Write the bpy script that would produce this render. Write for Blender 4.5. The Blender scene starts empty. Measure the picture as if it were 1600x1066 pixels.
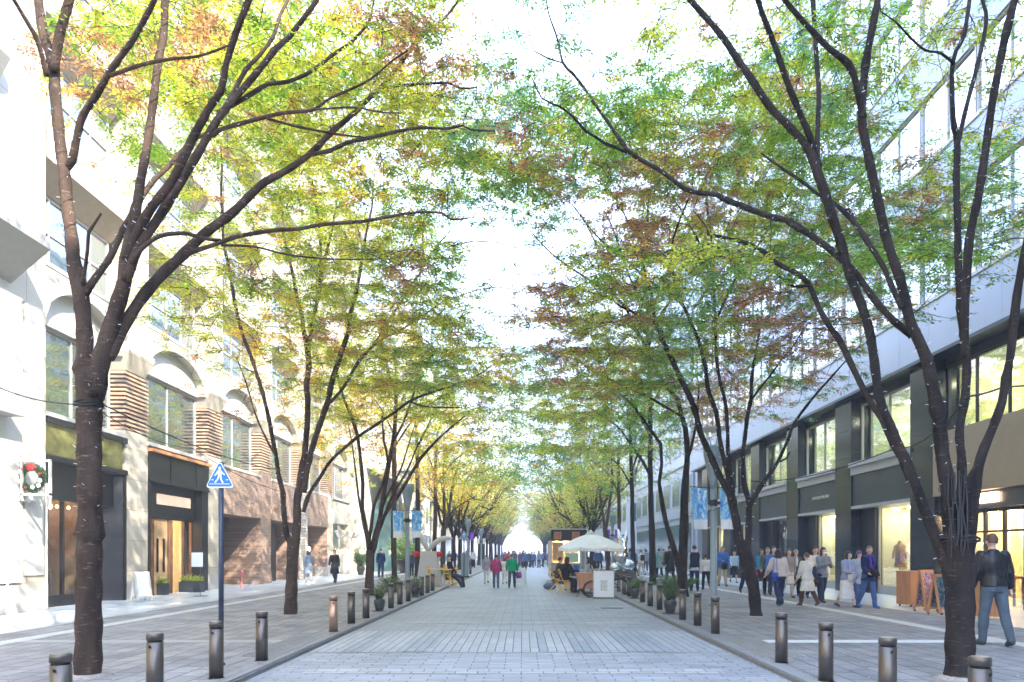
import bpy, bmesh, math, random
import numpy as np
from mathutils import Vector, Matrix
R = math.radians
random.seed(7); rng = np.random.default_rng(7)
S = bpy.context.scene
COL = S.collection

# ------------------------------------------------------------ camera, sky, sun, exposure
H_EYE, F_PX, CX, CY = 1.41, 1100.0, 816.0, 865.0      # eye height above the road; pixels of the 1600 px photograph
cam_d = bpy.data.cameras.new('camera'); cam = bpy.data.objects.new('camera', cam_d); COL.objects.link(cam)
cam.location = (0, 0, H_EYE); cam.rotation_euler = (R(90), 0, 0)
cam_d.sensor_width = 36.0; cam_d.lens = F_PX/1600*36
cam_d.shift_x = (800-CX)/1600; cam_d.shift_y = (CY-533)/1600
cam_d.clip_start = 0.1; cam_d.clip_end = 3000
S.camera = cam

SUN_EL, SUN_AZ = 38.0, 140.0       # azimuth clockwise from +Y (down the street)
w = bpy.data.worlds.new('World'); S.world = w; w.use_nodes = True
nt = w.node_tree; nt.nodes.clear()
out = nt.nodes.new('ShaderNodeOutputWorld'); bg = nt.nodes.new('ShaderNodeBackground')
sky = nt.nodes.new('ShaderNodeTexSky'); sky.sky_type = 'NISHITA'; sky.sun_disc = False
sky.sun_elevation = R(SUN_EL); sky.sun_rotation = R(SUN_AZ); sky.dust_density = 2.5; sky.air_density = 1.0
mixc = nt.nodes.new('ShaderNodeMix'); mixc.data_type = 'RGBA'
tc = nt.nodes.new('ShaderNodeTexCoord'); nz = nt.nodes.new('ShaderNodeTexNoise'); nz.inputs['Scale'].default_value = 2.2
nz.inputs['Detail'].default_value = 6
rmp = nt.nodes.new('ShaderNodeMapRange'); rmp.inputs['From Min'].default_value = .3; rmp.inputs['From Max'].default_value = .65
rmp.inputs['To Min'].default_value = .45; rmp.inputs['To Max'].default_value = .9
nt.links.new(tc.outputs['Generated'], nz.inputs['Vector']); nt.links.new(nz.outputs['Fac'], rmp.inputs['Value'])
nt.links.new(rmp.outputs['Result'], mixc.inputs['Factor'])
nt.links.new(sky.outputs['Color'], mixc.inputs[6]); mixc.inputs[7].default_value = (4.2, 5.6, 8.8, 1)
nt.links.new(mixc.outputs[2], bg.inputs['Color']); bg.inputs['Strength'].default_value = 0.13
nt.links.new(bg.outputs['Background'], out.inputs['Surface'])

sd = bpy.data.lights.new('sun', 'SUN'); sd.energy = 2.7; sd.angle = R(0.5); sd.color = (1, .91, .77)
sun = bpy.data.objects.new('sun', sd); COL.objects.link(sun)
to_sun = Vector((math.sin(R(SUN_AZ))*math.cos(R(SUN_EL)), math.cos(R(SUN_AZ))*math.cos(R(SUN_EL)), math.sin(R(SUN_EL))))
sun.rotation_euler = to_sun.to_track_quat('Z', 'Y').to_euler(); sun.location = (20, -20, 60)

S.view_settings.view_transform = 'Standard'; S.view_settings.look = 'None'
S.view_settings.exposure = 2.85; S.view_settings.gamma = 1.0
S.render.engine = 'CYCLES'
S.cycles.use_denoising = True
S.cycles.max_bounces = 6; S.cycles.diffuse_bounces = 3; S.cycles.glossy_bounces = 3
S.cycles.transmission_bounces = 4; S.cycles.transparent_max_bounces = 10; S.cycles.volume_bounces = 0
S.cycles.caustics_reflective = False; S.cycles.caustics_refractive = False
S.cycles.use_adaptive_sampling = True; S.cycles.adaptive_threshold = 0.02
S.render.use_persistent_data = False

WALK = 0.06            # pavement height above the road
HAZE = 0.0026
def P(px, py, d): return Vector(((px-CX)/F_PX*d, d, H_EYE+(CY-py)/F_PX*d))
def DG(py, z=WALK): return F_PX*(H_EYE-z)/(py-CY)
def G(px, py, z=WALK):
    d = DG(py, z); return Vector(((px-CX)/F_PX*d, d, z))

# ------------------------------------------------------------ object helpers
def tag(o, label=None, cat=None, group=None, kind=None):
    if label: o['label'] = label
    if cat: o['category'] = cat
    if group: o['group'] = group
    if kind: o['kind'] = kind
    return o
def thing(name, label, cat, loc=(0, 0, 0), rz=0, group=None):
    o = bpy.data.objects.new(name, None); COL.objects.link(o)
    o.empty_display_size = .2
    o.location = loc; o.rotation_euler = (0, 0, rz)
    return tag(o, label, cat, group)
def copy_tree(o, parent=None):
    c = o.copy(); COL.objects.link(c)
    if parent is not None: c.parent = parent
    for ch in list(o.children): copy_tree(ch, c)
    return c

class MB:
    """collects geometry of ONE part"""
    def __init__(s): s.v = []; s.f = []; s.m = []
    def add(s, vs, fs, mi=0):
        n = len(s.v); s.v += [tuple(p) for p in vs]
        s.f += [tuple(i+n for i in f) for f in fs]; s.m += [mi]*len(fs); return s
    def box(s, x0, x1, y0, y1, z0, z1, mi=0, M=None):
        vs = [Vector((x, y, z)) for z in (z0, z1) for y in (y0, y1) for x in (x0, x1)]
        if M is not None: vs = [M @ p for p in vs]
        return s.add(vs, [(0, 2, 3, 1), (4, 5, 7, 6), (0, 1, 5, 4), (2, 6, 7, 3), (0, 4, 6, 2), (1, 3, 7, 5)], mi)
    def rings(s, rs, mi=0, cap=True, closed=True):
        n = len(rs[0]); b = len(s.v)
        for r in rs: s.v += [tuple(p) for p in r]
        for i in range(len(rs)-1):
            for j in range(n if closed else n-1):
                k = (j+1) % n
                s.f.append((b+i*n+j, b+i*n+k, b+(i+1)*n+k, b+(i+1)*n+j)); s.m.append(mi)
        if cap:
            s.f.append(tuple(b+j for j in reversed(range(n)))); s.f.append(tuple(b+(len(rs)-1)*n+j for j in range(n))); s.m += [mi, mi]
        return s
    def lathe(s, prof, c=(0, 0, 0), n=20, mi=0, M=None):
        rs = []
        for r, z in prof:
            ring = [Vector((c[0]+r*math.cos(2*math.pi*k/n), c[1]+r*math.sin(2*math.pi*k/n), c[2]+z)) for k in range(n)]
            if M is not None: ring = [M @ p for p in ring]
            rs.append(ring)
        return s.rings(rs, mi)
    def tube(s, pts, rad, n=8, mi=0, cap=True):
        pts = [Vector(p) for p in pts]
        if not hasattr(rad, '__len__'): rad = [rad]*len(pts)
        rs = []; u = None
        for i, p in enumerate(pts):
            t = (pts[min(i+1, len(pts)-1)]-pts[max(i-1, 0)])
            if t.length < 1e-9: t = Vector((0, 0, 1))
            t.normalize()
            if u is None:
                u = t.cross(Vector((0, 1, 0.1)))
                if u.length < .1: u = t.cross(Vector((1, 0, 0)))
            u = (u-t*u.dot(t)).normalized(); v = t.cross(u)
            rs.append([p+(u*math.cos(2*math.pi*k/n)+v*math.sin(2*math.pi*k/n))*rad[i] for k in range(n)])
        return s.rings(rs, mi, cap)
    def prism(s, poly, t, M=None, mi=0):
        """poly in the local xz plane, extruded from y=0 to y=t"""
        n = len(poly)
        a = [Vector((x, 0, z)) for x, z in poly]; b = [Vector((x, t, z)) for x, z in poly]
        vs = a+b
        if M is not None: vs = [M @ p for p in vs]
        fs = [tuple(range(n)), tuple(reversed(range(n, 2*n)))]+[(i, (i+1) % n + 0, (i+1) % n+n, i+n)[::-1] for i in range(n)]
        return s.add(vs, fs, mi)
    def ell(s, c, r, n=12, m=8, mi=0, M=None, fn=None):
        rs = []
        for i in range(1, m):
            th = math.pi*i/m
            ring = []
            for k in range(n):
                d = Vector((math.sin(th)*math.cos(2*math.pi*k/n), math.sin(th)*math.sin(2*math.pi*k/n), -math.cos(th)))
                if fn: d = fn(d)
                p = Vector((c[0]+d.x*r[0], c[1]+d.y*r[1], c[2]+d.z*r[2]))
                ring.append(M @ p if M is not None else p)
            rs.append(ring)
        return s.rings(rs, mi)
    def data(s, name, smooth=False):
        me = bpy.data.meshes.new(name); me.from_pydata(s.v, [], s.f)
        if any(s.m): me.polygons.foreach_set('material_index', s.m)
        if smooth: me.polygons.foreach_set('use_smooth', [True]*len(me.polygons))
        me.update(); return me
    def build(s, name, mats, parent=None, smooth=False, fix=False, bevel=0):
        me = s.data(name, smooth)
        if fix or bevel:
            bm = bmesh.new(); bm.from_mesh(me)
            if bevel:
                bmesh.ops.remove_doubles(bm, verts=bm.verts, dist=1e-5)
                ed = [e for e in bm.edges if len(e.link_faces) == 2 and e.calc_face_angle(0) > .6]
                bmesh.ops.bevel(bm, geom=ed, offset=bevel, segments=2, affect='EDGES', clamp_overlap=True)
            bmesh.ops.recalc_face_normals(bm, faces=bm.faces); bm.to_mesh(me); bm.free()
            if bevel or smooth:
                pass
        if not isinstance(mats, (list, tuple)): mats = [mats]
        for m_ in mats: me.materials.append(m_)
        o = bpy.data.objects.new(name, me); COL.objects.link(o)
        if parent is not None: o.parent = parent
        return o
def struct(name, mb, m, **k):
    o = mb.build(name, m, **k); o['kind'] = 'structure'; return o

# ------------------------------------------------------------ materials
def new_mat(name):
    m = bpy.data.materials.new(name); m.use_nodes = True
    return m, m.node_tree, m.node_tree.nodes['Principled BSDF']
def N(nt, t, **kw):
    n = nt.nodes.new(t)
    for k, v in kw.items():
        if k in n.inputs: n.inputs[k].default_value = v
        else: setattr(n, k, v)
    return n
def mixrgb(nt, fac, a, b, blend='MIX'):
    n = nt.nodes.new('ShaderNodeMix'); n.data_type = 'RGBA'; n.blend_type = blend
    for i, x in ((0, fac), (6, a), (7, b)):
        if hasattr(x, 'links'): nt.links.new(x, n.inputs[i])
        elif x is not None: n.inputs[i].default_value = x if i == 0 else (*x[:3], 1)
    return n.outputs[2]
def ramp(nt, src, a, b, lo=0, hi=1):
    n = nt.nodes.new('ShaderNodeMapRange'); nt.links.new(src, n.inputs['Value'])
    n.inputs['From Min'].default_value = a; n.inputs['From Max'].default_value = b
    n.inputs['To Min'].default_value = lo; n.inputs['To Max'].default_value = hi
    return n.outputs['Result']
def mat(name, col, rough=.6, metal=0, var=.12, scale=6, bump=0, bscale=40, spec=.5, emit=None, es=0, stretch=None, col2=None):
    m, nt, b = new_mat(name)
    g = N(nt, 'ShaderNodeNewGeometry'); src = g.outputs['Position']
    if stretch:
        mp = N(nt, 'ShaderNodeMapping'); mp.inputs['Scale'].default_value = stretch
        nt.links.new(src, mp.inputs['Vector']); src = mp.outputs['Vector']
    nz = N(nt, 'ShaderNodeTexNoise', Scale=scale, Detail=5, Roughness=.6); nt.links.new(src, nz.inputs['Vector'])
    f = ramp(nt, nz.outputs['Fac'], .3, .7)
    c2 = col2 or tuple(min(1, c*(1+var)) for c in col)
    c1 = col if col2 else tuple(c*(1-var) for c in col)
    nt.links.new(mixrgb(nt, f, c1, c2), b.inputs['Base Color'])
    b.inputs['Metallic'].default_value = metal; b.inputs['Specular IOR Level'].default_value = spec
    nt.links.new(ramp(nt, nz.outputs['Fac'], .2, .8, rough*.85, min(1, rough*1.15)), b.inputs['Roughness'])
    if bump:
        n2 = N(nt, 'ShaderNodeTexNoise', Scale=bscale, Detail=4); nt.links.new(src, n2.inputs['Vector'])
        bp = N(nt, 'ShaderNodeBump', Strength=bump, Distance=.02); nt.links.new(n2.outputs['Fac'], bp.inputs['Height'])
        nt.links.new(bp.outputs['Normal'], b.inputs['Normal'])
    if emit:
        b.inputs['Emission Color'].default_value = (*emit, 1); b.inputs['Emission Strength'].default_value = es
    return m
def glassmat(name, tint=(.8, .9, .9), refl=.35, rough=.02, opq=0.0, col=(.1, .15, .15)):
    """thin window glass: a see-through sheet with mirror reflection, a little wavy"""
    m, nt, b = new_mat(name)
    b.inputs['Base Color'].default_value = (*col, 1); b.inputs['Roughness'].default_value = .3
    tr = N(nt, 'ShaderNodeBsdfTransparent'); tr.inputs['Color'].default_value = (*tint, 1)
    gl = N(nt, 'ShaderNodeBsdfGlossy'); gl.inputs['Roughness'].default_value = rough; gl.inputs['Color'].default_value = (.95, .98, 1, 1)
    nz = N(nt, 'ShaderNodeTexNoise', Scale=1.3, Detail=2); g = N(nt, 'ShaderNodeNewGeometry'); nt.links.new(g.outputs['Position'], nz.inputs['Vector'])
    bp = N(nt, 'ShaderNodeBump', Strength=.08, Distance=.05); nt.links.new(nz.outputs['Fac'], bp.inputs['Height'])
    nt.links.new(bp.outputs['Normal'], gl.inputs['Normal'])
    lw = N(nt, 'ShaderNodeLayerWeight', Blend=.25)
    f = ramp(nt, lw.outputs['Fresnel'], 0, 1, refl*.25, .30+.6*refl)
    m1 = N(nt, 'ShaderNodeMixShader'); m1.inputs[0].default_value = opq
    nt.links.new(tr.outputs[0], m1.inputs[1]); nt.links.new(b.outputs[0], m1.inputs[2])
    m2 = N(nt, 'ShaderNodeMixShader'); nt.links.new(f, m2.inputs[0]); nt.links.new(m1.outputs[0], m2.inputs[1]); nt.links.new(gl.outputs[0], m2.inputs[2])
    nt.links.new(m2.outputs[0], nt.nodes['Material Output'].inputs['Surface'])
    return m
def brickmat(name, c1, c2, mortar, bw, rh, ms=.01, plane='xy', rough=.75, bump=.4, off=.5, var=.25, nscale=1.2, freq=2, stain=(1, 1, 1)):
    m, nt, b = new_mat(name)
    g = N(nt, 'ShaderNodeNewGeometry'); sep = N(nt, 'ShaderNodeSeparateXYZ'); cmb = N(nt, 'ShaderNodeCombineXYZ')
    nt.links.new(g.outputs['Position'], sep.inputs[0])
    a, c = {'xy': ('X', 'Y'), 'yx': ('Y', 'X'), 'yz': ('Y', 'Z'), 'xz': ('X', 'Z')}[plane]
    nt.links.new(sep.outputs[a], cmb.inputs['X']); nt.links.new(sep.outputs[c], cmb.inputs['Y'])
    nzw = N(nt, 'ShaderNodeTexNoise', Scale=3, Detail=3); nt.links.new(g.outputs['Position'], nzw.inputs['Vector'])
    vm = N(nt, 'ShaderNodeVectorMath', operation='MULTIPLY_ADD'); vm.inputs[1].default_value = (.02, .02, 0)
    nt.links.new(nzw.outputs['Color'], vm.inputs[0]); nt.links.new(cmb.outputs[0], vm.inputs[2])
    br = N(nt, 'ShaderNodeTexBrick', Scale=1, offset=off, offset_frequency=freq, squash=1)
    br.inputs['Color1'].default_value = (0, 0, 0, 1); br.inputs['Color2'].default_value = (1, 1, 1, 1); br.inputs['Mortar'].default_value = (.5, .5, .5, 1)
    br.inputs['Mortar Size'].default_value = ms; br.inputs['Brick Width'].default_value = bw; br.inputs['Row Height'].default_value = rh
    br.inputs['Mortar Smooth'].default_value = .3
    nt.links.new(vm.outputs[0], br.inputs['Vector'])
    col = mixrgb(nt, br.outputs['Color'], c1, c2)
    nz = N(nt, 'ShaderNodeTexNoise', Scale=nscale, Detail=6, Roughness=.65); nt.links.new(g.outputs['Position'], nz.inputs['Vector'])
    gr = mixrgb(nt, ramp(nt, nz.outputs['Fac'], .3, .7), tuple(1-var for _ in range(3)), tuple(s_ for s_ in stain))
    col = mixrgb(nt, 1.0, col, gr, 'MULTIPLY')
    n3 = N(nt, 'ShaderNodeTexNoise', Scale=35, Detail=4); nt.links.new(g.outputs['Position'], n3.inputs['Vector'])
    col = mixrgb(nt, 1.0, col, mixrgb(nt, n3.outputs['Fac'], (.78, .78, .78), (1.2, 1.2, 1.2)), 'MULTIPLY')
    col = mixrgb(nt, br.outputs['Fac'], col, mortar)
    nt.links.new(col, b.inputs['Base Color']); b.inputs['Roughness'].default_value = rough
    add = N(nt, 'ShaderNodeMath', operation='MULTIPLY_ADD'); add.inputs[1].default_value = -1.0
    nt.links.new(br.outputs['Fac'], add.inputs[0])
    ml = N(nt, 'ShaderNodeMath', operation='MULTIPLY'); ml.inputs[1].default_value = .5; nt.links.new(n3.outputs['Fac'], ml.inputs[0]); nt.links.new(ml.outputs[0], add.inputs[2])
    bp = N(nt, 'ShaderNodeBump', Strength=bump, Distance=.012); nt.links.new(add.outputs[0], bp.inputs['Height'])
    nt.links.new(bp.outputs['Normal'], b.inputs['Normal'])
    return m

MT = {}
MT['white'] = brickmat('white_stone_panel', (.47, .42, .34), (.55, .50, .42), (.20, .18, .15), 1.25, .9, .009, 'yz', .5, .08, off=0, var=.16, nscale=.6)
MT['white2'] = mat('white_paint', (.55, .54, .51), .45, var=.06)
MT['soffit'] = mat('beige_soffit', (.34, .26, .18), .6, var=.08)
MT['granite_base'] = mat('grey_granite_base', (.42, .40, .37), .5, var=.2, scale=60)
MT['slat'] = mat('terracotta_slat', (.42, .30, .21), .6, var=.12)
MT['slatback'] = mat('dark_slat_backing', (.20, .14, .10), .8)
MT['frame_w'] = mat('white_window_frame', (.42, .42, .41), .4, var=.05)
MT['frame_d'] = mat('dark_metal_frame', (.018, .018, .02), .4, .4, var=.1)
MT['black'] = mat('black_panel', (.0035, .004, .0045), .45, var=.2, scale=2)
MT['granite'] = mat('dark_polished_granite', (.010, .016, .022), .16, var=.5, scale=45, spec=.5)
MT['signband'] = mat('dark_grey_metal_fascia', (.030, .042, .055), .3, .3, var=.25, scale=1.2)
MT['ledge'] = mat('pale_grey_stone_ledge', (.34, .335, .31), .5, var=.06)
MT['lightpanel'] = mat('light_grey_metal_cladding', (.36, .40, .47), .35, .15, var=.04, scale=.8)
MT['tanpanel'] = mat('tan_metal_fascia', (.30, .23, .15), .4, .3, var=.07, scale=3)
MT['goldglass'] = mat('olive_gold_glass', (.10, .10, .035), .12, var=.6, scale=2.0, emit=(.5, .5, .2), es=.02)  # no lamp: a faint yellow glow is added to the glass
MT['warmwall'] = mat('warm_lit_plaster', (.75, .60, .38), .7, var=.15, scale=1.5)
MT['warmwood'] = mat('light_oak', (.52, .33, .17), .5, var=.2, scale=3, stretch=(6, 6, .8))
MT['darkwood'] = mat('dark_brown_wood', (.12, .06, .035), .5, var=.3, scale=3, stretch=(6, 6, .8))
MT['orangewood'] = mat('orange_brown_wood', (.50, .22, .09), .45, var=.2, scale=3, stretch=(8, 8, .6))
MT['brownwall'] = mat('brown_lit_wall', (.30, .19, .10), .7, var=.3, scale=1.2)
MT['lamp'] = mat('warm_ceiling_lamp', (1, .85, .6), .5, emit=(1, .72, .38), es=26)
MT['lampdim'] = mat('dim_warm_bulb', (1, .8, .5), .5, emit=(1, .62, .25), es=5)
MT['lampw'] = mat('white_ceiling_lamp', (1, 1, .9), .5, emit=(1, .90, .66), es=24)
MT['signglow'] = mat('glowing_sign', (1, .85, .7), .5, emit=(1, .62, .42), es=2.5)
MT['signpale'] = mat('dim_pale_sign', (.30, .20, .16), .5, emit=(1, .72, .55), es=.12)
MT['glass'] = glassmat('shop_glass', (.75, .82, .80), .5)
MT['glass_up'] = glassmat('upper_window_glass', (.35, .45, .44), .9, opq=.55, col=(.07, .12, .12))
MT['glass_sky'] = glassmat('sky_reflecting_glass', (.5, .55, .6), .9, opq=.8, col=(.26, .33, .38))  # mirrors the sky, with pale sky reflection also painted into the base colour
MT['glass_clear'] = glassmat('clear_window_glass', (.8, .88, .9), .35)
MT['steel'] = mat('brushed_bollard_steel', (.125, .108, .092), .38, .8, var=.12, scale=20, stretch=(1, 1, 12))
MT['steelcap'] = mat('bright_steel_cap', (.5, .49, .47), .3, .9, var=.1)
MT['polegrey'] = mat('blue_grey_lamp_paint', (.23, .30, .34), .4, .2, var=.06)
MT['poledark'] = mat('dark_blue_pole_paint', (.035, .045, .075), .4, .2)
MT['signblue'] = mat('sign_blue', (.01, .17, .55), .35, var=.05)
MT['signwhite'] = mat('sign_white', (.85, .87, .88), .4, var=.03)
MT['red'] = mat('red_velvet_bow', (.65, .01, .015), .7, var=.2)
MT['yellow'] = mat('yellow_chair_paint', (.85, .48, .03), .4, var=.06)
MT['canvas'] = mat('off_white_canvas', (.84, .84, .82), .8, var=.05, bump=.15, bscale=60)
MT['terra'] = mat('dark_glazed_pot', (.045, .05, .045), .3, var=.3)
MT['soil'] = mat('dark_soil', (.06, .045, .03), .95, var=.4, scale=40)
MT['rubber'] = mat('black_rubber', (.02, .02, .02), .7)
MT['wire'] = mat('black_cable', (.015, .015, .015), .6)
MT['bulb'] = mat('white_string_bulb', (.85, .87, .9), .3)
MT['roof_grey'] = mat('grey_roof_coating', (.3, .3, .3), .9)
MT['paleb'] = mat('pale_far_facade', (.6, .6, .58), .6, var=.08, scale=.4)
MT['teal'] = mat('teal_tinted_glass', (.05, .12, .13), .08, var=.3, scale=.5, spec=.8)
MT['red_metal'] = mat('dusty_pink_hydrant_paint', (.55, .18, .15), .5)
# ------------------------------------------------------------ ground
XL, XR = -3.1, 3.0                 # kerb faces
FL, FR = -11.5, 11.5               # facades
m_road = brickmat('road_setts', (.35, .375, .41), (.46, .485, .52), (.10, .11, .13), .42, .13, .008, 'xy', .55, .4, var=.30, nscale=.7)
m_plank = brickmat('crossing_planks', (.38, .41, .45), (.46, .49, .53), (.09, .10, .11), .75, .128, .008, 'yx', .5, .3, off=.37, var=.12, nscale=.7)
m_plank2 = brickmat('crossing_planks_blue_grey', (.29, .34, .39), (.37, .41, .46), (.08, .09, .10), .75, .128, .008, 'yx', .5, .3, off=.37, var=.12, nscale=.7)
m_rowpale = brickmat('pale_stone_course', (.38, .39, .40), (.50, .51, .51), (.1, .11, .12), .26, .3, .008, 'xy', .5, .3, var=.15)
m_walk = brickmat('pavement_setts', (.27, .275, .29), (.38, .385, .395), (.07, .07, .08), .42, .27, .009, 'yx', .7, .6, var=.42, nscale=1.1, stain=(1.1, 1.06, 1.0))
m_pol = brickmat('smooth_granite_paving', (.42, .48, .52), (.52, .57, .60), (.28, .30, .31), 1.2, .6, .006, 'yx', .32, .1, var=.1, nscale=.6)
m_kerb = mat('dark_kerb_stone', (.16, .16, .16), .7, var=.25, scale=12, bump=.3)
m_kerbtop = brickmat('kerb_top_stone', (.25, .26, .27), (.33, .34, .35), (.1, .1, .1), .9, .4, .006, 'yx', .6, .3, var=.2)
m_tact = mat('pale_tactile_paving', (.66, .66, .63), .6, var=.1, scale=14)
m_earth = mat('city_ground', (.22, .22, .21), .9, var=.2)
ground = struct('ground', MB().add([(-900, -300, -.06), (900, -300, -.06), (900, 1500, -.06), (-900, 1500, -.06)], [(0, 1, 2, 3)]), m_earth)
Y0, Y1 = -35, 420
struct('road', MB().add([(XL, Y0, 0), (XR, Y0, 0), (XR, Y1, 0), (XL, Y1, 0)], [(0, 1, 2, 3)]), m_road)
def sheet(name, x0, x1, y0, y1, z, m): return struct(name, MB().add([(x0, y0, z), (x1, y0, z), (x1, y1, z), (x0, y1, z)], [(0, 1, 2, 3)]), m)
# raised pavements, kerb stones
for nm, x0, x1, s in (('pavement_west', FL-3, XL-.22, -1), ('pavement_east', XR+.22, FR+3, 1)):
    struct(nm, MB().box(x0, x1, Y0, Y1, -.05, WALK), m_walk)
struct('kerb_west', MB().box(XL-.22, XL, Y0, Y1, -.05, WALK+.003, mi=0), [m_kerbtop])
struct('kerb_east', MB().box(XR, XR+.22, Y0, Y1, -.05, WALK+.003, mi=0), [m_kerbtop])
struct('kerb_face_west', MB().box(XL, XL+.035, Y0, Y1, -.05, WALK-.012), m_kerb)
struct('kerb_face_east', MB().box(XR-.035, XR, Y0, Y1, -.05, WALK-.012), m_kerb)
sheet('polished_path_west', FL-2.8, -8.7, Y0, Y1, WALK+.004, m_pol)
sheet('polished_path_east', 9.0, FR+2.8, Y0, Y1, WALK+.004, m_pol)
# crossing of long planks in the road, with blue-grey groups
sheet('crossing_paving', XL+.06, XR-.06, 10.05, 12.75, .004, m_plank)
for i, (a, b) in enumerate(((-1.72, -1.35), (.24, .36), (.74, 1.12), (1.52, 2.16), (-2.6, -2.35))):
    sheet('crossing_paving_grey', a, b, 10.05, 12.75, .008, m_plank2)
sheet('pale_course', XL+.5, XR-.6, 8.25, 8.55, .004, m_rowpale)
sheet('pale_course_far', XL+.5, XR-.6, 14.2, 14.5, .004, m_rowpale)
# tactile paving: long lines, cross lines, ribbed patches
def tactile(name, x0, x1, y0, y1, along='y'):
    mb = MB(); mb.box(x0, x1, y0, y1, WALK+.001, WALK+.007)
    if along == 'y':
        n = 4
        for i in range(n):
            xc = x0+(i+.5)*(x1-x0)/n; mb.box(xc-.012, xc+.012, y0, y1, WALK+.007, WALK+.012)
    else:
        n = 4
        for i in range(n):
            yc = y0+(i+.5)*(y1-y0)/n; mb.box(x0, x1, yc-.012, yc+.012, WALK+.007, WALK+.012)
    return struct(name, mb, m_tact)
tactile('tactile_paving_west', -7.95, -7.67, Y0, 200); tactile('tactile_paving_east', 7.25, 7.53, Y0, 200)
tactile('tactile_branch_east', 3.72, 7.25, 10.65, 10.93, 'x')
m_tact2 = mat('worn_tactile_paving', (.36, .36, .36), .6, var=.12, scale=14)
mb = MB(); mb.box(-7.67, -3.7, 10.65, 10.93, WALK+.001, WALK+.007); struct('tactile_branch_west', mb, m_tact2)
for nm, x0, x1 in (('ribbed_patch_east', 3.17, 3.72), ('ribbed_patch_west', -3.72, -3.22)):
    mb = MB()
    k = 9
    for i in range(k):
        xc = x0+(i+.5)*(x1-x0)/k; mb.box(xc-.010, xc+.010, 9.2, 11.5, WALK+.002, WALK+.010)
    struct(nm, mb, m_tact2)
# warning dots where the long west line meets its branch
mb = MB()
for i in range(4):
    for j in range(10):
        mb.lathe([(.018, 0), (.014, .008)], (-7.93+i*.075, 10.3+j*.09, WALK+.007), 6)
struct('tactile_dots_west', mb, m_tact)

# fallen leaves lying about: nobody could count them
def leaf_mesh(name, pos, udir, nrm, L, W, tint, parent, m):
    n = len(pos); v = np.cross(nrm, udir); v /= np.linalg.norm(v, axis=1)[:, None]+1e-9
    L = np.asarray(L).reshape(-1, 1)*np.ones((n, 1)); W = np.asarray(W).reshape(-1, 1)*np.ones((n, 1))
    V = np.empty((n, 4, 3), dtype=np.float32)
    V[:, 0] = pos; V[:, 1] = pos+udir*L*.42+v*W/2-nrm*W*.15; V[:, 2] = pos+udir*L; V[:, 3] = pos+udir*L*.42-v*W/2-nrm*W*.15
    me = bpy.data.meshes.new(name)
    me.vertices.add(4*n); me.vertices.foreach_set('co', V.ravel())
    me.loops.add(4*n); me.loops.foreach_set('vertex_index', np.arange(4*n, dtype=np.int32))
    me.polygons.add(n); me.polygons.foreach_set('loop_start', np.arange(0, 4*n, 4, dtype=np.int32))
    a = me.attributes.new('tint', 'FLOAT_COLOR', 'FACE')
    c = np.ones((n, 4), dtype=np.float32); c[:, :3] = tint; a.data.foreach_set('color', c.ravel())
    me.update(calc_edges=True); me.materials.append(m)
    o = bpy.data.objects.new(name, me); COL.objects.link(o)
    if parent is not None: o.parent = parent
    return o
def make_leafmat(name, trans=.55):
    m, nt, b = new_mat(name)
    at = N(nt, 'ShaderNodeAttribute', attribute_name='tint')
    nt.links.new(at.outputs['Color'], b.inputs['Base Color']); b.inputs['Roughness'].default_value = .5; b.inputs['Specular IOR Level'].default_value = .35
    tr = N(nt, 'ShaderNodeBsdfTranslucent'); g = N(nt, 'ShaderNodeVectorMath', operation='MULTIPLY'); g.inputs[1].default_value = (1.5, 1.5, .9)
    nt.links.new(at.outputs['Color'], g.inputs[0]); nt.links.new(g.outputs[0], tr.inputs['Color'])
    mx = N(nt, 'ShaderNodeMixShader'); mx.inputs[0].default_value = trans
    nt.links.new(b.outputs[0], mx.inputs[1]); nt.links.new(tr.outputs[0], mx.inputs[2])
    nt.links.new(mx.outputs[0], nt.nodes['Material Output'].inputs['Surface'])
    return m
m_leaf = make_leafmat('leaf')
n = 1500
px_ = np.concatenate([rng.normal(-3.15, .35, n//3), rng.uniform(-9, 9, n//3), rng.normal(3.1, .4, n-2*(n//3))])
py_ = 4.5+rng.exponential(9, n)
zz = np.where((px_ < XL) | (px_ > XR), WALK+.01, .012)
ang = rng.uniform(0, 6.28, n); ud = np.stack([np.cos(ang), np.sin(ang), rng.uniform(-.05, .2, n)], 1); ud /= np.linalg.norm(ud, axis=1)[:, None]
nr = np.stack([rng.normal(0, .25, n), rng.normal(0, .25, n), np.ones(n)], 1); nr /= np.linalg.norm(nr, axis=1)[:, None]
pal = np.array([(.45, .30, .12), (.30, .14, .07), (.55, .50, .40), (.35, .33, .12)]); tn = pal[rng.integers(0, 4, n)]
fl = leaf_mesh('fallen_leaves', np.stack([px_, py_, zz], 1), ud, nr, rng.uniform(.025, .055, n), rng.uniform(.015, .028, n), tn, None, m_leaf)
tag(fl, 'small dry leaves scattered over the paving', 'leaves', kind='stuff')

# ------------------------------------------------------------ west side: white arcaded office building
WP = [15.95, 21.0, 26.35, 31.6, 36.9, 42.2, 47.5]      # pier centres along the street
HW = .62                                                # half a pier
bldL = thing('office_building', 'long white stone office building with arches over brown slatted piers and ground floor shops', 'building', (FL, 14, 0))
def L(name, mb, m, parent=bldL, **k):
    o = mb.build(name, m, None, **k)
    o.parent = parent
    o.matrix_parent_inverse = Matrix.Translation(-Vector(bldL.location)) if parent is bldL else Matrix.Identity(4)
    return o
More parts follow.
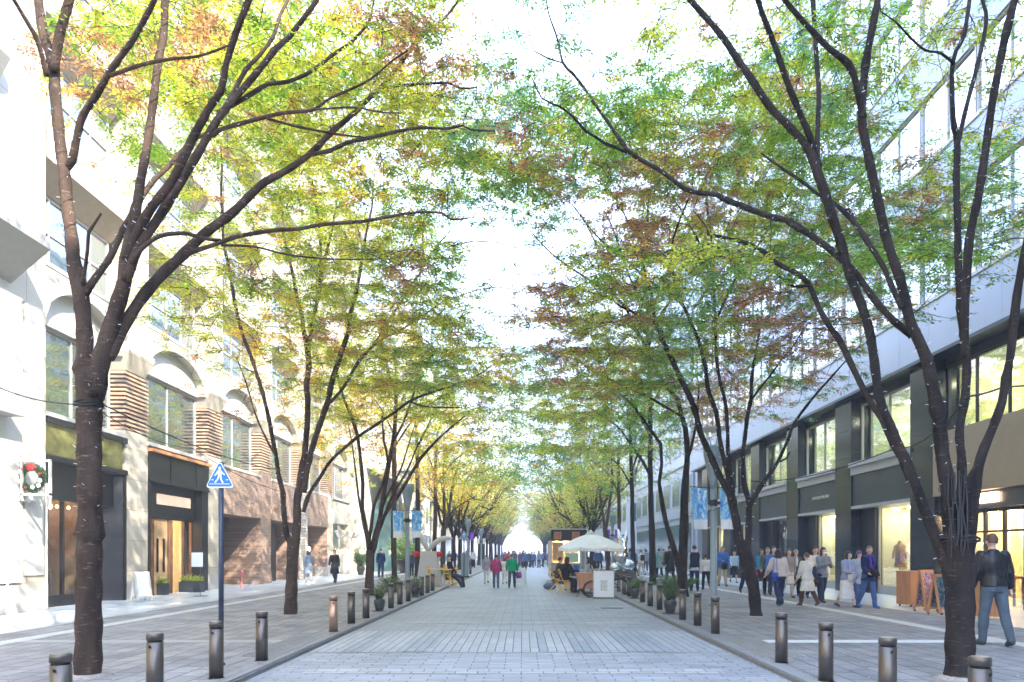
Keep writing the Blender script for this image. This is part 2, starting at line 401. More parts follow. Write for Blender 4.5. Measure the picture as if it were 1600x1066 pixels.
# (children keep world coordinates: the parent inverse cancels the empty's place)
def win(name, y0, y1, z0, z1, xf, sgn, nx, rows, mats=('frame_w', 'glass_up'), parent=None, fw=.06, blind=None, back=None, place=None):
    """a recessed window: frame with mullions, glass; sgn=+1 faces +X"""
    pl = place
    fr = MB(); d = .08
    xa, xb = sorted((xf, xf-sgn*d))
    fr.box(xa, xb, y0, y0+fw, z0, z1); fr.box(xa, xb, y1-fw, y1, z0, z1)
    fr.box(xa, xb, y0+fw, y1-fw, z0, z0+fw); fr.box(xa, xb, y0+fw, y1-fw, z1-fw, z1)
    hs = [z0+fw]+[z0+(z1-z0)*r for r in rows]+[z1-fw]
    for r in rows:
        z = z0+(z1-z0)*r; fr.box(xa+.003, xb-.003, y0+fw, y1-fw, z-fw*.45, z+fw*.45)
    for i in range(1, nx):
        yc = y0+(y1-y0)*i/nx; fr.box(xa+.008, xb-.008, yc-fw*.4, yc+fw*.4, z0+fw, z1-fw)
    f = pl('window', fr, MT[mats[0]])
    g = MB(); xg = xf-sgn*.045
    g.add([(xg, y0+fw*.5, z0+fw*.5), (xg, y1-fw*.5, z0+fw*.5), (xg, y1-fw*.5, z1-fw*.5), (xg, y0+fw*.5, z1-fw*.5)], [(0, 1, 2, 3)])
    o = pl('glass', g, MT[mats[1]], parent=f)
    if blind:
        g = MB(); xg = xf-sgn*.14; zb = z0+(z1-z0)*blind[1]
        g.add([(xg, y0+fw, zb), (xg, y1-fw, zb), (xg, y1-fw, z1-fw), (xg, y0+fw, z1-fw)], [(0, 1, 2, 3)])
        pl('blind', g, MT[blind[0]], parent=f)
    return f
def slatmat(name, c1, c2, pitch, axis='Z'):
    m, nt, b = new_mat(name)
    g = N(nt, 'ShaderNodeNewGeometry'); sep = N(nt, 'ShaderNodeSeparateXYZ'); nt.links.new(g.outputs['Position'], sep.inputs[0])
    mm = N(nt, 'ShaderNodeMath', operation='MULTIPLY'); mm.inputs[1].default_value = 1/pitch; nt.links.new(sep.outputs[axis], mm.inputs[0])
    fr = N(nt, 'ShaderNodeMath', operation='FRACT'); nt.links.new(mm.outputs[0], fr.inputs[0])
    gt = N(nt, 'ShaderNodeMath', operation='GREATER_THAN'); gt.inputs[1].default_value = .32; nt.links.new(fr.outputs[0], gt.inputs[0])
    nt.links.new(mixrgb(nt, gt.outputs[0], c1, c2), b.inputs['Base Color']); b.inputs['Roughness'].default_value = .5
    return m
MT['blind'] = slatmat('venetian_blind', (.30, .36, .36), (.62, .70, .70), .05)
MT['blindgreen'] = slatmat('green_grey_blind', (.05, .09, .08), (.20, .30, .27), .05)
MT['curtain'] = mat('pale_roller_blind', (.62, .60, .50), .8, var=.08)
MT['brick'] = brickmat('red_brown_brick', (.20, .115, .08), (.33, .21, .15), (.34, .28, .23), .24, .065, .009, 'yz', .8, .4, var=.15)
MT['brickx'] = brickmat('red_brown_brick_return', (.30, .15, .10), (.42, .24, .16), (.42, .36, .30), .24, .065, .009, 'xz', .8, .4, var=.15)

WFLOORS = [(8.5, 10.4), (12.1, 13.9), (15.7, 17.5), (19.3, 21.1)]
for i, yc in enumerate(WP):
    first = i == 0
    y0, y1 = (14.4, 16.9) if first else (yc-HW, yc+HW)
    if first:
        mb = MB(); mb.box(FL-.9, FL+.06, y0, y1, WALK, 23.6)
        L('corner_pier', mb, MT['white'])
        mb = MB(); mb.box(FL+.06, FL+.14, y0, 16.0, .75, 7.2); mb.box(FL+.06, FL+.10, 16.15, y1-.12, .9, 7.2)
        for z in (2.4, 3.9, 5.4): mb.box(FL+.14, FL+.146, y0, 16.0, z, z+.012)
        L('pier_panel', mb, MT['white2'])
        mb = MB(); mb.box(FL+.06, FL+.12, y0, y1, WALK, .7)
        L('base_course', mb, MT['granite_base'])
        continue
    if i >= 6: pass
    # ground-floor pier
    z_low = 5.0 if i < 6 else 6.7
    gm = 'white' if i in (1, 2, 5, 6) else 'brick'
    mb = MB(); mb.box(FL-.75, FL, y0, y1, .62, z_low)
    for z in (1.7, 2.8, 3.9): mb.box(FL, FL+.003, y0+.004, y1-.004, z, z+.012)
    L('pier', mb, MT[gm])
    L('base_course', MB().box(FL-.75, FL+.02, y0-.02, y1+.02, WALK, .62), MT['granite_base'] if gm == 'white' else MT['brick'])
    # slatted upper pier
    if i < 6:
        mb = MB(); mb.box(FL-.70, FL-.06, y0+.05, y1-.05, 5.0, 6.75); L('slat_backing', mb, MT['slatback'])
        mb = MB(); k = 14
        for s in range(k):
            z = 5.02+s*(1.73/k); mb.box(FL-.72, FL+.02, y0-.02, y1+.02, z, z+.062)
        L('pier_slats', mb, MT['slat'])
        # splayed white capital
        mb = MB(); a = [(FL-.75, y0+.1), (FL-.02, y0+.1), (FL-.02, y1-.1), (FL-.75, y1-.1)]; b = [(FL-.75, y0-.12), (FL+.16, y0-.12), (FL+.16, y1+.12), (FL-.75, y1+.12)]
        mb.rings([[Vector((x, y, 6.75)) for x, y in a], [Vector((x, y, 7.28)) for x, y in b], [Vector((x, y, 7.40)) for x, y in b]])
        L('pier_capital', mb, MT['white'])
    # upper pilaster to the roof
    mb = MB(); mb.box(FL-.8, FL+.12, y0+.18, y1-.18, 7.40 if i < 6 else 6.7, 23.6); L('pilaster', mb, MT['white'])

for b in range(len(WP)-1):
    ya = 16.9 if b == 0 else WP[b]+HW; yb = WP[b+1]-HW
    # arched wall over the first-floor window
    ym = (ya+yb)/2; hw = (yb-ya)/2; arc = []
    for k in range(17):
        t = -1+2*k/16; arc.append((ym+t*(hw-.12), 7.15+.95*math.sqrt(max(0, 1-t*t))**1.15))
    poly = [(ya, 7.1), (ya+.12, 7.1)]+arc[1:-1]+[(yb-.12, 7.1), (yb, 7.1), (yb, 8.42), (ya, 8.42)]
    M = Matrix(((0, -1, 0, FL-.02), (1, 0, 0, 0), (0, 0, 1, 0), (0, 0, 0, 1)))
    # wall piece with arch cut-out: quad strips so that nothing is concave
    mb = MB(); pts = [(ya, 7.1)]+[(ya+.12, 7.1)]+arc[1:-1]+[(yb-.12, 7.1), (yb, 7.1)]
    for (p, q) in zip(pts[:-1], pts[1:]):
        xs = (FL-.5, FL-.02)
        mb.add([(xs[1], p[0], p[1]), (xs[1], q[0], q[1]), (xs[1], q[0], 8.42), (xs[1], p[0], 8.42), (xs[0], p[0], p[1]), (xs[0], q[0], q[1])], [(0, 1, 2, 3), (0, 4, 5, 1)])
    L('arch_wall', mb, MT['white'])
    L('tympanum', MB().box(FL-.6, FL-.3, ya+.02, yb-.02, 7.08, 8.3), MT['white2'])
    # first floor window below the arch
    win('window', ya+.02, yb-.02, 4.85, 7.07, FL-.42, 1, 2, [], ('frame_w', 'glass_up'), blind=('blindgreen', .05) if b in (0,) else ('curtain', .5) if b in (2, 4) else None, place=L, fw=.07)
    L('window_sill', MB().box(FL-.5, FL+.05, ya, yb, 4.74, 4.85), MT['frame_w'])
    # upper floors
    for k, (z0, z1) in enumerate(WFLOORS):
        L('ledge', MB().box(FL-.55, FL-.0, ya, yb, z0-.1, z0), MT['white2'])
        win('window', ya+.04, yb-.04, z0, z1, FL-.45, 1, 4, [.52], ('frame_w', 'glass_up'), place=L, fw=.07, blind=('curtain', .55) if (b+k) % 3 == 0 else None)
        zt = WFLOORS[k+1][0]-.1 if k < 3 else 23.6
        # projecting spandrel with a sloping beige underside
        mb = MB(); xo = FL+.08
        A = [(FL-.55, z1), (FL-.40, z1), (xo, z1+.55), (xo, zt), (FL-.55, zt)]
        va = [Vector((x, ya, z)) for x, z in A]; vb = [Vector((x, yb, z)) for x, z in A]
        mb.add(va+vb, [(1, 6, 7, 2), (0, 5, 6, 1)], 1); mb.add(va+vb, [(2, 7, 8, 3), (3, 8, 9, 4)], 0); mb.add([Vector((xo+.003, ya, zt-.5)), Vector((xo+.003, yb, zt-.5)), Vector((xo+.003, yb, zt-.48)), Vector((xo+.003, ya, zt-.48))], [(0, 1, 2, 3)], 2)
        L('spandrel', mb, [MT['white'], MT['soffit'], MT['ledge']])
L('roof', MB().box(FL-14, FL+.3, -30, 50.5, 23.6, 24.1), MT['roof_grey'])
# mass behind the facade
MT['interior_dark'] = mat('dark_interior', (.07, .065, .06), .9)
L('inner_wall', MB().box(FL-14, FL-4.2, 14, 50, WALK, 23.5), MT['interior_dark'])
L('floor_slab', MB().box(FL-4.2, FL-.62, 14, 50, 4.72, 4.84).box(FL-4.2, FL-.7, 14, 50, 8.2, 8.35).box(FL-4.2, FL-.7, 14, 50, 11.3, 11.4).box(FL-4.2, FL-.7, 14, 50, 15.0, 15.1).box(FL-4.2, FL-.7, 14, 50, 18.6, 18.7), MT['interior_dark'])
L('end_wall', MB().box(FL-14, FL-.05, -30, 14.38, WALK, 23.55), MT['white'])
L('party_wall', MB().box(FL-14, FL-.1, 49.2, 49.95, WALK, 23.55), MT['white'])
# canopies of the corner pier
mb = MB(); va = [(FL+.06, 7.45), (FL+.06, 8.45), (FL+.95, 8.45), (FL+.95, 8.2)]
for z in (0, 3.9, 7.8):
    kx = 1 if z == 0 else .45
    a = [Vector((FL+.06+(x-FL-.06)*kx, 4, zz+z)) for x, zz in va]; b_ = [Vector((FL+.06+(x-FL-.06)*kx, 15.75 if z == 0 else 15.2, zz+z)) for x, zz in va]
    mb.add(a+b_, [(0, 1, 2, 3)[::-1], (4, 5, 6, 7), (0, 4, 5, 1), (1, 5, 6, 2), (2, 6, 7, 3), (3, 7, 4, 0)])
L('corner_cornice', mb, MT['ledge'])
L('small_canopy', MB().box(FL+.14, FL+.55, 13.5, 15.55, 4.42, 4.55), MT['ledge'])

# --- ground-floor shops
def room(ya, yb, zt, depth, wm, lm, y_lamps=3, fm='warmwood', xface=FL, sgn=1):
    x1 = xface-sgn*.6; x0 = x1-sgn*depth; xa, xb = sorted((x0, x1))
    mb = MB()
    mb.add([(x0, ya, WALK), (x0, yb, WALK), (x0, yb, zt), (x0, ya, zt)], [(0, 1, 2, 3)])
    mb.add([(x0, ya, WALK), (x1, ya, WALK), (x1, ya, zt), (x0, ya, zt)], [(0, 1, 2, 3)])
    mb.add([(x0, yb, WALK), (x1, yb, WALK), (x1, yb, zt), (x0, yb, zt)], [(0, 1, 2, 3)])
    mb.add([(x0, ya, zt), (x1, ya, zt), (x1, yb, zt), (x0, yb, zt)], [(0, 1, 2, 3)])
    return mb, x0, x1
def lamps(x0, x1, ya, yb, z, n, r=.09, rows=2):
    mb = MB()
    for j in range(rows):
        for i in range(n):
            x = x0+(x1-x0)*(j+.6)/(rows+.3); y = ya+(yb-ya)*(i+.5)/n
            mb.lathe([(r, 0), (r, .03)], (x, y, z-.05), 10)
    return mb
# bay 1: dark shopfront, olive glazed band
ya, yb = 16.92, 20.36
L('shop_fascia', MB().box(FL-.5, FL+.10, ya, yb, 4.58, 4.73).box(FL-.5, FL+.10, ya, yb, 3.66, 3.80).box(FL-.42, FL-.2, ya, yb, 2.75, 3.66).box(FL-.5, FL+.06, yb-.12, yb, WALK, 3.66).box(FL-.5, FL+.06, ya, ya+.08, WALK, 3.66), MT['black'])
L('olive_panel', MB().box(FL-.3, FL+.02, ya+.05, yb-.15, 3.80, 4.58), MT['goldglass'])
L('shop_side_wall', MB().add([(FL+.02, yb-.125, WALK), (FL-1.9, yb-.9, WALK), (FL-1.9, yb-.9, 3.6), (FL+.02, yb-.125, 3.6)], [(0, 1, 2, 3)]), MT['black'])
L('shop_glazing', MB().add([(FL-.35, ya+.1, .35), (FL-.35, yb-1.1, .35), (FL-.35, yb-1.1, 2.75), (FL-.35, ya+.1, 2.75)], [(0, 1, 2, 3)]), MT['glass'])
L('shop_frame', MB().box(FL-.4, FL-.3, ya+.1, yb-1.1, WALK, .35).box(FL-.4, FL-.3, yb-1.14, yb-1.08, .35, 2.75).box(FL-.4, FL-.3, 18.1, 18.15, .35, 2.75), MT['frame_d'])
mb, x0, x1 = room(ya+.1, yb-.9, 2.9, 3.2, None, None); L('shop_interior', mb, MT['brownwall'])
mb = MB()
for i in range(9):
    for j in range(4): mb.lathe([(.001, .05), (.035, .02), (.035, -.02), (.001, -.04)], (FL-.9-j*.5, ya+.4+i*.24, 2.66), 8)
L('shop_lamps', mb, MT['lampdim'])
mb = MB().box(FL-2.6, FL-1.2, ya+.5, yb-1.4, .9, .96).box(FL-1.25, FL-1.2, ya+.5, yb-1.4, WALK, .9).box(FL-3.1, FL-2.9, ya+.5, yb-1.4, 1.5, 1.54).box(FL-3.1, FL-2.9, ya+.5, yb-1.4, 1.9, 1.94)
L('shop_counter', mb, MT['darkwood'])
# bay 2: black fascia with orange strip, warm open doors
ya, yb = WP[1]+HW, WP[2]-HW
L('shop_fascia', MB().box(FL-.5, FL+.05, ya, yb, 3.72, 4.56).box(FL-.5, FL-.25, ya, yb, 2.6, 3.70).box(FL-.45, FL+.02, ya, ya+.14, WALK, 3.7).box(FL-.45, FL+.02, yb-.5, yb, WALK, 3.7).box(FL+.05, FL+.07, ya+1.3, ya+1.33, 3.72, 4.56).box(FL+.05, FL+.07, ya+3.1, ya+3.13, 3.72, 4.56).box(FL-.5, FL+.09, ya, yb, 3.64, 3.715), MT['black'])
L('orange_strip', MB().box(FL-.5, FL+.16, ya, yb, 4.56, 4.66), MT['orangewood'])
L('shop_sign', MB().box(FL-.25, FL-.2, ya+1.0, yb-.9, 3.0, 3.34), MT['signpale'])
mb, x0, x1 = room(ya+.15, yb-.5, 2.75, 3.5, None, None); L('shop_interior', mb, MT['warmwall'])
L('shop_lamps', lamps(FL-.7, FL-3.6, ya+.3, yb-.6, 2.72, 4), MT['lamp'])
mb = MB()
for y in (ya+.2, ya+.95, ya+1.9, ya+2.15, ya+3.0, yb-.56): mb.box(FL-.42, FL-.33, y, y+.06, WALK, 2.6)
mb.box(FL-.42, FL-.33, ya+.2, yb-.5, 2.54, 2.62)
L('door_frame', mb, MT['darkwood'])
L('door', MB().box(FL-.40, FL-.36, ya+1.0, ya+1.9, WALK, 2.54), MT['warmwood'])
L('door_handle', MB().box(FL-.36, FL-.30, ya+1.2, ya+1.23, .8, 1.9).box(FL-.36, FL-.30, ya+1.6, ya+1.63, .8, 1.9), MT['frame_d'])
L('shop_glazing', MB().add([(FL-.38, ya+2.2, .1), (FL-.38, ya+3.0, .1), (FL-.38, ya+3.0, 2.54), (FL-.38, ya+2.2, 2.54)], [(0, 1, 2, 3)]), MT['glass_clear'])
# bays 3-4: brick
for b in (2, 3, 4):
    ya, yb = WP[b]+HW, WP[b+1]-HW
    L('brick_parapet', MB().box(FL-.5, FL+.03, ya, yb, 2.95, 4.74), MT['brick'])
    L('shop_recess', MB().add([(FL-1.7, ya, WALK), (FL-1.7, yb, WALK), (FL-1.7, yb, 3.2), (FL-1.7, ya, 3.2)], [(0, 1, 2, 3)]).add([(FL-1.7, yb-.01, WALK), (FL-.02, yb-.01, WALK), (FL-.02, yb-.01, 3), (FL-1.7, yb-.01, 3)], [(0, 1, 2, 3)]).add([(FL-1.7, ya, 2.96), (FL-.02, ya, 2.96), (FL-.02, yb, 2.96), (FL-1.7, yb, 2.96)], [(0, 1, 2, 3)]), MT['brickx' if b == 9 else 'brick'])
    L('painted_recess_shade', MB().box(FL-1.6, FL-.75, ya+.5, yb-1.6, 2.3, 2.9).box(FL-1.6, FL-1.5, yb-1.55, yb-.3, WALK, 2.9) if b == 2 else MB().box(FL-.8, FL-.7, ya+.15, yb-1.4, WALK, 2.8), MT['black'])  # black boxes painting in the shade inside the recess
    if b == 2:
        L('wall_light', MB().box(FL-1.62, FL-1.56, ya+1.6, ya+1.8, 1.3, 2.0).box(FL-1.62, FL-1.56, ya+3.2, ya+3.4, 1.3, 2.0), MT['signpale'])
# white lattice screen before the brick at the third pier
mb = MB()
for i in range(9): mb.box(FL+.02, FL+.05, WP[4]-.6+i*.15, WP[4]-.57+i*.15, WALK, 4.7)
for i in range(32): mb.box(FL+.05, FL+.07, WP[4]-.6, WP[4]+.66, .1+i*.147, .12+i*.147)
L('lattice_screen', mb, MT['white2'])
L('wall_light', MB().box(FL+.0, FL+.05, WP[4]+.9, WP[4]+1.06, 1.5, 1.75), MT['lampw'])
# bay 6: tall dark glass between white columns
ya, yb = WP[5]+HW, WP[6]-HW
L('shop_glazing', MB().add([(FL-.4, ya, .1), (FL-.4, yb, .1), (FL-.4, yb, 4.7), (FL-.4, ya, 4.7)], [(0, 1, 2, 3)]), MT['glass_up'])
L('shop_fascia', MB().box(FL-.5, FL-.05, ya, yb, 3.3, 4.74), MT['ledge'])
L('drain_pipe', MB().tube([(FL+.12, 15.55, .1), (FL+.12, 15.55, 3.1)], .03).tube([(FL+.13, 16.82, .1), (FL+.13, 16.82, 3.1)], .03), MT['white2'])
mb, x0, x1 = room(WP[5]+HW, WP[6]-HW, 4.6, 3, None, None); L('shop_interior', mb, MT['interior_dark'])
L('shop_lamps', lamps(FL-.7, FL-2.6, ya, yb, 2.3, 3, .16, 1), MT['lamp'])

# ------------------------------------------------------------ generic city block
def block(name, label, x0, x1, y0, y1, h, wm, gm='teal', floor=3.8, bay=3.2, face=1, gh=4.2, group=None, strip=False):
    """building with windows on its street side (face=+1 looks to +X) and on the side that looks back up the street"""
    b = thing(name, label, 'building', ((x0+x1)/2, (y0+y1)/2, WALK), group=group)
    T = Matrix.Translation(-Vector(b.location))
    def pc(nm, mb, m):
        o = mb.build(nm, m); o.parent = b; o.matrix_parent_inverse = T; return o
    pc('wall', MB().box(x0, x1, y0, y1, WALK, h), wm)
    pc('roof', MB().box(x0-.25, x1+.25, y0-.25, y1+.25, h, h+.5), MT['roof_grey'])
    xf = x1 if face > 0 else x0; sg = 1 if face > 0 else -1
    nb = max(1, int((y1-y0)/bay)); k = 0; z = gh+.8
    pc('shopfront', MB().box(*sorted((xf+sg*.03, xf-sg*.2)), y0+.5, y1-.5, .3, gh-.6), MT[gm])
    cnt = 0
    while z+2.2 < h and cnt < 60:
        for i in range(nb):
            ya = y0+(i+.12)*(y1-y0)/nb; yb = y0+(i+.88)*(y1-y0)/nb
            fr = MB().box(*sorted((xf+sg*.05, xf-sg*.1)), ya, yb, z, z+2.1)
            f = pc('window', fr, MT['frame_w'])
            g = MB().box(*sorted((xf+sg*.06, xf-sg*.08)), ya+.08, (ya+yb)/2-.04, z+.08, z+2.02).box(*sorted((xf+sg*.06, xf-sg*.08)), (ya+yb)/2+.04, yb-.08, z+.08, z+2.02).build('glass', MT[gm])
            g.parent = f; g.matrix_parent_inverse = Matrix.Identity(4)
            cnt += 1
        if strip: pc('floor_band', MB().box(*sorted((xf+sg*.12, xf-sg*.05)), y0, y1, z-.9, z-.35), MT['lightpanel'])
        z += floor
    # windows on the end wall
    z = gh+.8; cnt = 0; nb2 = max(1, int((x1-x0)/bay))
    while z+2.2 < h and cnt < 30:
        for i in range(nb2):
            xa = x0+(i+.15)*(x1-x0)/nb2; xb = x0+(i+.85)*(x1-x0)/nb2
            pc('end_window', MB().box(xa, xb, y0-.05, y0+.1, z, z+2.0), MT[gm]); cnt += 1
        z += floor
    return b
# west, beyond the office building: low white pavilion with a slanted teal canopy, then blocks
pv = thing('glass_pavilion', 'white and teal glass pavilion with a slanted pale canopy beyond the white office building', 'building', (-12, 58, WALK))
T = Matrix.Translation(-Vector(pv.location))
def pp(nm, mb, m):
    o = mb.build(nm, m); o.parent = pv; o.matrix_parent_inverse = T; return o
pp('wall', MB().box(-20, -11.3, 50.6, 66, WALK, 17), MT['paleb'])
pp('glass_front', MB().box(-11.3, -9.4, 53, 66, WALK, 5.4), MT['teal'])
pp('canopy', MB().add([(-12.5, 51.0, 8.2), (-8.0, 51.0, 6.2), (-8.0, 67, 6.2), (-12.5, 67, 8.2), (-12.5, 51.0, 8.6), (-8.0, 51.0, 6.4), (-8.0, 67, 6.4), (-12.5, 67, 8.6)], [(0, 3, 2, 1), (4, 5, 6, 7), (0, 1, 5, 4), (1, 2, 6, 5), (2, 3, 7, 6), (3, 0, 4, 7)]), MT['ledge'])
pp('column', MB().lathe([(.22, 0), (.22, 6.2)], (-8.4, 52.5, WALK)), MT['white2'])
pp('column', MB().lathe([(.22, 0), (.22, 6.2)], (-8.4, 59, WALK)), MT['white2'])
pp('column', MB().lathe([(.22, 0), (.22, 6.2)], (-8.4, 65.5, WALK)), MT['white2'])
block('office_block', 'pale stone office block on the left beyond the teal glass pavilion', -26, -11.6, 68, 100, 25, MT['paleb'])
block('office_block', 'white office block far down the left side of the street', -26, -11.6, 104, 150, 27, MT['white'])
block('office_block', 'hazy grey block at the far left end of the street', -26, -11.8, 156, 230, 28, MT['lightpanel'])

# ------------------------------------------------------------ east side: dark granite base, pale metal upper floors
EP = [15.3, 20.25, 25.25, 30.0, 34.8, 39.65, 44.4]
bldR = thing('office_building', 'long office building with dark granite columns at street level and pale metal bands above', 'building', (FR, 14, 0))
def Rr(name, mb, m, parent=bldR, **k):
    o = mb.build(name, m, None, **k); o.parent = parent
    o.matrix_parent_inverse = Matrix.Translation(-Vector(bldR.location)) if parent is bldR else Matrix.Identity(4)
    return o
for y in EP:
    mb = MB(); mb.box(FR, FR+.7, y-.62, y+.62, WALK, 6.83)
    Rr('granite_column', mb, MT['granite'])
    mb = MB()
    for z in (1.0, 1.95, 2.9, 3.85, 4.8, 5.75): mb.box(FR-.004, FR+.3, y-.624, y+.624, z, z+.012)
    Rr('column_joint', mb, MT['frame_d'])
MT['shopcream'] = mat('cream_shop_wall', (.70, .64, .44), .8, var=.12, scale=1.2)
MT['yellowceil'] = mat('yellow_office_ceiling', (.62, .66, .30), .8, var=.1, scale=1)
MT['greenceil'] = mat('greenish_office_wall', (.38, .45, .30), .8, var=.25, scale=.6)
for b in range(len(EP)-1):
    ya, yb = EP[b]+.62, EP[b+1]-.62
    if b == 0:
        Rr('tan_fascia', MB().box(FR-.05, FR+.5, ya, yb, 3.05, 4.72).box(FR-.054, FR+.3, ya, yb, 2.99, 3.05), MT['tanpanel'])
        Rr('lintel', MB().box(FR+.1, FR+.6, ya, yb, 2.55, 2.99), MT['signband'])
        Rr('shop_sign', MB().box(FR+.02, FR+.1, ya+1.2, ya+2.2, 2.68, 2.92), MT['signglow'])
        mb = MB()
        for i in range(6): mb.box(FR+.4, FR+.48, ya+i*(yb-ya-.07)/5, ya+i*(yb-ya-.07)/5+.07, WALK, 2.55)
        mb.box(FR+.4, FR+.48, ya, yb, 2.47, 2.55).box(FR+.4, FR+.48, ya, yb, 1.95, 2.0)
        Rr('door_frame', mb, MT['frame_d'])
        mb, x0, x1 = room(ya, yb, 2.6, 3.4, None, None, xface=FR, sgn=-1); Rr('shop_interior', mb, MT['warmwall'])
        Rr('shop_lamps', lamps(FR+.9, FR+3.6, ya, yb, 2.58, 5, .12, 3), MT['lamp'])
        Rr('shop_glazing', MB().add([(FR+.44, ya, .1), (FR+.44, yb, .1), (FR+.44, yb, 2.5), (FR+.44, ya, 2.5)], [(0, 1, 2, 3)]), MT['glass_clear'])
        mb = MB()
        for i in range(4): mb.box(FR+1.0, FR+1.7, ya+.3+i*.85, ya+.9+i*.85, WALK+.7, WALK+.76).box(FR+1.05, FR+1.1, ya+.35+i*.85, ya+.4+i*.85, WALK, .76).box(FR+1.6, FR+1.65, ya+.8+i*.85, ya+.85+i*.85, WALK, .76)
        mb.box(FR+3.2, FR+3.6, ya+.2, yb-.2, 1.2, 1.25).box(FR+3.2, FR+3.6, ya+.2, yb-.2, 1.7, 1.75)
        Rr('shop_furniture', mb, MT['darkwood'])
    else:
        mb = MB(); mb.box(FR+.06, FR+.6, ya, yb, 3.06, 4.12)
        Rr('sign_fascia', mb, MT['signband'])
        Rr('lintel', MB().box(FR+.0, FR+.62, ya, yb, 2.96, 3.055), MT['ledge'])
        Rr('ledge', MB().box(FR-.10, FR+.6, ya, yb, 4.40, 4.55).box(FR-.02, FR+.6, ya, yb, 4.13, 4.397), MT['ledge'])
        # shop window: dark return, glass, cream back wall (one bay is a dark doorway)
        yd = ya+ .0
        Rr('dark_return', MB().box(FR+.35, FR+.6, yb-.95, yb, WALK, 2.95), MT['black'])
        Rr('shop_glazing', MB().add([(FR+.5, ya, .35), (FR+.5, yb-.95, .35), (FR+.5, yb-.95, 2.95), (FR+.5, ya, 2.95)], [(0, 1, 2, 3)]), MT['glass_clear'])
        Rr('shop_frame', MB().box(FR+.45, FR+.55, ya, yb-.95, WALK, .35).box(FR+.46, FR+.54, ya, ya+.06, .35, 2.95).box(FR+.46, FR+.54, yb-1.01, yb-.95, .35, 2.95), MT['ledge'] if b != 3 else MT['frame_d'])
        mb, x0, x1 = room(ya, yb, 2.97, 2.4, None, None, xface=FR, sgn=-1); Rr('shop_interior', mb, MT['shopcream'] if b not in (3,) else MT['brownwall'])
        if b not in (3,): Rr('shop_lamps', lamps(FR+.9, FR+2.6, ya, yb, 2.95, 4, .1, 2), MT['lampw'])
        if b == 1:
            mb = MB(); mb.box(FR+1.0, FR+1.6, ya+.4, ya+1.9, .82, .87)
            for yy in (ya+.45, ya+1.83):
                for xx in (FR+1.05, FR+1.53): mb.tube([(xx, yy, WALK), (xx, yy, .82)], [.012, .03], 6)
            mb.box(FR+1.2, FR+1.45, ya+1.0, ya+1.35, .87, 1.1)
            Rr('display_table', mb, MT['darkwood'])
    # first-floor windows
    z0, z1 = (4.75, 6.6) if b == 0 else (4.56, 6.6)
    win('window', ya, yb, z0, z1, FR+.35, -1, 2 if b else 3, [], ('frame_d' if b == 0 else 'ledge', 'glass_clear'), place=Rr, fw=.06)
    mb, x0, x1 = room(ya, yb, 6.62, 4, None, None, xface=FR, sgn=-1)
    mb2 = MB(); mb2.add([(FR+.6, ya, 6.6), (FR+4.6, ya, 6.6), (FR+4.6, yb, 6.6), (FR+.6, yb, 6.6)], [(0, 1, 2, 3)]).add([(FR+4.6, ya, 4.3), (FR+4.6, yb, 4.3), (FR+4.6, yb, 6.6), (FR+4.6, ya, 6.6)], [(0, 1, 2, 3)]).add([(FR+.6, yb, 4.3), (FR+4.6, yb, 4.3), (FR+4.6, yb, 6.6), (FR+.6, yb, 6.6)], [(0, 1, 2, 3)])
    Rr('office_interior', mb2, MT['yellowceil'] if b == 0 else MT['greenceil'])
    Rr('office_lamps', lamps(FR+1.0, FR+4.0, ya, yb, 6.6, 3, .16, 2), MT['lampw'])
    Rr('column_top_panel', MB().box(FR+.3, FR+.6, ya, yb, 6.6, 6.83), MT['black'])
# soffit and pale panels above
Rr('soffit', MB().box(FR-.25, FR+1.0, -30, 47, 6.83, 6.92), MT['signband'])
zb = [(6.92, 8.42), (10.75, 12.3), (14.15, 15.8), (17.6, 19.3), (21.1, 24.3)]
for (a, b) in zb:
    mb = MB(); mb.box(FR-.25, FR+.5, -30, 47, a, b); Rr('metal_band', mb, MT['lightpanel'])
    mb = MB(); y = -28.5
    while y < 47: mb.box(FR-.2525, FR-.2, y, y+.015, a+.01, b-.01); y += 1.5
    Rr('panel_joints', mb, MT['ledge'])
    Rr('band_trim', MB().box(FR-.29, FR-.25, -30, 47, b-.10, b-.002), MT['white2'])
MT['fr_blind'] = MT['blind']
for k in range(4):
    z0, z1 = zb[k][1], zb[k+1][0]
    yy = 10.2; j = 0
    while yy < 46:
        win('window', yy, yy+2.4, z0, z1, FR-.19, -1, 2, [], ('frame_w', 'glass_clear' if k == 0 else 'glass_sky'), place=Rr, fw=.045, blind=('blind', .0 if (j*7+k) % 3 else .25) if k == 0 else None)
        yy += 2.45; j += 1
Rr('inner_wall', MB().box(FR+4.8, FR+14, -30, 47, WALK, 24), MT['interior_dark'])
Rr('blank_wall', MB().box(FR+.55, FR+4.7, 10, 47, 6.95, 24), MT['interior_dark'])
Rr('near_wall', MB().box(FR+.1, FR+4.7, -30, 10.1, WALK, 24), MT['granite_base'])
Rr('near_glazing', MB().box(FR-.05, FR+.08, 10.2, 14.68, WALK, 6.8), MT['granite'])
Rr('roof', MB().box(FR-.3, FR+14, -30, 47, 24.3, 24.6), MT['roof_grey'])
Rr('end_wall', MB().box(FR+.2, FR+14, 47, 47.6, WALK, 24.3), MT['lightpanel'])
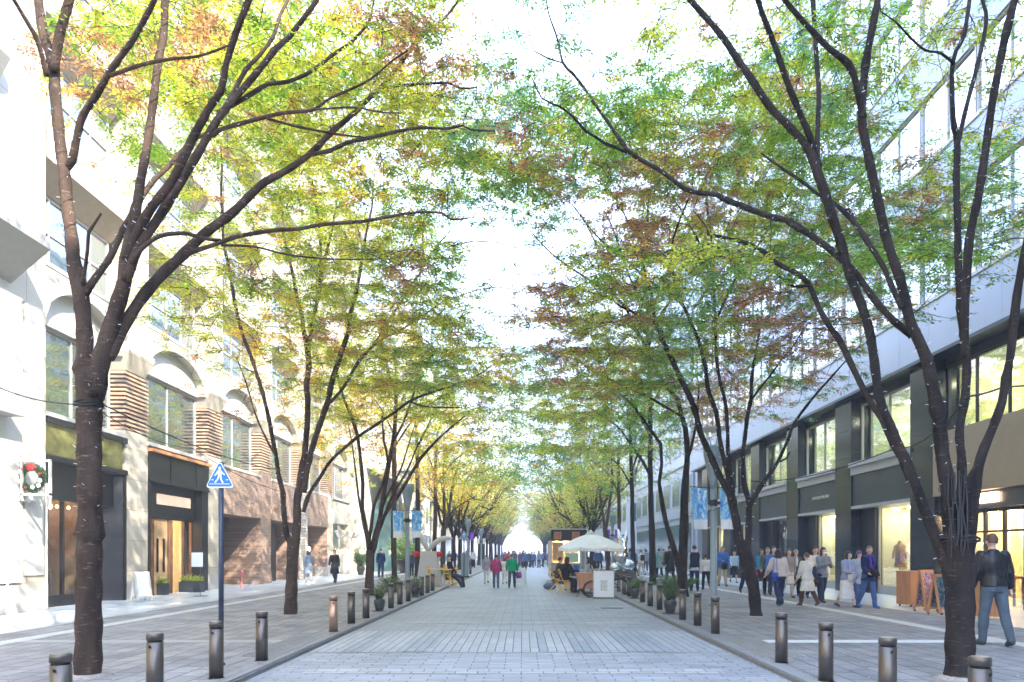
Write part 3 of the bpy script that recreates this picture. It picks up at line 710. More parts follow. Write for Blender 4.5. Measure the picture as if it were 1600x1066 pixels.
# shop name on the third bay's fascia
def text_mesh(name, s, size, m, M, ext=.01, spacing=1.1):
    cu = bpy.data.curves.new(name, 'FONT'); cu.body = s; cu.size = size; cu.extrude = ext; cu.align_x = 'CENTER'; cu.space_character = spacing
    o = bpy.data.objects.new(name, cu); COL.objects.link(o)
    dg = bpy.context.evaluated_depsgraph_get(); me = bpy.data.meshes.new_from_object(o.evaluated_get(dg))
    bpy.data.objects.remove(o); me.transform(M); me.materials.append(m)
    o = bpy.data.objects.new(name, me); COL.objects.link(o); return o
MT['letter'] = mat('pale_gold_letters', (.62, .58, .42), .4, .3)
M = Matrix.Translation((FR+.05, 27.3, 3.52)) @ Matrix.Rotation(R(-90), 4, 'Z') @ Matrix.Rotation(R(90), 4, 'X')
t = text_mesh('shop_lettering', 'TOMORROWLAND', .17, MT['letter'], M)
t.parent = bldR; t.matrix_parent_inverse = Matrix.Translation(-Vector(bldR.location))
# beyond
block('office_block', 'light grey block with blue lower panel beyond the granite column building on the right', 12.0, 26, 49.5, 74, 24, MT['lightpanel'], face=-1, strip=True)
block('office_block', 'pale office block further down the right side', 11.6, 26, 78, 112, 26, MT['paleb'], face=-1)
block('office_block', 'white hazy block far down the right side', 11.6, 26, 116, 160, 27, MT['white'], face=-1)
block('office_block', 'faint grey block at the far right end of the street', 11.8, 26, 166, 240, 28, MT['lightpanel'], face=-1)

MB_ = MB().box(-.28, .28, -.10, .10, 0, .006)
for i in range(12): MB_.box(-.26+i*.045, -.24+i*.045, -.08, .08, .0065, .012)
dc = MB_.build('drain_cover', MT['frame_d']); dc.location = (2.35*.98, 18.1, .004); tag(dc, 'flat dark drain cover in the road in front of the poster board', 'drain cover')
# ------------------------------------------------------------ trees
def barkmat(name, c1, c2):
    m, nt, b = new_mat(name)
    g = N(nt, 'ShaderNodeNewGeometry'); mp = N(nt, 'ShaderNodeMapping'); mp.inputs['Scale'].default_value = (1, 1, .35)
    nt.links.new(g.outputs['Position'], mp.inputs['Vector'])
    n1 = N(nt, 'ShaderNodeTexNoise', Scale=5, Detail=5); nt.links.new(mp.outputs[0], n1.inputs['Vector'])
    n2 = N(nt, 'ShaderNodeTexNoise', Scale=55, Detail=6, Roughness=.7); nt.links.new(mp.outputs[0], n2.inputs['Vector'])
    c = mixrgb(nt, ramp(nt, n1.outputs['Fac'], .35, .65), c1, c2)
    c = mixrgb(nt, 1.0, c, mixrgb(nt, n2.outputs['Fac'], (.6, .6, .6), (1.35, 1.3, 1.25)), 'MULTIPLY')
    m3 = N(nt, 'ShaderNodeMapping'); m3.inputs['Scale'].default_value = (9, 9, 60); nt.links.new(g.outputs['Position'], m3.inputs['Vector'])
    n3 = N(nt, 'ShaderNodeTexNoise', Scale=1, Detail=3); nt.links.new(m3.outputs[0], n3.inputs['Vector'])
    c = mixrgb(nt, ramp(nt, n3.outputs['Fac'], .62, .70), c, tuple(x*2.2 for x in c2))
    nt.links.new(c, b.inputs['Base Color']); b.inputs['Roughness'].default_value = .9; b.inputs['Specular IOR Level'].default_value = .15
    bp = N(nt, 'ShaderNodeBump', Strength=.9, Distance=.03); nt.links.new(n2.outputs['Fac'], bp.inputs['Height']); nt.links.new(bp.outputs['Normal'], b.inputs['Normal'])
    return m
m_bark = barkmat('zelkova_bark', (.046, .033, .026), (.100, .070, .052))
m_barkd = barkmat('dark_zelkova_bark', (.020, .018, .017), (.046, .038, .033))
m_twig = mat('twig_bark', (.045, .035, .028), .85, var=.2)

def crom(pts, step):
    """Catmull-Rom resampling of (vec, r) lists"""
    out = []
    n = len(pts)
    for i in range(n-1):
        p0 = pts[max(i-1, 0)]; p1 = pts[i]; p2 = pts[i+1]; p3 = pts[min(i+2, n-1)]
        L_ = (p2[0]-p1[0]).length; k = max(1, int(L_/step))
        for j in range(k):
            t = j/k; t2 = t*t; t3 = t2*t
            v = .5*((2*p1[0])+(p2[0]-p0[0])*t+(2*p0[0]-5*p1[0]+4*p2[0]-p3[0])*t2+(3*p1[0]-p0[0]-3*p2[0]+p3[0])*t3)
            out.append((v, p1[1]+(p2[1]-p1[1])*t))
    out.append(pts[-1]); return out

TREES = []
class Tree:
    def __init__(s, name, label, base, d, group, near=False, dark=False):
        s.label = label; s.d = d; s.near = near; s.limbs = []; s.name = name; s.group = group; s.dark = dark
        s.wscale = near; s.base = base; TREES.append(s); s.sprays = []
    def limb(s, pts, off=(0, 0), w=None, wk=1.0):
        """pts: (px, py[, w]) traced in the photograph; off: metres nearer/farther than the trunk at start and end.
        w=(w0,w1): widths when not given per point"""
        n = len(pts); cum = [0]
        for i in range(1, n): cum.append(cum[-1]+math.hypot(pts[i][0]-pts[i-1][0], pts[i][1]-pts[i-1][1]))
        out = []
        for i, p in enumerate(pts):
            t = cum[i]/max(cum[-1], 1); d = s.d+off[0]+(off[1]-off[0])*t**1.2
            ww = p[2] if len(p) > 2 else w[0]+(w[1]-w[0])*t
            out.append((P(p[0], p[1], d), wk*ww*((.93 if not s.limbs else .86)*(.93 if s.wscale else 1))*d/F_PX/2))
        s.limbs.append(out); return s

Z = 'tall zelkova tree'
WG, EG = 'street trees along the west pavement', 'street trees along the east pavement'
def off_at(tree, li, px, py):
    pass
# ---- T1: near left tree
T1 = Tree('zelkova_tree', 'large near tree at the left, forking low into many limbs', None, 7.73, WG, True)
T1.limb([(137, 1064, 50), (137.5, 1052, 46), (138, 1000, 44), (139, 900, 42), (140, 845, 42), (141, 836, 50), (141, 815, 40), (139, 700, 40), (140, 640, 42), (143, 600, 50), (143, 575, 54)], (0, 0))
T1.limb([(142, 620, 30), (133, 578, 34), (132, 545, 30), (129, 480, 28), (124, 447, 30), (115, 400, 25), (107, 340, 22), (103, 290, 22), (97, 247, 20), (88, 160, 20), (81, 95, 20), (68, 52, 17), (60, 0, 16), (55, -60, 14), (48, -150, 10), (45, -240, 5)], (0, .9))
T1.limb([(84, 110, 17), (97, 42, 17), (108, 0, 16), (118, -60, 13), (130, -150, 9), (140, -230, 4)], (.4, -.4))
T1.limb([(72, 120, 9), (66, 90, 9), (55, 55, 9), (40, 30, 8), (22, 0, 7), (5, -30, 5)], (.4, -.3))
T1.limb([(100, 270, 15), (113, 252, 15), (126, 189, 13), (152, 147, 13), (173, 110, 12), (210, 58, 11), (242, 0, 10), (262, -60, 8), (285, -140, 4)], (.35, -1.3))
T1.limb([(173, 118, 8), (190, 112, 8), (210, 105, 8), (239, 97, 7), (270, 92, 6), (310, 88, 5), (360, 70, 4)], (-.4, -1.6))
T1.limb([(126, 455, 9), (129, 436, 8), (132, 422, 7), (137, 390, 6), (139, 363, 7), (146, 352, 5), (158, 334, 4)], (.1, -.2))
T1.limb([(134, 460, 15), (145, 440, 13), (173, 400, 12), (200, 345, 11), (236, 287, 10), (262, 262, 9), (300, 220, 7), (335, 205, 6)], (.1, 1.2))
# right stems
T1.limb([(148, 620, 32), (158, 570, 34), (170, 520, 30), (185, 470, 28), (194, 440, 27), (199, 400, 24), (207, 352, 17), (214, 318, 17), (224, 262, 16), (236, 184, 15), (247, 105, 14), (255, 52, 14), (258, 0, 13), (262, -60, 11), (270, -150, 7), (276, -230, 3)], (-.05, .5))
T1.limb([(198, 408, 18), (212, 366, 17), (236, 326, 17), (268, 284, 16), (290, 240, 16), (300, 218, 15), (325, 172, 14), (346, 142, 13), (353, 101, 12), (368, 51, 12), (389, 0, 12), (405, -50, 10), (430, -130, 6)], (-.1, -1.0))
T1.limb([(198, 440, 18), (215, 389, 18), (247, 342, 17), (289, 273, 16), (318, 225, 15), (351, 172, 14), (371, 148, 13), (401, 114, 12), (432, 76, 11), (452, 58, 10), (477, 25, 9), (495, 0, 9), (520, -50, 7), (560, -110, 4)], (-.15, .6))
T1.limb([(355, 168, 9), (376, 157, 9), (401, 142, 9), (419, 132, 8), (452, 127, 7), (487, 111, 7), (520, 86, 6), (548, 66, 6), (574, 38, 5), (582, 13, 4), (586, -20, 3)], (.2, 1.6))
T1.limb([(332, 212, 9), (343, 203, 8), (389, 190, 8), (439, 177, 7), (490, 172, 6), (510, 157, 5), (553, 137, 5), (579, 124, 4), (612, 96, 4), (637, 79, 3)], (.1, -1.2))
T1.limb([(492, 171, 4), (553, 168, 4), (591, 175, 3), (627, 177, 2)], (-.6, -1.2))
T1.limb([(415, 184, 5), (452, 195, 5), (490, 203, 5), (528, 210, 4), (572, 215, 3)], (-.4, .4))
T1.limb([(340, 190, 8), (366, 142, 8), (384, 109, 8), (406, 86, 7), (427, 58, 7), (437, 25, 6), (449, 0, 6), (462, -40, 4)], (.1, .9))
T1.limb([(170, 560, 22), (189, 518, 21), (210, 483, 21), (242, 441, 21), (284, 400, 20), (325, 362, 18), (363, 332, 17), (389, 308, 15), (414, 285, 14), (439, 272, 13), (465, 255, 12), (487, 238, 12), (503, 223, 10), (520, 205, 10), (553, 177, 10), (579, 152, 9), (604, 127, 8), (624, 101, 8), (639, 81, 7), (655, 61, 7), (680, 40, 6), (700, 23, 5), (720, -5, 4)], (0, 2.4))
T1.limb([(484, 242, 8), (515, 236, 8), (543, 223, 8), (579, 215, 7), (624, 205, 6), (655, 200, 6), (700, 201, 5), (723, 196, 4), (736, 203, 4), (774, 205, 3)], (1.1, 1.0))
T1.limb([(594, 137, 6), (629, 134, 5), (665, 131, 5), (700, 130, 4), (720, 138, 4), (745, 137, 3)], (1.8, 2.2))
T1.limb([(205, 410, 9), (221, 389, 9), (252, 368, 8), (294, 365, 8), (315, 372, 7), (345, 376, 7)], (-.2, .3))
T1.limb([(290, 400, 9), (305, 392, 9), (330, 384, 8), (366, 371, 8), (401, 364, 8), (439, 359, 8), (465, 358, 7), (503, 351, 7), (568, 346, 7), (604, 339, 6), (650, 332, 5), (690, 333, 5), (705, 343, 4), (731, 341, 3)], (.3, -.4))
T1.limb([(345, 383, 6), (370, 384, 5), (401, 386, 4), (450, 398, 4), (520, 405, 3), (600, 405, 2)], (.4, 1.2))
# ---- T2
T2 = Tree('zelkova_tree', 'multi-stemmed tree standing behind the lone bollard tinted as if sunlit on the left pavement', None, 15.3, WG, True)
T2.limb([(453, 966, 27), (454, 958, 24), (455, 930, 22), (456, 911, 21), (457, 869, 20), (458, 855, 22), (459, 840, 23)])
T2.limb([(455, 850, 11), (447.5, 835, 11), (443, 798, 10), (442, 770, 10), (435, 742, 9), (432, 720, 8), (424, 675, 8), (414, 628, 7), (399, 578, 7), (386, 541, 7), (378, 520, 7), (367, 475, 7), (361, 437, 6), (352, 392, 6), (348, 361, 5), (345.6, 298, 5), (347, 260, 4), (344, 220, 3)], (0, -1.5))
T2.limb([(462, 850, 16), (464, 820, 16), (464, 784, 15), (471, 742, 14), (475, 715, 12), (479, 675, 11), (481, 624, 11), (479, 603, 11), (482, 568, 11), (479, 535, 11), (474, 516, 8), (472, 495, 8), (465, 468, 7), (456, 422, 6), (444, 371, 5), (442, 336, 4), (438, 300, 3)], (0, .8))
T2.limb([(481, 548, 9), (485, 527, 8), (488, 505, 8), (497, 463, 7), (503, 430, 6), (510, 395, 6), (518, 361, 5), (527, 310, 3)], (.5, 1.4))
T2.limb([(494, 470, 5), (500, 430, 5), (501, 387, 5), (495, 323, 4), (487, 280, 3)], (.8, -.5))
T2.limb([(474, 770, 12), (480, 735, 11), (486, 706, 11), (495.5, 675, 11), (510, 634, 11), (520, 592, 11), (533, 551, 10), (545, 516, 9), (548, 488, 8), (558, 450, 7), (566, 402, 6), (573, 361, 5), (581, 323, 4), (583, 285, 3)], (0, -1))
T2.limb([(511, 634, 6), (537, 605, 6), (561, 564, 6), (584, 539, 5), (594, 524, 5), (609, 498, 5), (629, 468, 4), (648, 438, 4), (660, 417, 4), (661, 361, 3), (664, 320, 2)], (-.5, 1.2))
T2.limb([(580, 545, 4), (600, 528, 4), (619, 520, 4), (654, 498, 3), (700, 465, 2)], (.4, -.6))
T2.limb([(660, 415, 3), (680, 388, 3), (704, 360, 2)], (.9, .2))
T2.limb([(474, 800, 8), (479, 783, 8), (484, 770, 7), (501, 745, 7), (518, 719, 6), (555, 686, 6), (586, 665, 6), (617, 644, 5), (646, 624, 5), (700, 605, 4), (740, 590, 3), (770, 570, 2), (788, 552, 2)], (0, 3.0))
T2.limb([(640, 628, 3), (670, 636, 3), (722, 637, 2)], (1.6, 2.2))
T2.limb([(432, 715, 4), (418, 690, 4), (400, 650, 3), (385, 600, 3), (370, 560, 2)], (-.3, .8))
# ---- T3
T3 = Tree('zelkova_tree', 'grey-brown forked tree just behind the near left potted plant', None, 22.2, WG)
T3.limb([(576.5, 934, 17), (577.5, 900, 14), (578.5, 874, 13.5), (578, 860, 14)])
T3.limb([(578, 866, 9), (575, 845, 8), (571, 820, 7), (566, 794, 7), (567, 756, 7), (563.5, 719, 7), (563, 711, 6), (559, 682, 6), (550, 653, 6), (536, 621, 5), (529.5, 596, 4), (522, 560, 3)], (0, -1))
T3.limb([(580, 868, 9), (585, 855, 9), (590, 831, 8), (598, 781, 8), (606, 734, 8), (610, 710, 7), (615, 678, 6), (618.5, 621, 6), (606, 583, 5), (604, 542, 3)], (0, .6))
T3.limb([(576, 850, 6), (581, 812, 6), (584, 790, 6), (596, 760, 5), (606, 722, 5), (600, 690, 4), (597, 650, 3)], (0, -.6))
T3.limb([(594, 815, 6), (604, 800, 6), (617, 782, 7), (634, 756, 6), (652, 724, 6), (671, 700, 5), (687, 684, 4), (714, 660, 3), (740, 640, 2)], (0, 1.5))
T3.limb([(612, 695, 5), (625, 672, 4), (638, 640, 4), (650, 600, 3), (655, 560, 2)], (.3, -.8))
T3.limb([(618, 622, 4), (638, 594, 3), (660, 578, 2)], (.4, 1))
# ---- more on the west side
def straight(t, pts, off=(0, 0)): t.limb(pts, off); return t
T4 = Tree('zelkova_tree', 'slim straight trunk rising just left of the grey lamp post with blue banners', None, 29.7, WG)
T4.limb([(616, 917, 11), (616, 899, 9.5), (615, 831, 9), (616, 756, 8), (616, 700, 8), (618, 650, 7), (620, 600, 5), (616, 550, 3)])
T4.limb([(617, 650, 5), (640, 600, 4), (660, 560, 3), (690, 520, 2)], (0, 1.5)); T4.limb([(617, 680, 4), (590, 630, 3), (560, 600, 2)], (0, -1)); T4.limb([(616, 700, 4), (650, 650, 3), (690, 620, 3), (720, 600, 2)], (0, -2))
T5 = Tree('zelkova_tree', 'dark straight trunk between the blue lamp post banners and the white winged sculpture', None, 36.5, WG, dark=True)
T5.limb([(652.5, 906, 10), (652.5, 880, 9), (652.5, 756, 7), (651.6, 700, 6), (650, 640, 4), (655, 590, 2)])
T5.limb([(652, 700, 4), (675, 660, 3), (710, 630, 2)], (0, 2)); T5.limb([(652, 720, 4), (690, 680, 3), (735, 650, 2)], (0, -2))
T6 = Tree('zelkova_tree', 'light brown straight trunk just behind the white winged sculpture', None, 41.5, WG)
T6.limb([(678, 902, 9), (678, 880, 8), (680, 812, 7), (680.6, 737, 6), (682, 690, 4), (690, 650, 2)])
T6.limb([(681, 740, 4), (672, 720, 3), (665, 700, 2)], (0, -1)); T6.limb([(681, 760, 4), (710, 720, 3), (740, 700, 2)], (0, -1))
T7 = Tree('zelkova_tree', 'forked brown tree hung with bright yellow leaves right behind the seated man', None, 44, WG)
T7.limb([(692, 900, 10), (692, 880, 9), (693, 831, 9), (694, 820, 9)])
T7.limb([(693, 825, 5), (688, 812, 5), (684, 790, 4), (682, 775, 3)], (0, -1)); T7.limb([(697, 826, 6), (701, 805, 6), (706, 769, 5), (712, 740, 4), (725, 700, 2)], (0, 1)); T7.limb([(694, 822, 6), (694, 771, 5), (692, 740, 3), (698, 700, 2)], (0, -.5))
T7.limb([(697, 810, 2.5), (709, 797.5, 2.5), (727.6, 784, 2.2), (744.5, 775, 1.6)], (0, -2))

# ---- R1: near right tree
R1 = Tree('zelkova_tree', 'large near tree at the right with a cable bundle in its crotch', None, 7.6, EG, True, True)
R1.limb([(1500, 1066, 58), (1499.5, 1052, 50), (1500, 997, 47), (1500, 934, 47), (1498, 879, 54), (1494, 850, 60), (1495, 835, 56)])
R1.limb([(1488, 900, 26), (1474, 868, 25), (1458, 829, 21), (1437, 779, 19), (1416, 720, 18), (1395, 674, 17), (1374, 620, 17), (1361, 530, 17), (1349, 488, 17), (1331, 437, 17), (1316, 387, 17), (1296, 326, 18), (1273, 255, 18), (1258, 226, 14), (1235, 200, 14), (1202, 165, 14), (1177, 129, 14), (1151, 91, 13), (1126, 53, 12), (1096, 20, 11), (1078, 0, 11), (1050, -40, 9), (1015, -100, 6)], (0, 1.0))
R1.limb([(1280, 262, 13), (1266, 215, 12), (1253, 185, 12), (1235, 142, 12), (1215, 84, 11), (1197, 38, 10), (1184, 0, 10), (1172, -50, 8), (1165, -130, 4)], (.65, -.6))
R1.limb([(1278, 245, 9), (1277, 215, 9), (1279, 152, 9), (1275, 76, 9), (1270, 0, 9), (1268, -60, 7), (1272, -150, 4)], (.65, 1.6))
R1.limb([(1425, 525, 15), (1400, 505, 13), (1372, 475, 12), (1341, 432, 12), (1316, 407, 12), (1290.6, 385, 12), (1265, 366, 12), (1238, 350, 14), (1228, 344, 11), (1202, 338, 11), (1164, 324, 11), (1128, 309, 11), (1120, 304, 9), (1088, 301, 9), (1065, 293, 9), (1050, 281, 8), (1034, 268, 8), (1004, 251, 8), (984, 238, 8), (966, 215, 7), (943, 182, 6), (913, 139, 6), (895, 115, 5), (880, 99, 5), (870, 58, 4), (857, 20, 3), (852, -20, 2)], (.1, 2.6))
R1.limb([(982, 240, 6), (960, 230, 6), (946, 225, 6), (930, 214, 5), (915, 205, 5), (895, 182, 5), (875, 167, 4), (847, 154, 3), (834, 127, 2)], (2.0, 1.4))
R1.limb([(878, 98, 3), (858, 92, 3), (835, 80, 2)], (2.5, 2.0))
# middle stem
R1.limb([(1490, 850, 32), (1484, 800, 28), (1475, 725, 26), (1466, 655, 25), (1457, 600, 23), (1446, 555, 20), (1421, 499, 19), (1405, 431, 18), (1384, 368, 17), (1368, 294, 17), (1352, 221, 16), (1346, 175, 16), (1351, 116, 14), (1363, 42, 14), (1371, 0, 13), (1380, -60, 10), (1385, -150, 5)], (0, -.4))
R1.limb([(1348, 185, 13), (1339, 137, 12), (1326, 100, 13), (1294, 74, 11), (1252, 31, 10), (1226, 0, 9), (1200, -35, 7), (1160, -90, 4)], (-.35, -1.2))
R1.limb([(1410, 482, 10), (1398, 458, 10), (1379, 415, 10), (1360, 384, 10), (1342, 357, 10), (1316, 328, 9), (1300, 316, 7), (1278, 303, 6), (1252, 283, 6), (1217, 260, 5), (1190, 240, 3)], (-.2, 1.4))
R1.limb([(1317, 328, 5), (1326, 327, 5), (1332, 335, 4), (1338, 350, 3)], (.8, .6))
# right-hand stems
R1.limb([(1500, 850, 24), (1503, 780, 20), (1502, 725, 16), (1500, 674, 15), (1508, 620, 16), (1510, 560, 15), (1500, 473, 14), (1497, 368, 13), (1494, 284, 12), (1496, 221, 12), (1489, 184, 9), (1489, 95, 8), (1505, 58, 8), (1515, 0, 7), (1522, -60, 5)], (.1, .5))
R1.limb([(1508, 560, 15), (1508, 480, 15), (1513, 389, 16), (1531, 294, 15), (1547, 184, 14), (1556, 130, 14), (1568, 68, 14), (1586, 0, 13), (1602, -80, 9), (1612, -160, 5)], (.1, -.6))
R1.limb([(1497, 222, 9), (1515, 147, 8), (1528, 100, 8), (1541, 31, 7), (1535, 0, 6), (1528, -50, 4)], (.4, 1.0))
R1.limb([(1512, 850, 26), (1520, 790, 22), (1533, 716, 18), (1550, 670, 16), (1566, 628, 16), (1572, 590, 15), (1578, 560, 15), (1589, 462, 15), (1602, 394, 14), (1615, 300, 12), (1625, 200, 9)], (0, -.8))
R1.limb([(1512, 790, 12), (1515, 745, 9), (1526, 728, 9), (1540, 700, 7)], (-.1, -.2))
R1.limb([(1491, 100, 5), (1470, 83, 5), (1447, 79, 4), (1425, 62, 4), (1400, 35, 3), (1376, 18, 2)], (.4, -.6))
R1.limb([(1422, 750, 13), (1408, 715, 12), (1395, 695, 12), (1378, 655, 12), (1352, 615, 11), (1326, 560, 12), (1311, 530, 12), (1298, 513, 11), (1280, 483, 10), (1263, 443, 10), (1240, 425, 9), (1215, 412, 9), (1184, 387, 8), (1151, 376, 7), (1128, 371, 6), (1106, 366, 5)], (.4, 2.6))
R1.limb([(1106, 367, 3), (1106, 360, 3), (1092, 338, 2), (1083, 330, 1.5)], (2.6, 2.8))
R1.limb([(1264, 446, 6), (1240, 448, 5), (1228, 440, 5), (1216, 430, 4)], (1.7, 2.2))
# ---- R2
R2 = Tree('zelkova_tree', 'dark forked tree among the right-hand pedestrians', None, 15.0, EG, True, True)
R2.limb([(1182, 966, 24), (1181, 958, 21), (1177.5, 919.5, 21), (1170, 890, 23), (1163, 858.5, 25), (1160, 845, 26)])
R2.limb([(1160, 865, 18), (1153, 834, 16), (1147, 797.5, 16), (1138, 768, 15), (1122, 739, 13), (1111, 714, 12), (1096, 681, 12), (1089, 652, 11), (1077, 619, 11), (1062, 589, 10), (1051, 564, 10), (1036, 533, 9), (1022, 493, 7), (1017, 457, 6), (1007, 424, 6), (1007, 374, 5), (1012, 336, 4), (1014, 300, 3)], (0, .5))
R2.limb([(1036, 520, 5), (1022, 505, 6), (1003, 494, 5), (984, 485, 5), (958, 462, 5), (920, 437, 4), (882, 412, 4), (857, 392, 3), (829, 361, 2)], (.4, 2.0))
R2.limb([(1024, 500, 4), (976, 482, 4), (955, 468, 4), (933, 460, 3), (905, 452, 2)], (.3, -.8))
R2.limb([(1018, 480, 5), (994, 455, 4), (976, 412, 4), (961, 366, 3), (946, 333, 2)], (.3, 1.5))
R2.limb([(1008, 410, 4), (1000, 375, 4), (985, 352, 3), (962, 310, 2)], (.5, -.8))
R2.limb([(1148, 790, 12), (1138, 745, 10), (1130, 714, 9), (1124, 681, 9), (1119, 645, 9), (1107, 611, 8), (1102, 574, 8), (1094, 540, 7), (1080, 505, 6), (1070, 483, 6), (1062, 465, 6), (1052, 432, 5), (1051, 381, 4), (1060, 349, 4), (1080, 298, 3), (1084, 260, 2)], (0, -1))
R2.limb([(1070, 482, 5), (1060, 470, 5), (1036, 453, 5), (1009, 435, 5), (985, 412, 4), (958, 392, 4), (928, 364, 3), (893, 318, 2)], (-.7, .8))
R2.limb([(1146, 770, 9), (1138, 714, 8), (1137, 679, 7), (1134, 634, 7), (1124, 592, 6), (1119, 551, 6), (1118, 513, 5), (1117, 488, 5), (1114.6, 432, 5), (1111, 369, 4), (1104, 318, 4), (1103, 270, 3)], (0, 1.2))
R2.limb([(1117, 498, 5), (1123, 492, 5), (1136, 462, 5), (1151, 432, 5), (1174, 399, 4), (1192, 371, 4), (1212, 336, 3), (1237, 300, 2)], (.9, -.4))
R2.limb([(1115, 426, 4), (1100, 394, 4), (1070, 338, 3), (1050, 308, 2)], (1, -.2))
R2.limb([(1168, 870, 13), (1170, 817, 13), (1170, 785, 11), (1163, 761, 11), (1162, 724, 8), (1162, 701, 8), (1167, 656, 8), (1173, 624, 7), (1175, 587, 6), (1182, 544, 5), (1190, 500, 3)], (0, .8))
R2.limb([(1175, 624, 4), (1188, 606, 4), (1201, 590, 3.5), (1224, 559, 3), (1237, 544, 2.5), (1262, 505, 2)], (.4, -.6))
R2.limb([(1169, 800, 9), (1173, 788, 9), (1185, 766, 10), (1202, 741, 8), (1216, 720, 7), (1231, 688, 6), (1242, 660, 6), (1270, 622, 5), (1300, 588, 4), (1325, 560, 2)], (0, -1.6))
R2.limb([(1218, 722, 4), (1229, 716, 4), (1234, 706, 3)], (-.7, -.8))
# ---- R3
R3 = Tree('zelkova_tree', 'thick forked dark trunk beside the man in a long dark coat', None, 21.5, EG, False, True)
R3.limb([(1068, 936, 20), (1068, 925, 17), (1066, 898, 16), (1067, 864, 16), (1069, 814, 15), (1069.5, 780, 14), (1072, 739, 11), (1074, 709, 9), (1071, 670, 9), (1064, 645, 8), (1059, 624, 7), (1042, 606, 6), (1027, 581, 4), (1012, 545, 3)], (0, .5))
R3.limb([(1062, 885, 11), (1057, 871, 11), (1049, 844, 10), (1040, 814, 9), (1034, 780, 8), (1045, 739, 7), (1044, 716, 6), (1032, 694, 6), (1019, 675, 5), (1004, 654, 5), (980, 630, 4), (965, 612, 2)][:5]+[(1030, 755, 7), (1034, 725, 6), (1032, 694, 6), (1019, 675, 5), (1004, 654, 5), (985, 630, 4), (965, 612, 2)], (0, -1))
R3.limb([(1062, 649, 5), (1036, 634, 5), (1008, 617, 5), (982, 608, 4.5), (937, 585, 4), (919, 576, 4), (900, 560, 3), (881, 540, 2)], (.3, 2))
R3.limb([(1072, 725, 6), (1080, 700, 6), (1085, 679, 5), (1090, 640, 4), (1092, 600, 3)], (.2, -.8))
R3.limb([(985, 609, 3.5), (960, 609, 3), (938, 600, 3), (915, 598, 2.5), (880, 602, 2)], (1.2, 2.5))
# ---- R4..R7
R4 = Tree('zelkova_tree', 'straight dark trunk rising out of the low shrubs right of the silver sculpture', None, 30, EG, False, True)
R4.limb([(1020.5, 912, 13), (1020, 900, 12), (1019, 847, 11), (1017, 780, 9), (1016.4, 745, 8.5), (1016, 655, 8), (1014, 565, 6), (1010, 520, 3)])
R4.limb([(1018, 748, 6), (1005, 722, 5), (989, 700, 5), (977, 682, 4), (964, 666, 4), (937, 648, 3), (915, 635, 3), (883, 630, 2)], (0, 2.5))
R4.limb([(1016, 680, 5), (1000, 650, 4), (985, 620, 3)], (0, -1)); R4.limb([(1016, 640, 4), (1035, 600, 3), (1050, 570, 2)], (0, 1))
R5 = Tree('zelkova_tree', 'slim dark trunk between the silver sculpture and the dark-coated walkers', None, 37, EG, False, True)
R5.limb([(990, 907, 10), (990, 890, 9), (988, 814, 7), (988, 780, 7), (986, 720, 6), (984, 660, 4), (980, 620, 2)])
R5.limb([(987, 760, 4), (965, 725, 3), (935, 705, 2)], (0, 2)); R5.limb([(986, 740, 4), (1000, 700, 3), (1010, 670, 2)], (0, -1))
R6 = Tree('zelkova_tree', 'trunk behind the market umbrella edge with lime-green leaves low on it', None, 45, EG, False)
R6.limb([(950.5, 899, 10), (950.5, 885, 9), (948, 847, 9), (944.5, 822, 8)]); R6.limb([(945, 826, 6), (940, 790, 5), (933, 750, 4), (920, 720, 2)], (0, 2)); R6.limb([(947, 828, 6), (952, 790, 5), (957, 750, 4), (955, 710, 2)], (0, -1))
R7 = Tree('zelkova_tree', 'mossy straight trunk just right of the purple banner on the right side', None, 41, EG, False)
R7.limb([(968, 901, 7), (968, 864, 6.5), (967, 780, 6), (966, 730, 5), (968, 690, 2)]); R7.limb([(967, 770, 3.5), (945, 735, 3), (915, 715, 2)], (0, 2))

# fork a few generic side limbs for the trees' unseen backs so that the crowns are whole from elsewhere
for t, sx in ((T3, -1), (R3, 1)):
    base = Vector(t.limbs[0][-1][0])
    for k in range(3):
        a = random.uniform(0, 6.28); out = Vector((math.cos(a), abs(math.sin(a))*.6, 0))
        pts = [base]
        for j in range(1, 6): pts.append(base+out*(j*.42)+Vector((random.uniform(-.1, .1), random.uniform(-.1, .1), j*.85)))
        if t.d < 8 : pts = [p+Vector((0, .8*i/5, 0)) for i, p in enumerate(pts)]
        t.limbs.append([(p, .055*(1-i/6.5)) for i, p in enumerate(pts)])

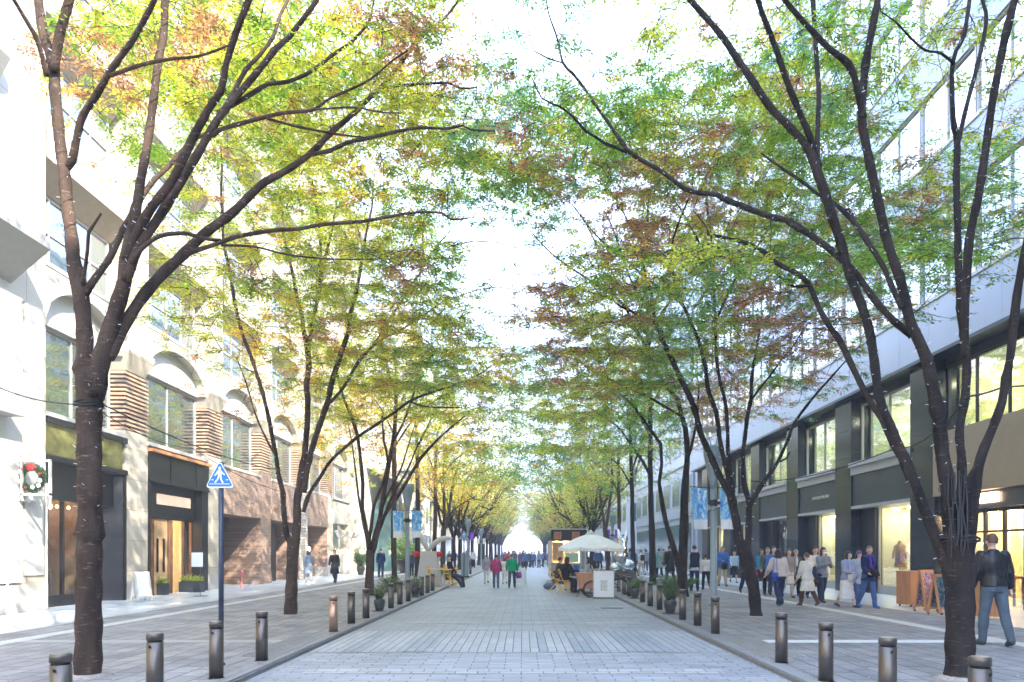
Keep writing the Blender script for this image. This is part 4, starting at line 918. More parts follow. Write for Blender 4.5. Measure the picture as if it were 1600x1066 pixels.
# ---- where the crowns are dense: 50 px cells of the photograph (top row first); hues g y o r m
DENS = """0 2 5 7 7 7 7 8 8 7 7 7 7 6 2 0 1 1 0 0 3 1 2 3 5 6 6 4 2 3 3 1
0 2 5 6 6 6 7 8 7 7 7 8 8 7 4 2 2 3 0 1 5 1 1 3 6 7 6 4 3 3 3 2
0 1 5 5 6 5 7 8 8 8 8 8 8 7 4 4 6 5 1 4 6 3 7 7 7 7 6 4 2 3 3 3
0 0 1 3 5 5 7 7 8 8 8 7 8 8 7 7 7 8 7 8 8 8 8 8 8 8 7 3 0 0 1 1
0 0 0 1 5 4 6 6 7 8 8 7 8 8 8 8 8 8 8 9 9 8 8 8 8 8 6 2 1 4 4 2
0 0 0 0 1 3 4 5 6 7 7 7 7 7 8 8 9 9 8 8 9 8 8 8 8 7 6 5 5 6 5 3
0 0 0 0 0 2 3 4 5 6 7 7 7 7 4 3 6 6 1 7 8 7 7 7 7 7 6 7 7 6 4 3
0 0 0 0 0 1 3 4 4 5 6 7 7 5 0 0 1 1 3 7 8 8 7 7 7 7 7 7 7 5 3 2
0 0 0 0 1 3 3 4 4 5 6 7 7 7 0 1 0 3 7 8 7 7 7 7 7 7 7 6 4 3 1 0
0 0 0 0 1 4 4 4 5 6 7 7 7 8 4 1 4 8 8 8 7 7 7 7 7 6 5 3 1 1 0 0
0 0 0 0 0 2 3 4 4 5 6 7 8 8 7 2 2 7 8 8 7 7 7 6 6 5 3 1 0 0 0 0
0 0 0 0 0 0 1 2 3 4 7 8 8 8 8 7 6 7 8 8 8 7 6 4 4 3 1 0 0 0 0 0
0 0 0 0 0 0 0 1 1 3 6 8 8 8 7 6 6 8 8 8 8 6 5 3 2 1 0 0 0 0 0 0
0 0 0 0 0 0 0 0 0 2 4 5 5 7 7 6 6 8 8 7 6 3 1 0 0 0 0 0 0 0 0 0
0 0 0 0 0 0 0 0 0 1 2 2 3 6 7 7 7 7 7 5 2 0 0 0 0 0 0 0 0 0 0 0
0 0 0 0 0 0 0 0 0 0 0 0 1 3 3 4 4 4 6 2 0 0 0 0 0 0 0 0 0 0 0 0"""
HUE = """. r r y y y r y g y y r y y r r m m m m y y y y y g g g g g y y
. r r r y r r y y y y y r r y m m m y o y y y y g g g y y y y y
. r r r y y g y g g y y y r y m g g m g g g g y y y g g y y y y
. . y y y y y y g y y y y y m m g g g g g y g y g g g g y y y y
. . . . g g g y g y y y r y g y r g g g y r r g g g g g g g g g
. . . . g y y y g y y o g y g g g r g g r r g y g g g g r g g g
. . . . . o g g y g y y g g m m g m r r y r r y g g r g r y g g
. . . . . y y y o y y y y y m m m m y r r y y y g g g g g g g g
. . . . y y y y g y y y r g m m r r y g g y g g g g g g g g g g
. . . . y y y y y y y y y y y m r r y r g m g r r g r g g g g g
. . . . . y y o o y r y o y g y m r y y g g y r r r r g g g g g
. . . . . . r o y o y y y g y o g r y y g g r g g r m g g g g g
. . . . . . . r r o y o y y y y y y y g g r r r r m g g g g g g
. . . . . . . . . o o r o y o y y y y g g r r g g g g g g g g g
. . . . . . . . . o o o o o y y m g y y g g g g g g g g g g g g
. . . . . . . . . . . . o o o o m g y g g g g g g g g g g g g g"""
DENS = [[int(c) for c in r.split()] for r in DENS.split('\n')]
HUE = [r.split() for r in HUE.split('\n')]
TINT = {'g': (.19, .32, .05), 'y': (.40, .43, .065), 'o': (.62, .42, .08), 'r': (.38, .20, .12), 'm': (.17, .32, .18)}  # m is green with the bluish tone of shade coloured in
def spray_depth(px, py):
    for _ in range(12):
        z = random.uniform(3.6, 8.6) if py > 380 else random.uniform(5.6, 10.6); d = z*F_PX/(CY-py)
        if d < 6.6 or (py < 320 and d < 8.3 and random.random() < .8): continue
        X = (px-CX)/F_PX*d
        if abs(X) > 9.2: continue
        if d > 50: continue
        return d
    return None
sprays = []
for r in range(-4, 16):
    for c in range(-3, 35):
        if r >= 0 and 0 <= c < 32: dn = DENS[r][c]; hu = HUE[r][c]
        else:
            rr = max(0, r); cc = min(31, max(0, c)); dn = (4 if r < 0 else DENS[rr][cc]*.8); hu = random.choice('yyggro')
            if c < 0: dn = min(dn, 1)
        if dn <= 0: continue
        n_mean = {0: 0, 1: .9, 2: 1.8, 3: 3.0, 4: 4.4, 5: 6.2, 6: 8.5, 7: 11.5, 8: 15.5, 9: 20}.get(int(dn), dn)
        dav = min(38, (5.5 if r > 7 else 7.9)*F_PX/(CY-max(-60, r*50+25))); kd = (dav/13.5)**1.75 if dav < 20 else (20/13.5)**1.75*(dav/20)**.55
        n_ = int(n_mean*(3.6 if r > 10 else 2.9 if r > 6 else 2.1)*kd*(.45 if r < 0 else 1)+random.random())
        for _ in range(n_):
            px = (c+random.uniform(-.15, 1.15))*50; py = (r+random.uniform(-.15, 1.15))*50
            d = spray_depth(px, py)
            if d is None: continue
            h2 = hu if random.random() < .68 else random.choice('ggyyorm' if px > 700 else 'ggyyyorg')
            if h2 == '.': h2 = 'y'
            sprays.append((P(px, py, d), d, h2))
print('sprays', len(sprays))
# give every spray to the nearest tree
nodes = {}
for t in TREES:
    pts = []
    for li, lb in enumerate(t.limbs):
        rs = crom(lb, .25 if t.d < 25 else .5)
        for q, (v, rad) in enumerate(rs):
            if li == 0 and t is not None and v.z < 2.6: continue
            if v.z > 2.6: pts.append((v.x, v.y, v.z))
    t.nodes = np.array(pts) if pts else np.array([tuple(t.limbs[-1][-1][0])])
for p, d, h in sprays:
    best = None; bd = 1e9
    v = np.array(p)
    for t in TREES:
        if abs(t.d-d) > 9: continue
        q = ((t.nodes-v)**2).sum(1).min()
        if q < bd: bd = q; best = t
    if best is None:
        best = min(TREES, key=lambda t: abs(t.d-d)+(0 if (t.nodes[0][0] > 0) == (p.x > 0) else 4)); bd = ((best.nodes-v)**2).sum(1).min()
    if bd > (3.6)**2 and d < 12: continue
    best.sprays.append((p, h, math.sqrt(bd)))

def build_tree(t):
    base = t.limbs[0][0][0]
    root = thing(t.name, t.label, 'tree', (base.x, base.y, WALK), group=t.group)
    T = Matrix.Translation(-Vector(root.location))
    def ch(o): o.parent = root; o.matrix_parent_inverse = T; return o
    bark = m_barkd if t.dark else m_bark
    mb = MB()
    for li, lb in enumerate(t.limbs):
        lb = list(lb)
        if li == 0:
            b0 = lb[0]; lb[0] = (Vector((b0[0].x, b0[0].y, WALK-.08)), b0[1]*1.18)
        rs = crom(lb, .09 if t.near else .3)
        seed = random.uniform(0, 50); n = 14 if li == 0 else (9 if t.near else 6)
        if t.d > 25: n = 7 if li == 0 else 5
        pts = []; rad = []
        for i, (v, r_) in enumerate(rs):
            k = math.sin(seed+i*.9)*.5+math.sin(seed*2+i*.37)*.5
            w_ = r_*.10*k if li else r_*.03*k
            pts.append(v+Vector((w_, math.sin(seed+i*.6)*r_*.12 if li else 0, 0))); kn = random.uniform(.12, .28) if (li and random.random() < .035) else 0
            rad.append(max(.003, r_*(1+.06*math.sin(seed+i*1.7)+kn)))
        mb.tube(pts, rad, n)
    ch(mb.build('trunk', bark, smooth=True))
    # sprays: connect each to the growing branch net, nearest first
    sp = sorted(t.sprays, key=lambda s: s[2])
    if sp:
        cap = len(t.nodes)+len(sp)*4+8
        nd = np.zeros((cap, 3)); nd[:len(t.nodes)] = t.nodes; k = len(t.nodes)
        par = {}; segs = []
        trunk_xy = np.array((base.x, base.y))
        tw = MB(); LP = []; LU = []; LN = []; LL = []; LT = []
        big = 1.0 if t.d < 12 else 1.15 if t.d < 18 else 1.5 if t.d < 26 else 2.1 if t.d < 33 else 3.0
        sc = 1.0 if t.d < 18 else 1.15 if t.d < 26 else 1.5
        for p, h, dist in sp:
            v = np.array(p)
            j = int(((nd[:k]-v)**2).sum(1).argmin()); a = Vector(nd[j]); L_ = (p-a).length
            mid = (a+p)/2+Vector((random.uniform(-.08, .08)*L_, random.uniform(-.08, .08)*L_, .10*L_))
            if L_ > .12:
                r0 = .004+.0045*min(L_, 2.2) if t.d < 26 else .008+.004*min(L_, 2.5)
                q1 = a.lerp(mid, .5)+Vector((0, 0, .03*L_)); q2 = mid.lerp(p, .5)
                tw.tube([a, q1, mid, q2, p], [r0, r0*.85, r0*.7, r0*.5, .003], 4, cap=False)
                for q in (q1, mid, q2, p):
                    nd[k] = q; k += 1
            # the spray itself: a flat fan of twigs carrying leaves
            out = p-a; out.z = 0
            if out.length < .05: out = Vector((random.uniform(-1, 1), random.uniform(-1, 1), 0))
            out.normalize(); side = Vector((-out.y, out.x, 0))
            rad_ = random.uniform(.30, .52)*sc
            nt_ = random.randint(4, 6)
            tint0 = np.array(TINT[h])*random.uniform(.75, 1.25)
            for q in range(nt_):
                an = random.uniform(-1.25, 1.25) if q else 0; dr = out*math.cos(an)+side*math.sin(an); dr.z = random.uniform(-.28, .18); dr.normalize()
                L2 = rad_*random.uniform(.6, 1.2); e = p+dr*L2; e.z -= .06*L2
                if t.d < 26: tw.tube([p, p.lerp(e, .5)+Vector((0, 0, .02)), e], [.0035, .0025, .0015], 3, cap=False)
                nl = int(random.uniform(8, 12)/big**1.1*1.5)+2
                for s in range(nl):
                    f = (s+random.random())/nl; pos = p.lerp(e, f)
                    sg = 1 if s % 2 else -1
                    sd = Vector((-dr.y, dr.x, 0))*sg
                    u = (dr*random.uniform(.2, .9)+sd*random.uniform(.4, 1)+Vector((0, 0, random.uniform(-.55, .15)))).normalized()
                    pos = pos+Vector((random.gauss(0, .02), random.gauss(0, .02), random.gauss(0, .025)))*big
                    nn = Vector((random.gauss(0, .42), random.gauss(0, .42), 1)).normalized()
                    LP.append(pos); LU.append(u); LN.append(nn); LL.append(random.uniform(.038, .074)*big)
                    LT.append(tint0*random.uniform(.7, 1.3)*np.array((random.uniform(.85, 1.2), 1, random.uniform(.8, 1.2))))
        ch(tw.build('branches', m_twig))
        LP = np.array(LP, dtype=np.float32); LU = np.array(LU, dtype=np.float32); LN = np.array(LN, dtype=np.float32); LL = np.array(LL, dtype=np.float32)
        f = leaf_mesh('foliage', LP, LU, LN, LL, LL*.42, np.clip(np.array(LT), .005, .8), None, m_leaf)
        ch(f); t.nleaf = len(LP)
    # fairy-light cable with little bulbs round the limbs
    if t.near:
        mb = MB()
        for li, lb in enumerate(t.limbs[:14]):
            rs = crom(lb, .05); ph = random.uniform(0, 6)
            prev = None
            for i, (v, r_) in enumerate(rs):
                if (li == 0 and v.z < (1.55 if t.d < 10 else 1.5)) or r_ < .022: continue
                if i+1 >= len(rs) or i == 0: continue
                tdir = (rs[i+1][0]-rs[i-1][0]).normalized()
                u = tdir.cross(Vector((0, 1, .2))).normalized(); w_ = tdir.cross(u)
                nb = 3 if r_ > .1 else 2
                if i % 4 == 0:
                    for q in range(nb):
                        a_ = ph+i*1.9+q*6.28/nb+random.uniform(-.4, .4); dd = u*math.cos(a_)+w_*math.sin(a_)
                        o_ = v+dd*(r_*1.03); e_ = o_+(dd*.8+Vector((random.uniform(-.4, .4), 0, random.uniform(-.3, .5)))).normalized()*(.035 if t.d < 10 else .045)
                        mb.tube([o_, e_],   .0028 if t.d < 10 else .005, 4)
        ls = ch(mb.build('light_string', MT['bulb']))
        wm_ = MB()
        for li, lb in enumerate(t.limbs[:12]):
            rs = [q for q in crom(lb, .035) if q[1] > .03 and (li or q[0].z > 1.55)]
            if len(rs) < 8: continue
            pts = []
            for i, (v, r_) in enumerate(rs):
                td = (rs[min(i+1, len(rs)-1)][0]-rs[max(i-1, 0)][0]).normalized(); u = td.cross(Vector((0, 1, .2))).normalized(); w_ = td.cross(u)
                pts.append(v+(u*math.cos(i*.75)+w_*math.sin(i*.75))*(r_*1.06+.004))
            wm_.tube(pts, .0032, 3, cap=False)
        wo = wm_.build('light_wire', MT['wire']); ch(wo)
    # root collar / planting hole
    r_ = t.limbs[0][0][1]
    mb = MB(); n = 18; ring = []; ring2 = []
    for k in range(n):
        a_ = 6.283*k/n; rr = r_*random.uniform(1.5, 2.0); ring.append(Vector((base.x+rr*math.cos(a_), base.y+rr*math.sin(a_), WALK-.01))); ring2.append(Vector((base.x+r_*.9*math.cos(a_), base.y+r_*.9*math.sin(a_), WALK+r_*.22)))
    mb.rings([ring, ring2], 0, True); ch(mb.build('root_collar', MT['rootcollar'], smooth=True))
    return root
MT['rootcollar'] = mat('pale_dusty_soil', (.34, .31, .27), .95, var=.3, scale=25, bump=.6)
roots = {}
for t in TREES: roots[t] = build_tree(t)
print('leaves', sum(getattr(t, 'nleaf', 0) for t in TREES))
# cables bundled down the crotch of the near right tree, and the cable bands on both near trees
def attach(name, mb, m, root, smooth=True):
    o = mb.build(name, m, smooth=smooth); o.parent = root; o.matrix_parent_inverse = Matrix.Translation(-Vector(root.location)); return o
mb = MB()
for k in range(9):
    x = 1484+k*3.2; pts = [P(x+random.uniform(-3, 3), 740+random.uniform(-8, 8), 7.47), P(x+random.uniform(-3, 3), 775, 7.46), P(x+random.uniform(-3, 3), 800, 7.44), P(x+random.uniform(-4, 4), 835, 7.40), P(x+random.uniform(-4, 4), 845+random.uniform(0, 35), 7.385)]
    mb.tube([q[0] for q in crom([(p, 0) for p in pts], .03)], random.uniform(.005, .009), 6)
attach('cable_bundle', mb, MT['wire'], roots[R1])
for root, cx_, cy_, d_, rx in ((roots[R1], 1496, 843, 7.6, .205), (roots[T1], 139, 632, 7.73, .136)):
    mb = MB(); c = P(cx_, cy_, d_)
    for q in range(3):
        pts = [c+Vector((rx*math.cos(a_*.2618), rx*math.sin(a_*.2618), .02*q-.02+.012*math.sin(a_*.9+q*2))) for a_ in range(25)]
        mb.tube(pts, .010, 6)
    attach('cable_band', mb, MT['wire'], root)

# ---- far trees: one each side built once, copied down the street
def far_tree(label, group, seed, hue):
    random.seed(seed)
    root = thing('zelkova_tree', label, 'tree', (0, 0, 0), group=group)
    mb = MB()
    tips = []
    mb.tube([(0, 0, -.05), (0, 0, 1.2), (.03, 0, 2.6)], [.2, .16, .15], 8)
    for k in range(7):
        a = 6.28*k/7+random.uniform(-.3, .3); l = random.uniform(1.2, 5.6)
        pts = [Vector((0, 0, 2.3))]
        for j in range(1, 6):
            f = j/5; pts.append(Vector((math.cos(a)*l*f**1.2, math.sin(a)*l*f**1.2, 2.3+random.uniform(3.4, 6.6)*f)))
        mb.tube([q[0] for q in crom([(p, 0) for p in pts], .8)], [.09*(1-.8*i/max(1, len(crom([(p, 0) for p in pts], .8))-1)) for i in range(len(crom([(p, 0) for p in pts], .8)))], 5)
        for j in range(2, 6):
            for _ in range(3):
                e = pts[j]+Vector((random.uniform(-1.5, 1.5), random.uniform(-1.5, 1.5), random.uniform(-.3, 1.0)))
                mb.tube([pts[j-1], (pts[j-1]+e)/2+Vector((0, 0, .2)), e], [.03, .02, .008], 4, cap=False); tips.append(e)
    mb.build('trunk', m_barkd, root, smooth=True)
    LP = []; LT = []; LU = []; LN = []
    for e in tips:
        h = random.choice(hue); t0 = np.array(TINT[h])*random.uniform(.8, 1.2)
        for _ in range(48):
            q = e+Vector((random.gauss(0, .5), random.gauss(0, .5), random.gauss(0, .22)))
            LP.append(q); LT.append(t0*random.uniform(.75, 1.25)); a = random.uniform(0, 6.28)
            LU.append(Vector((math.cos(a), math.sin(a), random.uniform(-.5, .1))).normalized()); LN.append(Vector((random.gauss(0, .5), random.gauss(0, .5), 1)).normalized())
    L_ = rng.uniform(.15, .28, len(LP)).astype(np.float32)
    leaf_mesh('foliage', np.array(LP, dtype=np.float32), np.array(LU, dtype=np.float32), np.array(LN, dtype=np.float32), L_, L_*.5, np.array(LT), root, m_leaf)
    return root
FW, FE = 'far trees on the west side', 'far trees on the east side'
protos = [far_tree('hazy golden-leaved tree in the far left row', FW, 11, 'yooyo'), far_tree('hazy green-leaved tree in the far left row', FW, 12, 'gyyyo'),
          far_tree('hazy golden-leaved tree in the far right row', FE, 13, 'yooyo'), far_tree('hazy green-leaved tree in the far right row', FE, 14, 'gygyo')]
used = [False]*4
y = 51; i = 0
while y < 175:
    for s in (-1, 1):
        which = (0 if s < 0 else 2)+(1 if (i+(s > 0)) % 3 == 1 else 0)
        o = protos[which] if not used[which] else copy_tree(protos[which]); used[which] = True
        o.location = (s*(5.1+random.uniform(-.2, .2)), y+random.uniform(-.5, .5), WALK); o.rotation_euler.z = random.uniform(0, 6.28); sc = random.uniform(.98, 1.12)*(1.2 if y > 85 else 1); o.scale = (sc, sc, sc*random.uniform(.95, 1.08))
    y += 7.4 if y < 110 else 9; i += 1
random.seed(99)
# ------------------------------------------------------------ street furniture
def world_part(name, mb, m, root, **k):
    o = mb.build(name, m, **k); o.parent = root; o.matrix_parent_inverse = Matrix.Translation(-Vector(root.location)); return o
# bollards: one built with its parts, the others copied
def bollard():
    root = thing('bollard', None, 'bollard', (0, 0, 0))
    MB().lathe([(.0735, 0), (.0735, .535)], n=28).build('post', MT['steel'], root, smooth=True)
    MB().lathe([(.066, .535), (.066, .553)], n=28).build('groove', MT['frame_d'], root, smooth=True)
    MB().lathe([(.0745, .553), (.0745, .600), (.071, .611), (.060, .614)], n=28).build('cap', [MT['steel']], root, smooth=True)
    MB().lathe([(.056, .6142), (.056, .6172)], n=24).build('cap_plate', MT['steelcap'], root)
    mb = MB(); Mx = Matrix.Translation((0, -.073, .50)) @ Matrix.Rotation(R(90), 4, 'X')
    mb.lathe([(.013, 0), (.013, .006), (.008, .010)], n=10, M=Mx); mb.build('lock', MT['frame_d'], root)
    MB().lathe([(.088, -.01), (.088, .004)], n=24).build('base_ring', MT['frame_d'], root)
    return root
m_steel_sunlit = mat('steel_painted_sunlit', (.42, .27, .19), .35, .7, var=.1)  # bollard steel with warm sunlight put into its colour
left = [(95, 5.18, 'nearest bollard at the left, cut by the bottom edge, left of the big trunk'), (242, 6.5, 'bollard just right of the big near left trunk'),
        (338, 7.63, 'bollard in front of the crossing sign pole'), (409, 8.89, 'bollard alone between the crossing sign pole and the ribbed paving patch'),
        (521, 12.17, 'bollard tinted as if sunlit beyond the left ribbed paving patch'), (549, 13.56, 'dark bollard right after the one tinted as if sunlit'),
        (572, 14.7, 'bollard just left of the near left flower pot'), (611, 17.4, 'bollard just right of the near left flower pot'),
        (625, 18.7, 'bollard between the near left flower pot and the grey lamp post'), (638, 19.9, 'bollard in front of the left grey lamp post'),
        (659, 22.5, 'bollard just right of the silvery left flower pot'), (668, 24.0, 'bollard second from the yellow tables, left side'), (676, 25.6, 'bollard touching the left end of the yellow tables'),
        (735, 46, 'bollard far left, beyond the seated man')]
right = [(1531, 5.02, 'nearest bollard at the right, cut by the bottom edge'), (1387, 6.17, 'bollard just left of the big near right trunk'),
         (1290.5, 7.46, 'bollard third from the right edge, on plain paving'), (1221, 8.71, 'bollard touching the right ribbed paving patch'),
         (1117.5, 11.88, 'bollard in front of the right lamp post'), (1090, 13.2, 'bollard just left of the right lamp post'), (1066.5, 14.4, 'bollard just right of the near right flower pot'),
         (1030.5, 16.9, 'bollard just left of the near right flower pot'), (1016, 18.1, 'middle bollard between the two right flower pots'), (1004, 19.5, 'bollard just right of the far right flower pot'),
         (983, 22.2, 'bollard just left of the far right flower pot'), (975, 23.2, 'bollard behind the rear wheel of the cargo bicycle'), (967, 25.0, 'bollard farthest right-side one by the cargo bicycle')]
bproto = None
for grp, lst in (('bollards along the left kerb', left), ('bollards along the right kerb', right)):
    for px, d, lab in lst:
        o = bollard() if bproto is None else copy_tree(bproto)
        if bproto is None: bproto = o
        o.location = ((px-CX)/F_PX*d, d, WALK); tag(o, lab, 'bollard', grp); o.rotation_euler.z = random.uniform(-.3, .5)
        if px == 521:
            for c in o.children:
                if c.name.split('.')[0] in ('post', 'cap'):
                    c.data = c.data.copy(); c.data.materials[0] = m_steel_sunlit

# crossing sign
def crossing_sign(px, d, ztop, s, label, far=False):
    X = (px-CX)/F_PX*d
    root = thing('crossing_sign', label, 'road sign', (X, d, WALK))
    MB().lathe([(.030, 0), (.030, ztop-.02)], n=14).build('pole', MT['poledark'], root, smooth=True)
    MB().lathe([(.045, 0), (.045, .03)], n=14).build('pole_foot', MT['poledark'], root)
    h = s*.93
    def tri(s, h, zc, r=.028):
        pts = []
        for (x, z, a0) in ((-s/2+r*1.5, zc-h/2+r, 210), (s/2-r*1.5, zc-h/2+r, 330), (0, zc+h/2-r*1.6, 90)):
            for k in range(5):
                a = R(a0-60+30*k); pts.append((x+r*math.cos(a), z+r*math.sin(a)))
        return pts
    zc = ztop-WALK-h/2+.05
    M0 = Matrix.Translation((0, -.036, 0))
    MB().prism(tri(s, h, zc), .004, M0).build('sign_border', MT['signwhite'], root)
    MB().prism(tri(s*.90, h*.90, zc-h*.0, .022), .003, Matrix.Translation((0, -.0405, 0))).build('sign_panel', MT['signblue'], root)
    k = s/.6; mb = MB(); Mf = Matrix.Translation((0, -.0435, zc-.02*k)) 
    def poly(pts): mb.prism([(x*k, z*k) for x, z in pts], .002, Mf)
    # walking figure
    mb.prism([(.0*k+.028*k*math.cos(R(30*i)), .155*k+.030*k*math.sin(R(30*i))) for i in range(12)], .002, Mf)
    poly([(-.03, .12), (.03, .12), (.045, .03), (.035, -.02), (-.035, -.02), (-.04, .03)])
    poly([(-.035, .115), (-.09, .03), (-.115, .0), (-.10, -.012), (-.065, .015), (-.02, .07)])
    poly([(.03, .11), (.075, .055), (.115, .02), (.10, .005), (.06, .03), (.02, .07)])
    poly([(-.035, -.018), (.0, -.018), (-.03, -.09), (-.085, -.155), (-.115, -.145), (-.06, -.08)])
    poly([(0.001, -.018), (.036, -.018), (.05, -.085), (.085, -.15), (.055, -.165), (.015, -.09)])
    for x in (-.17, .13): poly([(x, -.10), (x+.045, -.10), (x+.045, -.085), (x, -.085)])
    poly([(-.215, -.185), (.215, -.185), (.205, -.172), (-.205, -.172)])
    mb.build('pedestrian_symbol', MT['signwhite'], root)
    mb = MB().box(-.05, .05, -.032, .032, zc+.04, zc+.06).box(-.05, .05, -.032, .032, zc-.1, zc-.08); mb.build('bracket', MT['steel'], root)
    return root
crossing_sign(345.5, 8.5, 2.47, .345, 'blue triangular pedestrian crossing sign on a dark pole at the left kerb')
crossing_sign(725, 38, 2.6, .5, 'small distant blue crossing sign under the purple banners, far left')

# lamp posts with banners
def wavy_banner(mb_or_none, w, h, parent, x0, z1, side, phase, top_col, white):
    mb = MB(); nx, nz = 6, 14; vs = []
    for i in range(nz+1):
        for j in range(nx+1):
            u = j/nx; v = i/nz
            vs.append((x0+side*(u*w*(1-.08*v)+.03*v*math.sin(phase)), .05*math.sin(u*4+v*3+phase)*(v**.6+.2), z1-v*h))
    fs = [(i*(nx+1)+j, i*(nx+1)+j+1, (i+1)*(nx+1)+j+1, (i+1)*(nx+1)+j) for i in range(nz) for j in range(nx)]
    mb.add(vs, fs)
    return mb.build('banner', MT['banner'], parent, smooth=True)
def bannermat():
    m, nt, b = new_mat('blue_banner_print')
    tc_ = N(nt, 'ShaderNodeTexCoord'); sp = N(nt, 'ShaderNodeSeparateXYZ'); nt.links.new(tc_.outputs['Generated'], sp.inputs[0])
    n1 = N(nt, 'ShaderNodeTexNoise', Scale=2.2, Detail=3, Distortion=1.5); nt.links.new(tc_.outputs['Generated'], n1.inputs['Vector'])
    c = mixrgb(nt, ramp(nt, n1.outputs['Fac'], .4, .6), (.05, .30, .75), (.35, .68, .92))
    f = ramp(nt, sp.outputs['Z'], .22, .26); c2 = mixrgb(nt, f, (.85, .87, .90), c)
    wv = N(nt, 'ShaderNodeTexNoise', Scale=4.5, Detail=1); nt.links.new(tc_.outputs['Generated'], wv.inputs['Vector'])
    g = ramp(nt, wv.outputs['Fac'], .60, .66); c3 = mixrgb(nt, g, c2, (.8, .88, .92))
    nt.links.new(c3, b.inputs['Base Color']); b.inputs['Roughness'].default_value = .6
    return m
MT['banner'] = bannermat()
MT['purple'] = mat('purple_banner', (.28, .06, .55), .6)
MT['orangeb'] = mat('pale_banner', (.75, .72, .6), .6)
def lamp_post(px, d, label, bk=None, simple=False):
    X = (px-CX)/F_PX*d
    root = thing('lamp_post', label, 'lamp post', (X, d, WALK), group='lamp posts with banners')
    MB().lathe([(.13, 0), (.13, .04), (.095, .06), (.095, .62), (.088, .64), (.085, 2.95), (.085, 3.0)], n=18).build('pole', MT['polegrey'], root, smooth=True)
    MB().lathe([(.094, .62), (.098, .64), (.098, .67), (.094, .68)], n=18).build('pole_ring', MT['polegrey'], root)
    MB().lathe([(.085, 3.0), (.10, 3.15), (.17, 3.5), (.25, 3.85), (.27, 4.05), (.25, 4.06), (.05, 4.0)], n=22).build('lamp_head', MT['polegrey'], root, smooth=True)
    mb = MB()
    for a in (0, 90, 180, 270): mb.tube([(.10*math.cos(R(a)), .10*math.sin(R(a)), 4.0), (.24*math.cos(R(a+20)), .24*math.sin(R(a+20)), 4.46)], .012, 6)
    mb.build('reflector_rods', MT['polegrey'], root)
    MB().lathe([(.02, 4.44), (.40, 4.52), (.42, 4.54), (.02, 4.56)], n=26).build('reflector_disc', MT['white2'], root, smooth=True)
    MB().lathe([(.099, 2.56), (.099, 2.72)], n=18).box(-.16, .16, -.04, .04, 2.60, 2.68).build('clamp', MT['frame_d'], root)
    for s in (-1, 1):
        MB().tube([(s*.08, 0, 3.03), (s*.60, 0, 3.06)], .012, 6).build('banner_arm', MT['frame_d'], root)
        if bk is None: wavy_banner(MB(), .40, 1.05, root, s*.17, 3.02, s, s*1.3+d, None, None)
        else:
            b_ = wavy_banner(MB(), .30, .62, root, s*.17, 3.02, s, s+d, None, None); b_.data.materials[0] = MT[bk]
    return root
lamp_post(1115, 18.0, 'blue-grey lamp post with two blue banners on the right pavement')
lamp_post(636.6, 27.5, 'blue-grey lamp post with two blue banners on the left pavement')
lamp_post(731, 56, 'distant lamp post with purple banners on the left', 'purple')
lamp_post(957, 50, 'distant lamp post with purple banners on the right', 'purple')
lamp_post(752, 78, 'farthest left lamp post, with pale banners', 'orangeb')
# utility pillar beside the far crossing sign
def simple_thing(name, label, cat, loc, parts, rz=0, group=None):
    root = thing(name, label, cat, loc, rz, group)
    for nm, mb, m in parts: mb.build(nm, m, root)
    return root
simple_thing('utility_pillar', 'blue-grey utility pillar beside the distant crossing sign', 'pillar', (-3.25, 40, WALK), [('cabinet', MB().box(-.22, .22, -.15, .15, .08, 1.35), MT['polegrey']), ('lid', MB().box(-.24, .24, -.17, .17, 1.353, 1.40), MT['ledge']), ('plinth', MB().box(-.24, .24, -.17, .17, 0, .077), MT['kerb'] if 'kerb' in MT else MT['frame_d'])])

# wreath on its bracket
wr = thing('wreath', 'Christmas wreath with a red bow hung on the white pier at the far left', 'wreath', (-11.12, 15.95, 3.12))
mb = MB(); LPw = []; LUw = []; LNw = []
for i in range(2600):
    a = random.uniform(0, 6.283); b = random.uniform(0, 6.283); rr = .055+random.gauss(0, .012)
    LPw.append(((.255+rr*math.cos(b))*math.cos(a), .0+rr*math.sin(b)*.9, (.255+rr*math.cos(b))*math.sin(a)))
    LUw.append(tuple(Vector((math.cos(a)*math.cos(b)+random.gauss(0, .5), math.sin(b)+random.gauss(0, .5), math.sin(a)*math.cos(b)+random.gauss(0, .5))).normalized()))
    LNw.append(tuple(Vector((random.gauss(0, 1), random.gauss(0, 1), random.gauss(0, 1))).normalized()))
ring = [Vector((.255*math.cos(R(a)), 0, .255*math.sin(R(a)))) for a in range(0, 361, 15)]
MB().tube(ring, .05, 8).build('wreath_ring', mat('dark_pine', (.03, .06, .03), .9), wr)
leaf_mesh('greenery', np.array(LPw, dtype=np.float32), np.array(LUw, dtype=np.float32), np.array(LNw, dtype=np.float32), .05, .014, np.tile([(.05, .12, .05)], (2600, 1))*rng.uniform(.6, 1.5, (2600, 1)), wr, m_leaf)
for a, r_, c in ((200, .25, 'w'), (150, .27, 'w'), (320, .27, 'w'), (250, .24, 'p'), (20, .26, 'p'), (290, .23, 'w'), (60, .27, 'p'), (130, .25, 'p'), (345, .25, 'w')):
    mb = MB(); cx_, cz_ = r_*math.cos(R(a)), r_*math.sin(R(a))
    if c == 'w':
        for k in range(5): t_ = R(72*k+a); mb.ell((cx_+.03*math.cos(t_), -.075, cz_+.03*math.sin(t_)), (.026, .012, .026), 8, 6)
        mb.build('flower', MT['signwhite'], wr, smooth=True)
    else:
        mb.ell((cx_, -.07, cz_), (.026, .026, .026), 10, 8); mb.build('bauble', MT['red'] if a != 250 else MT['pinkb'] if 'pinkb' in MT else MT['red'], wr, smooth=True)
mb = MB()
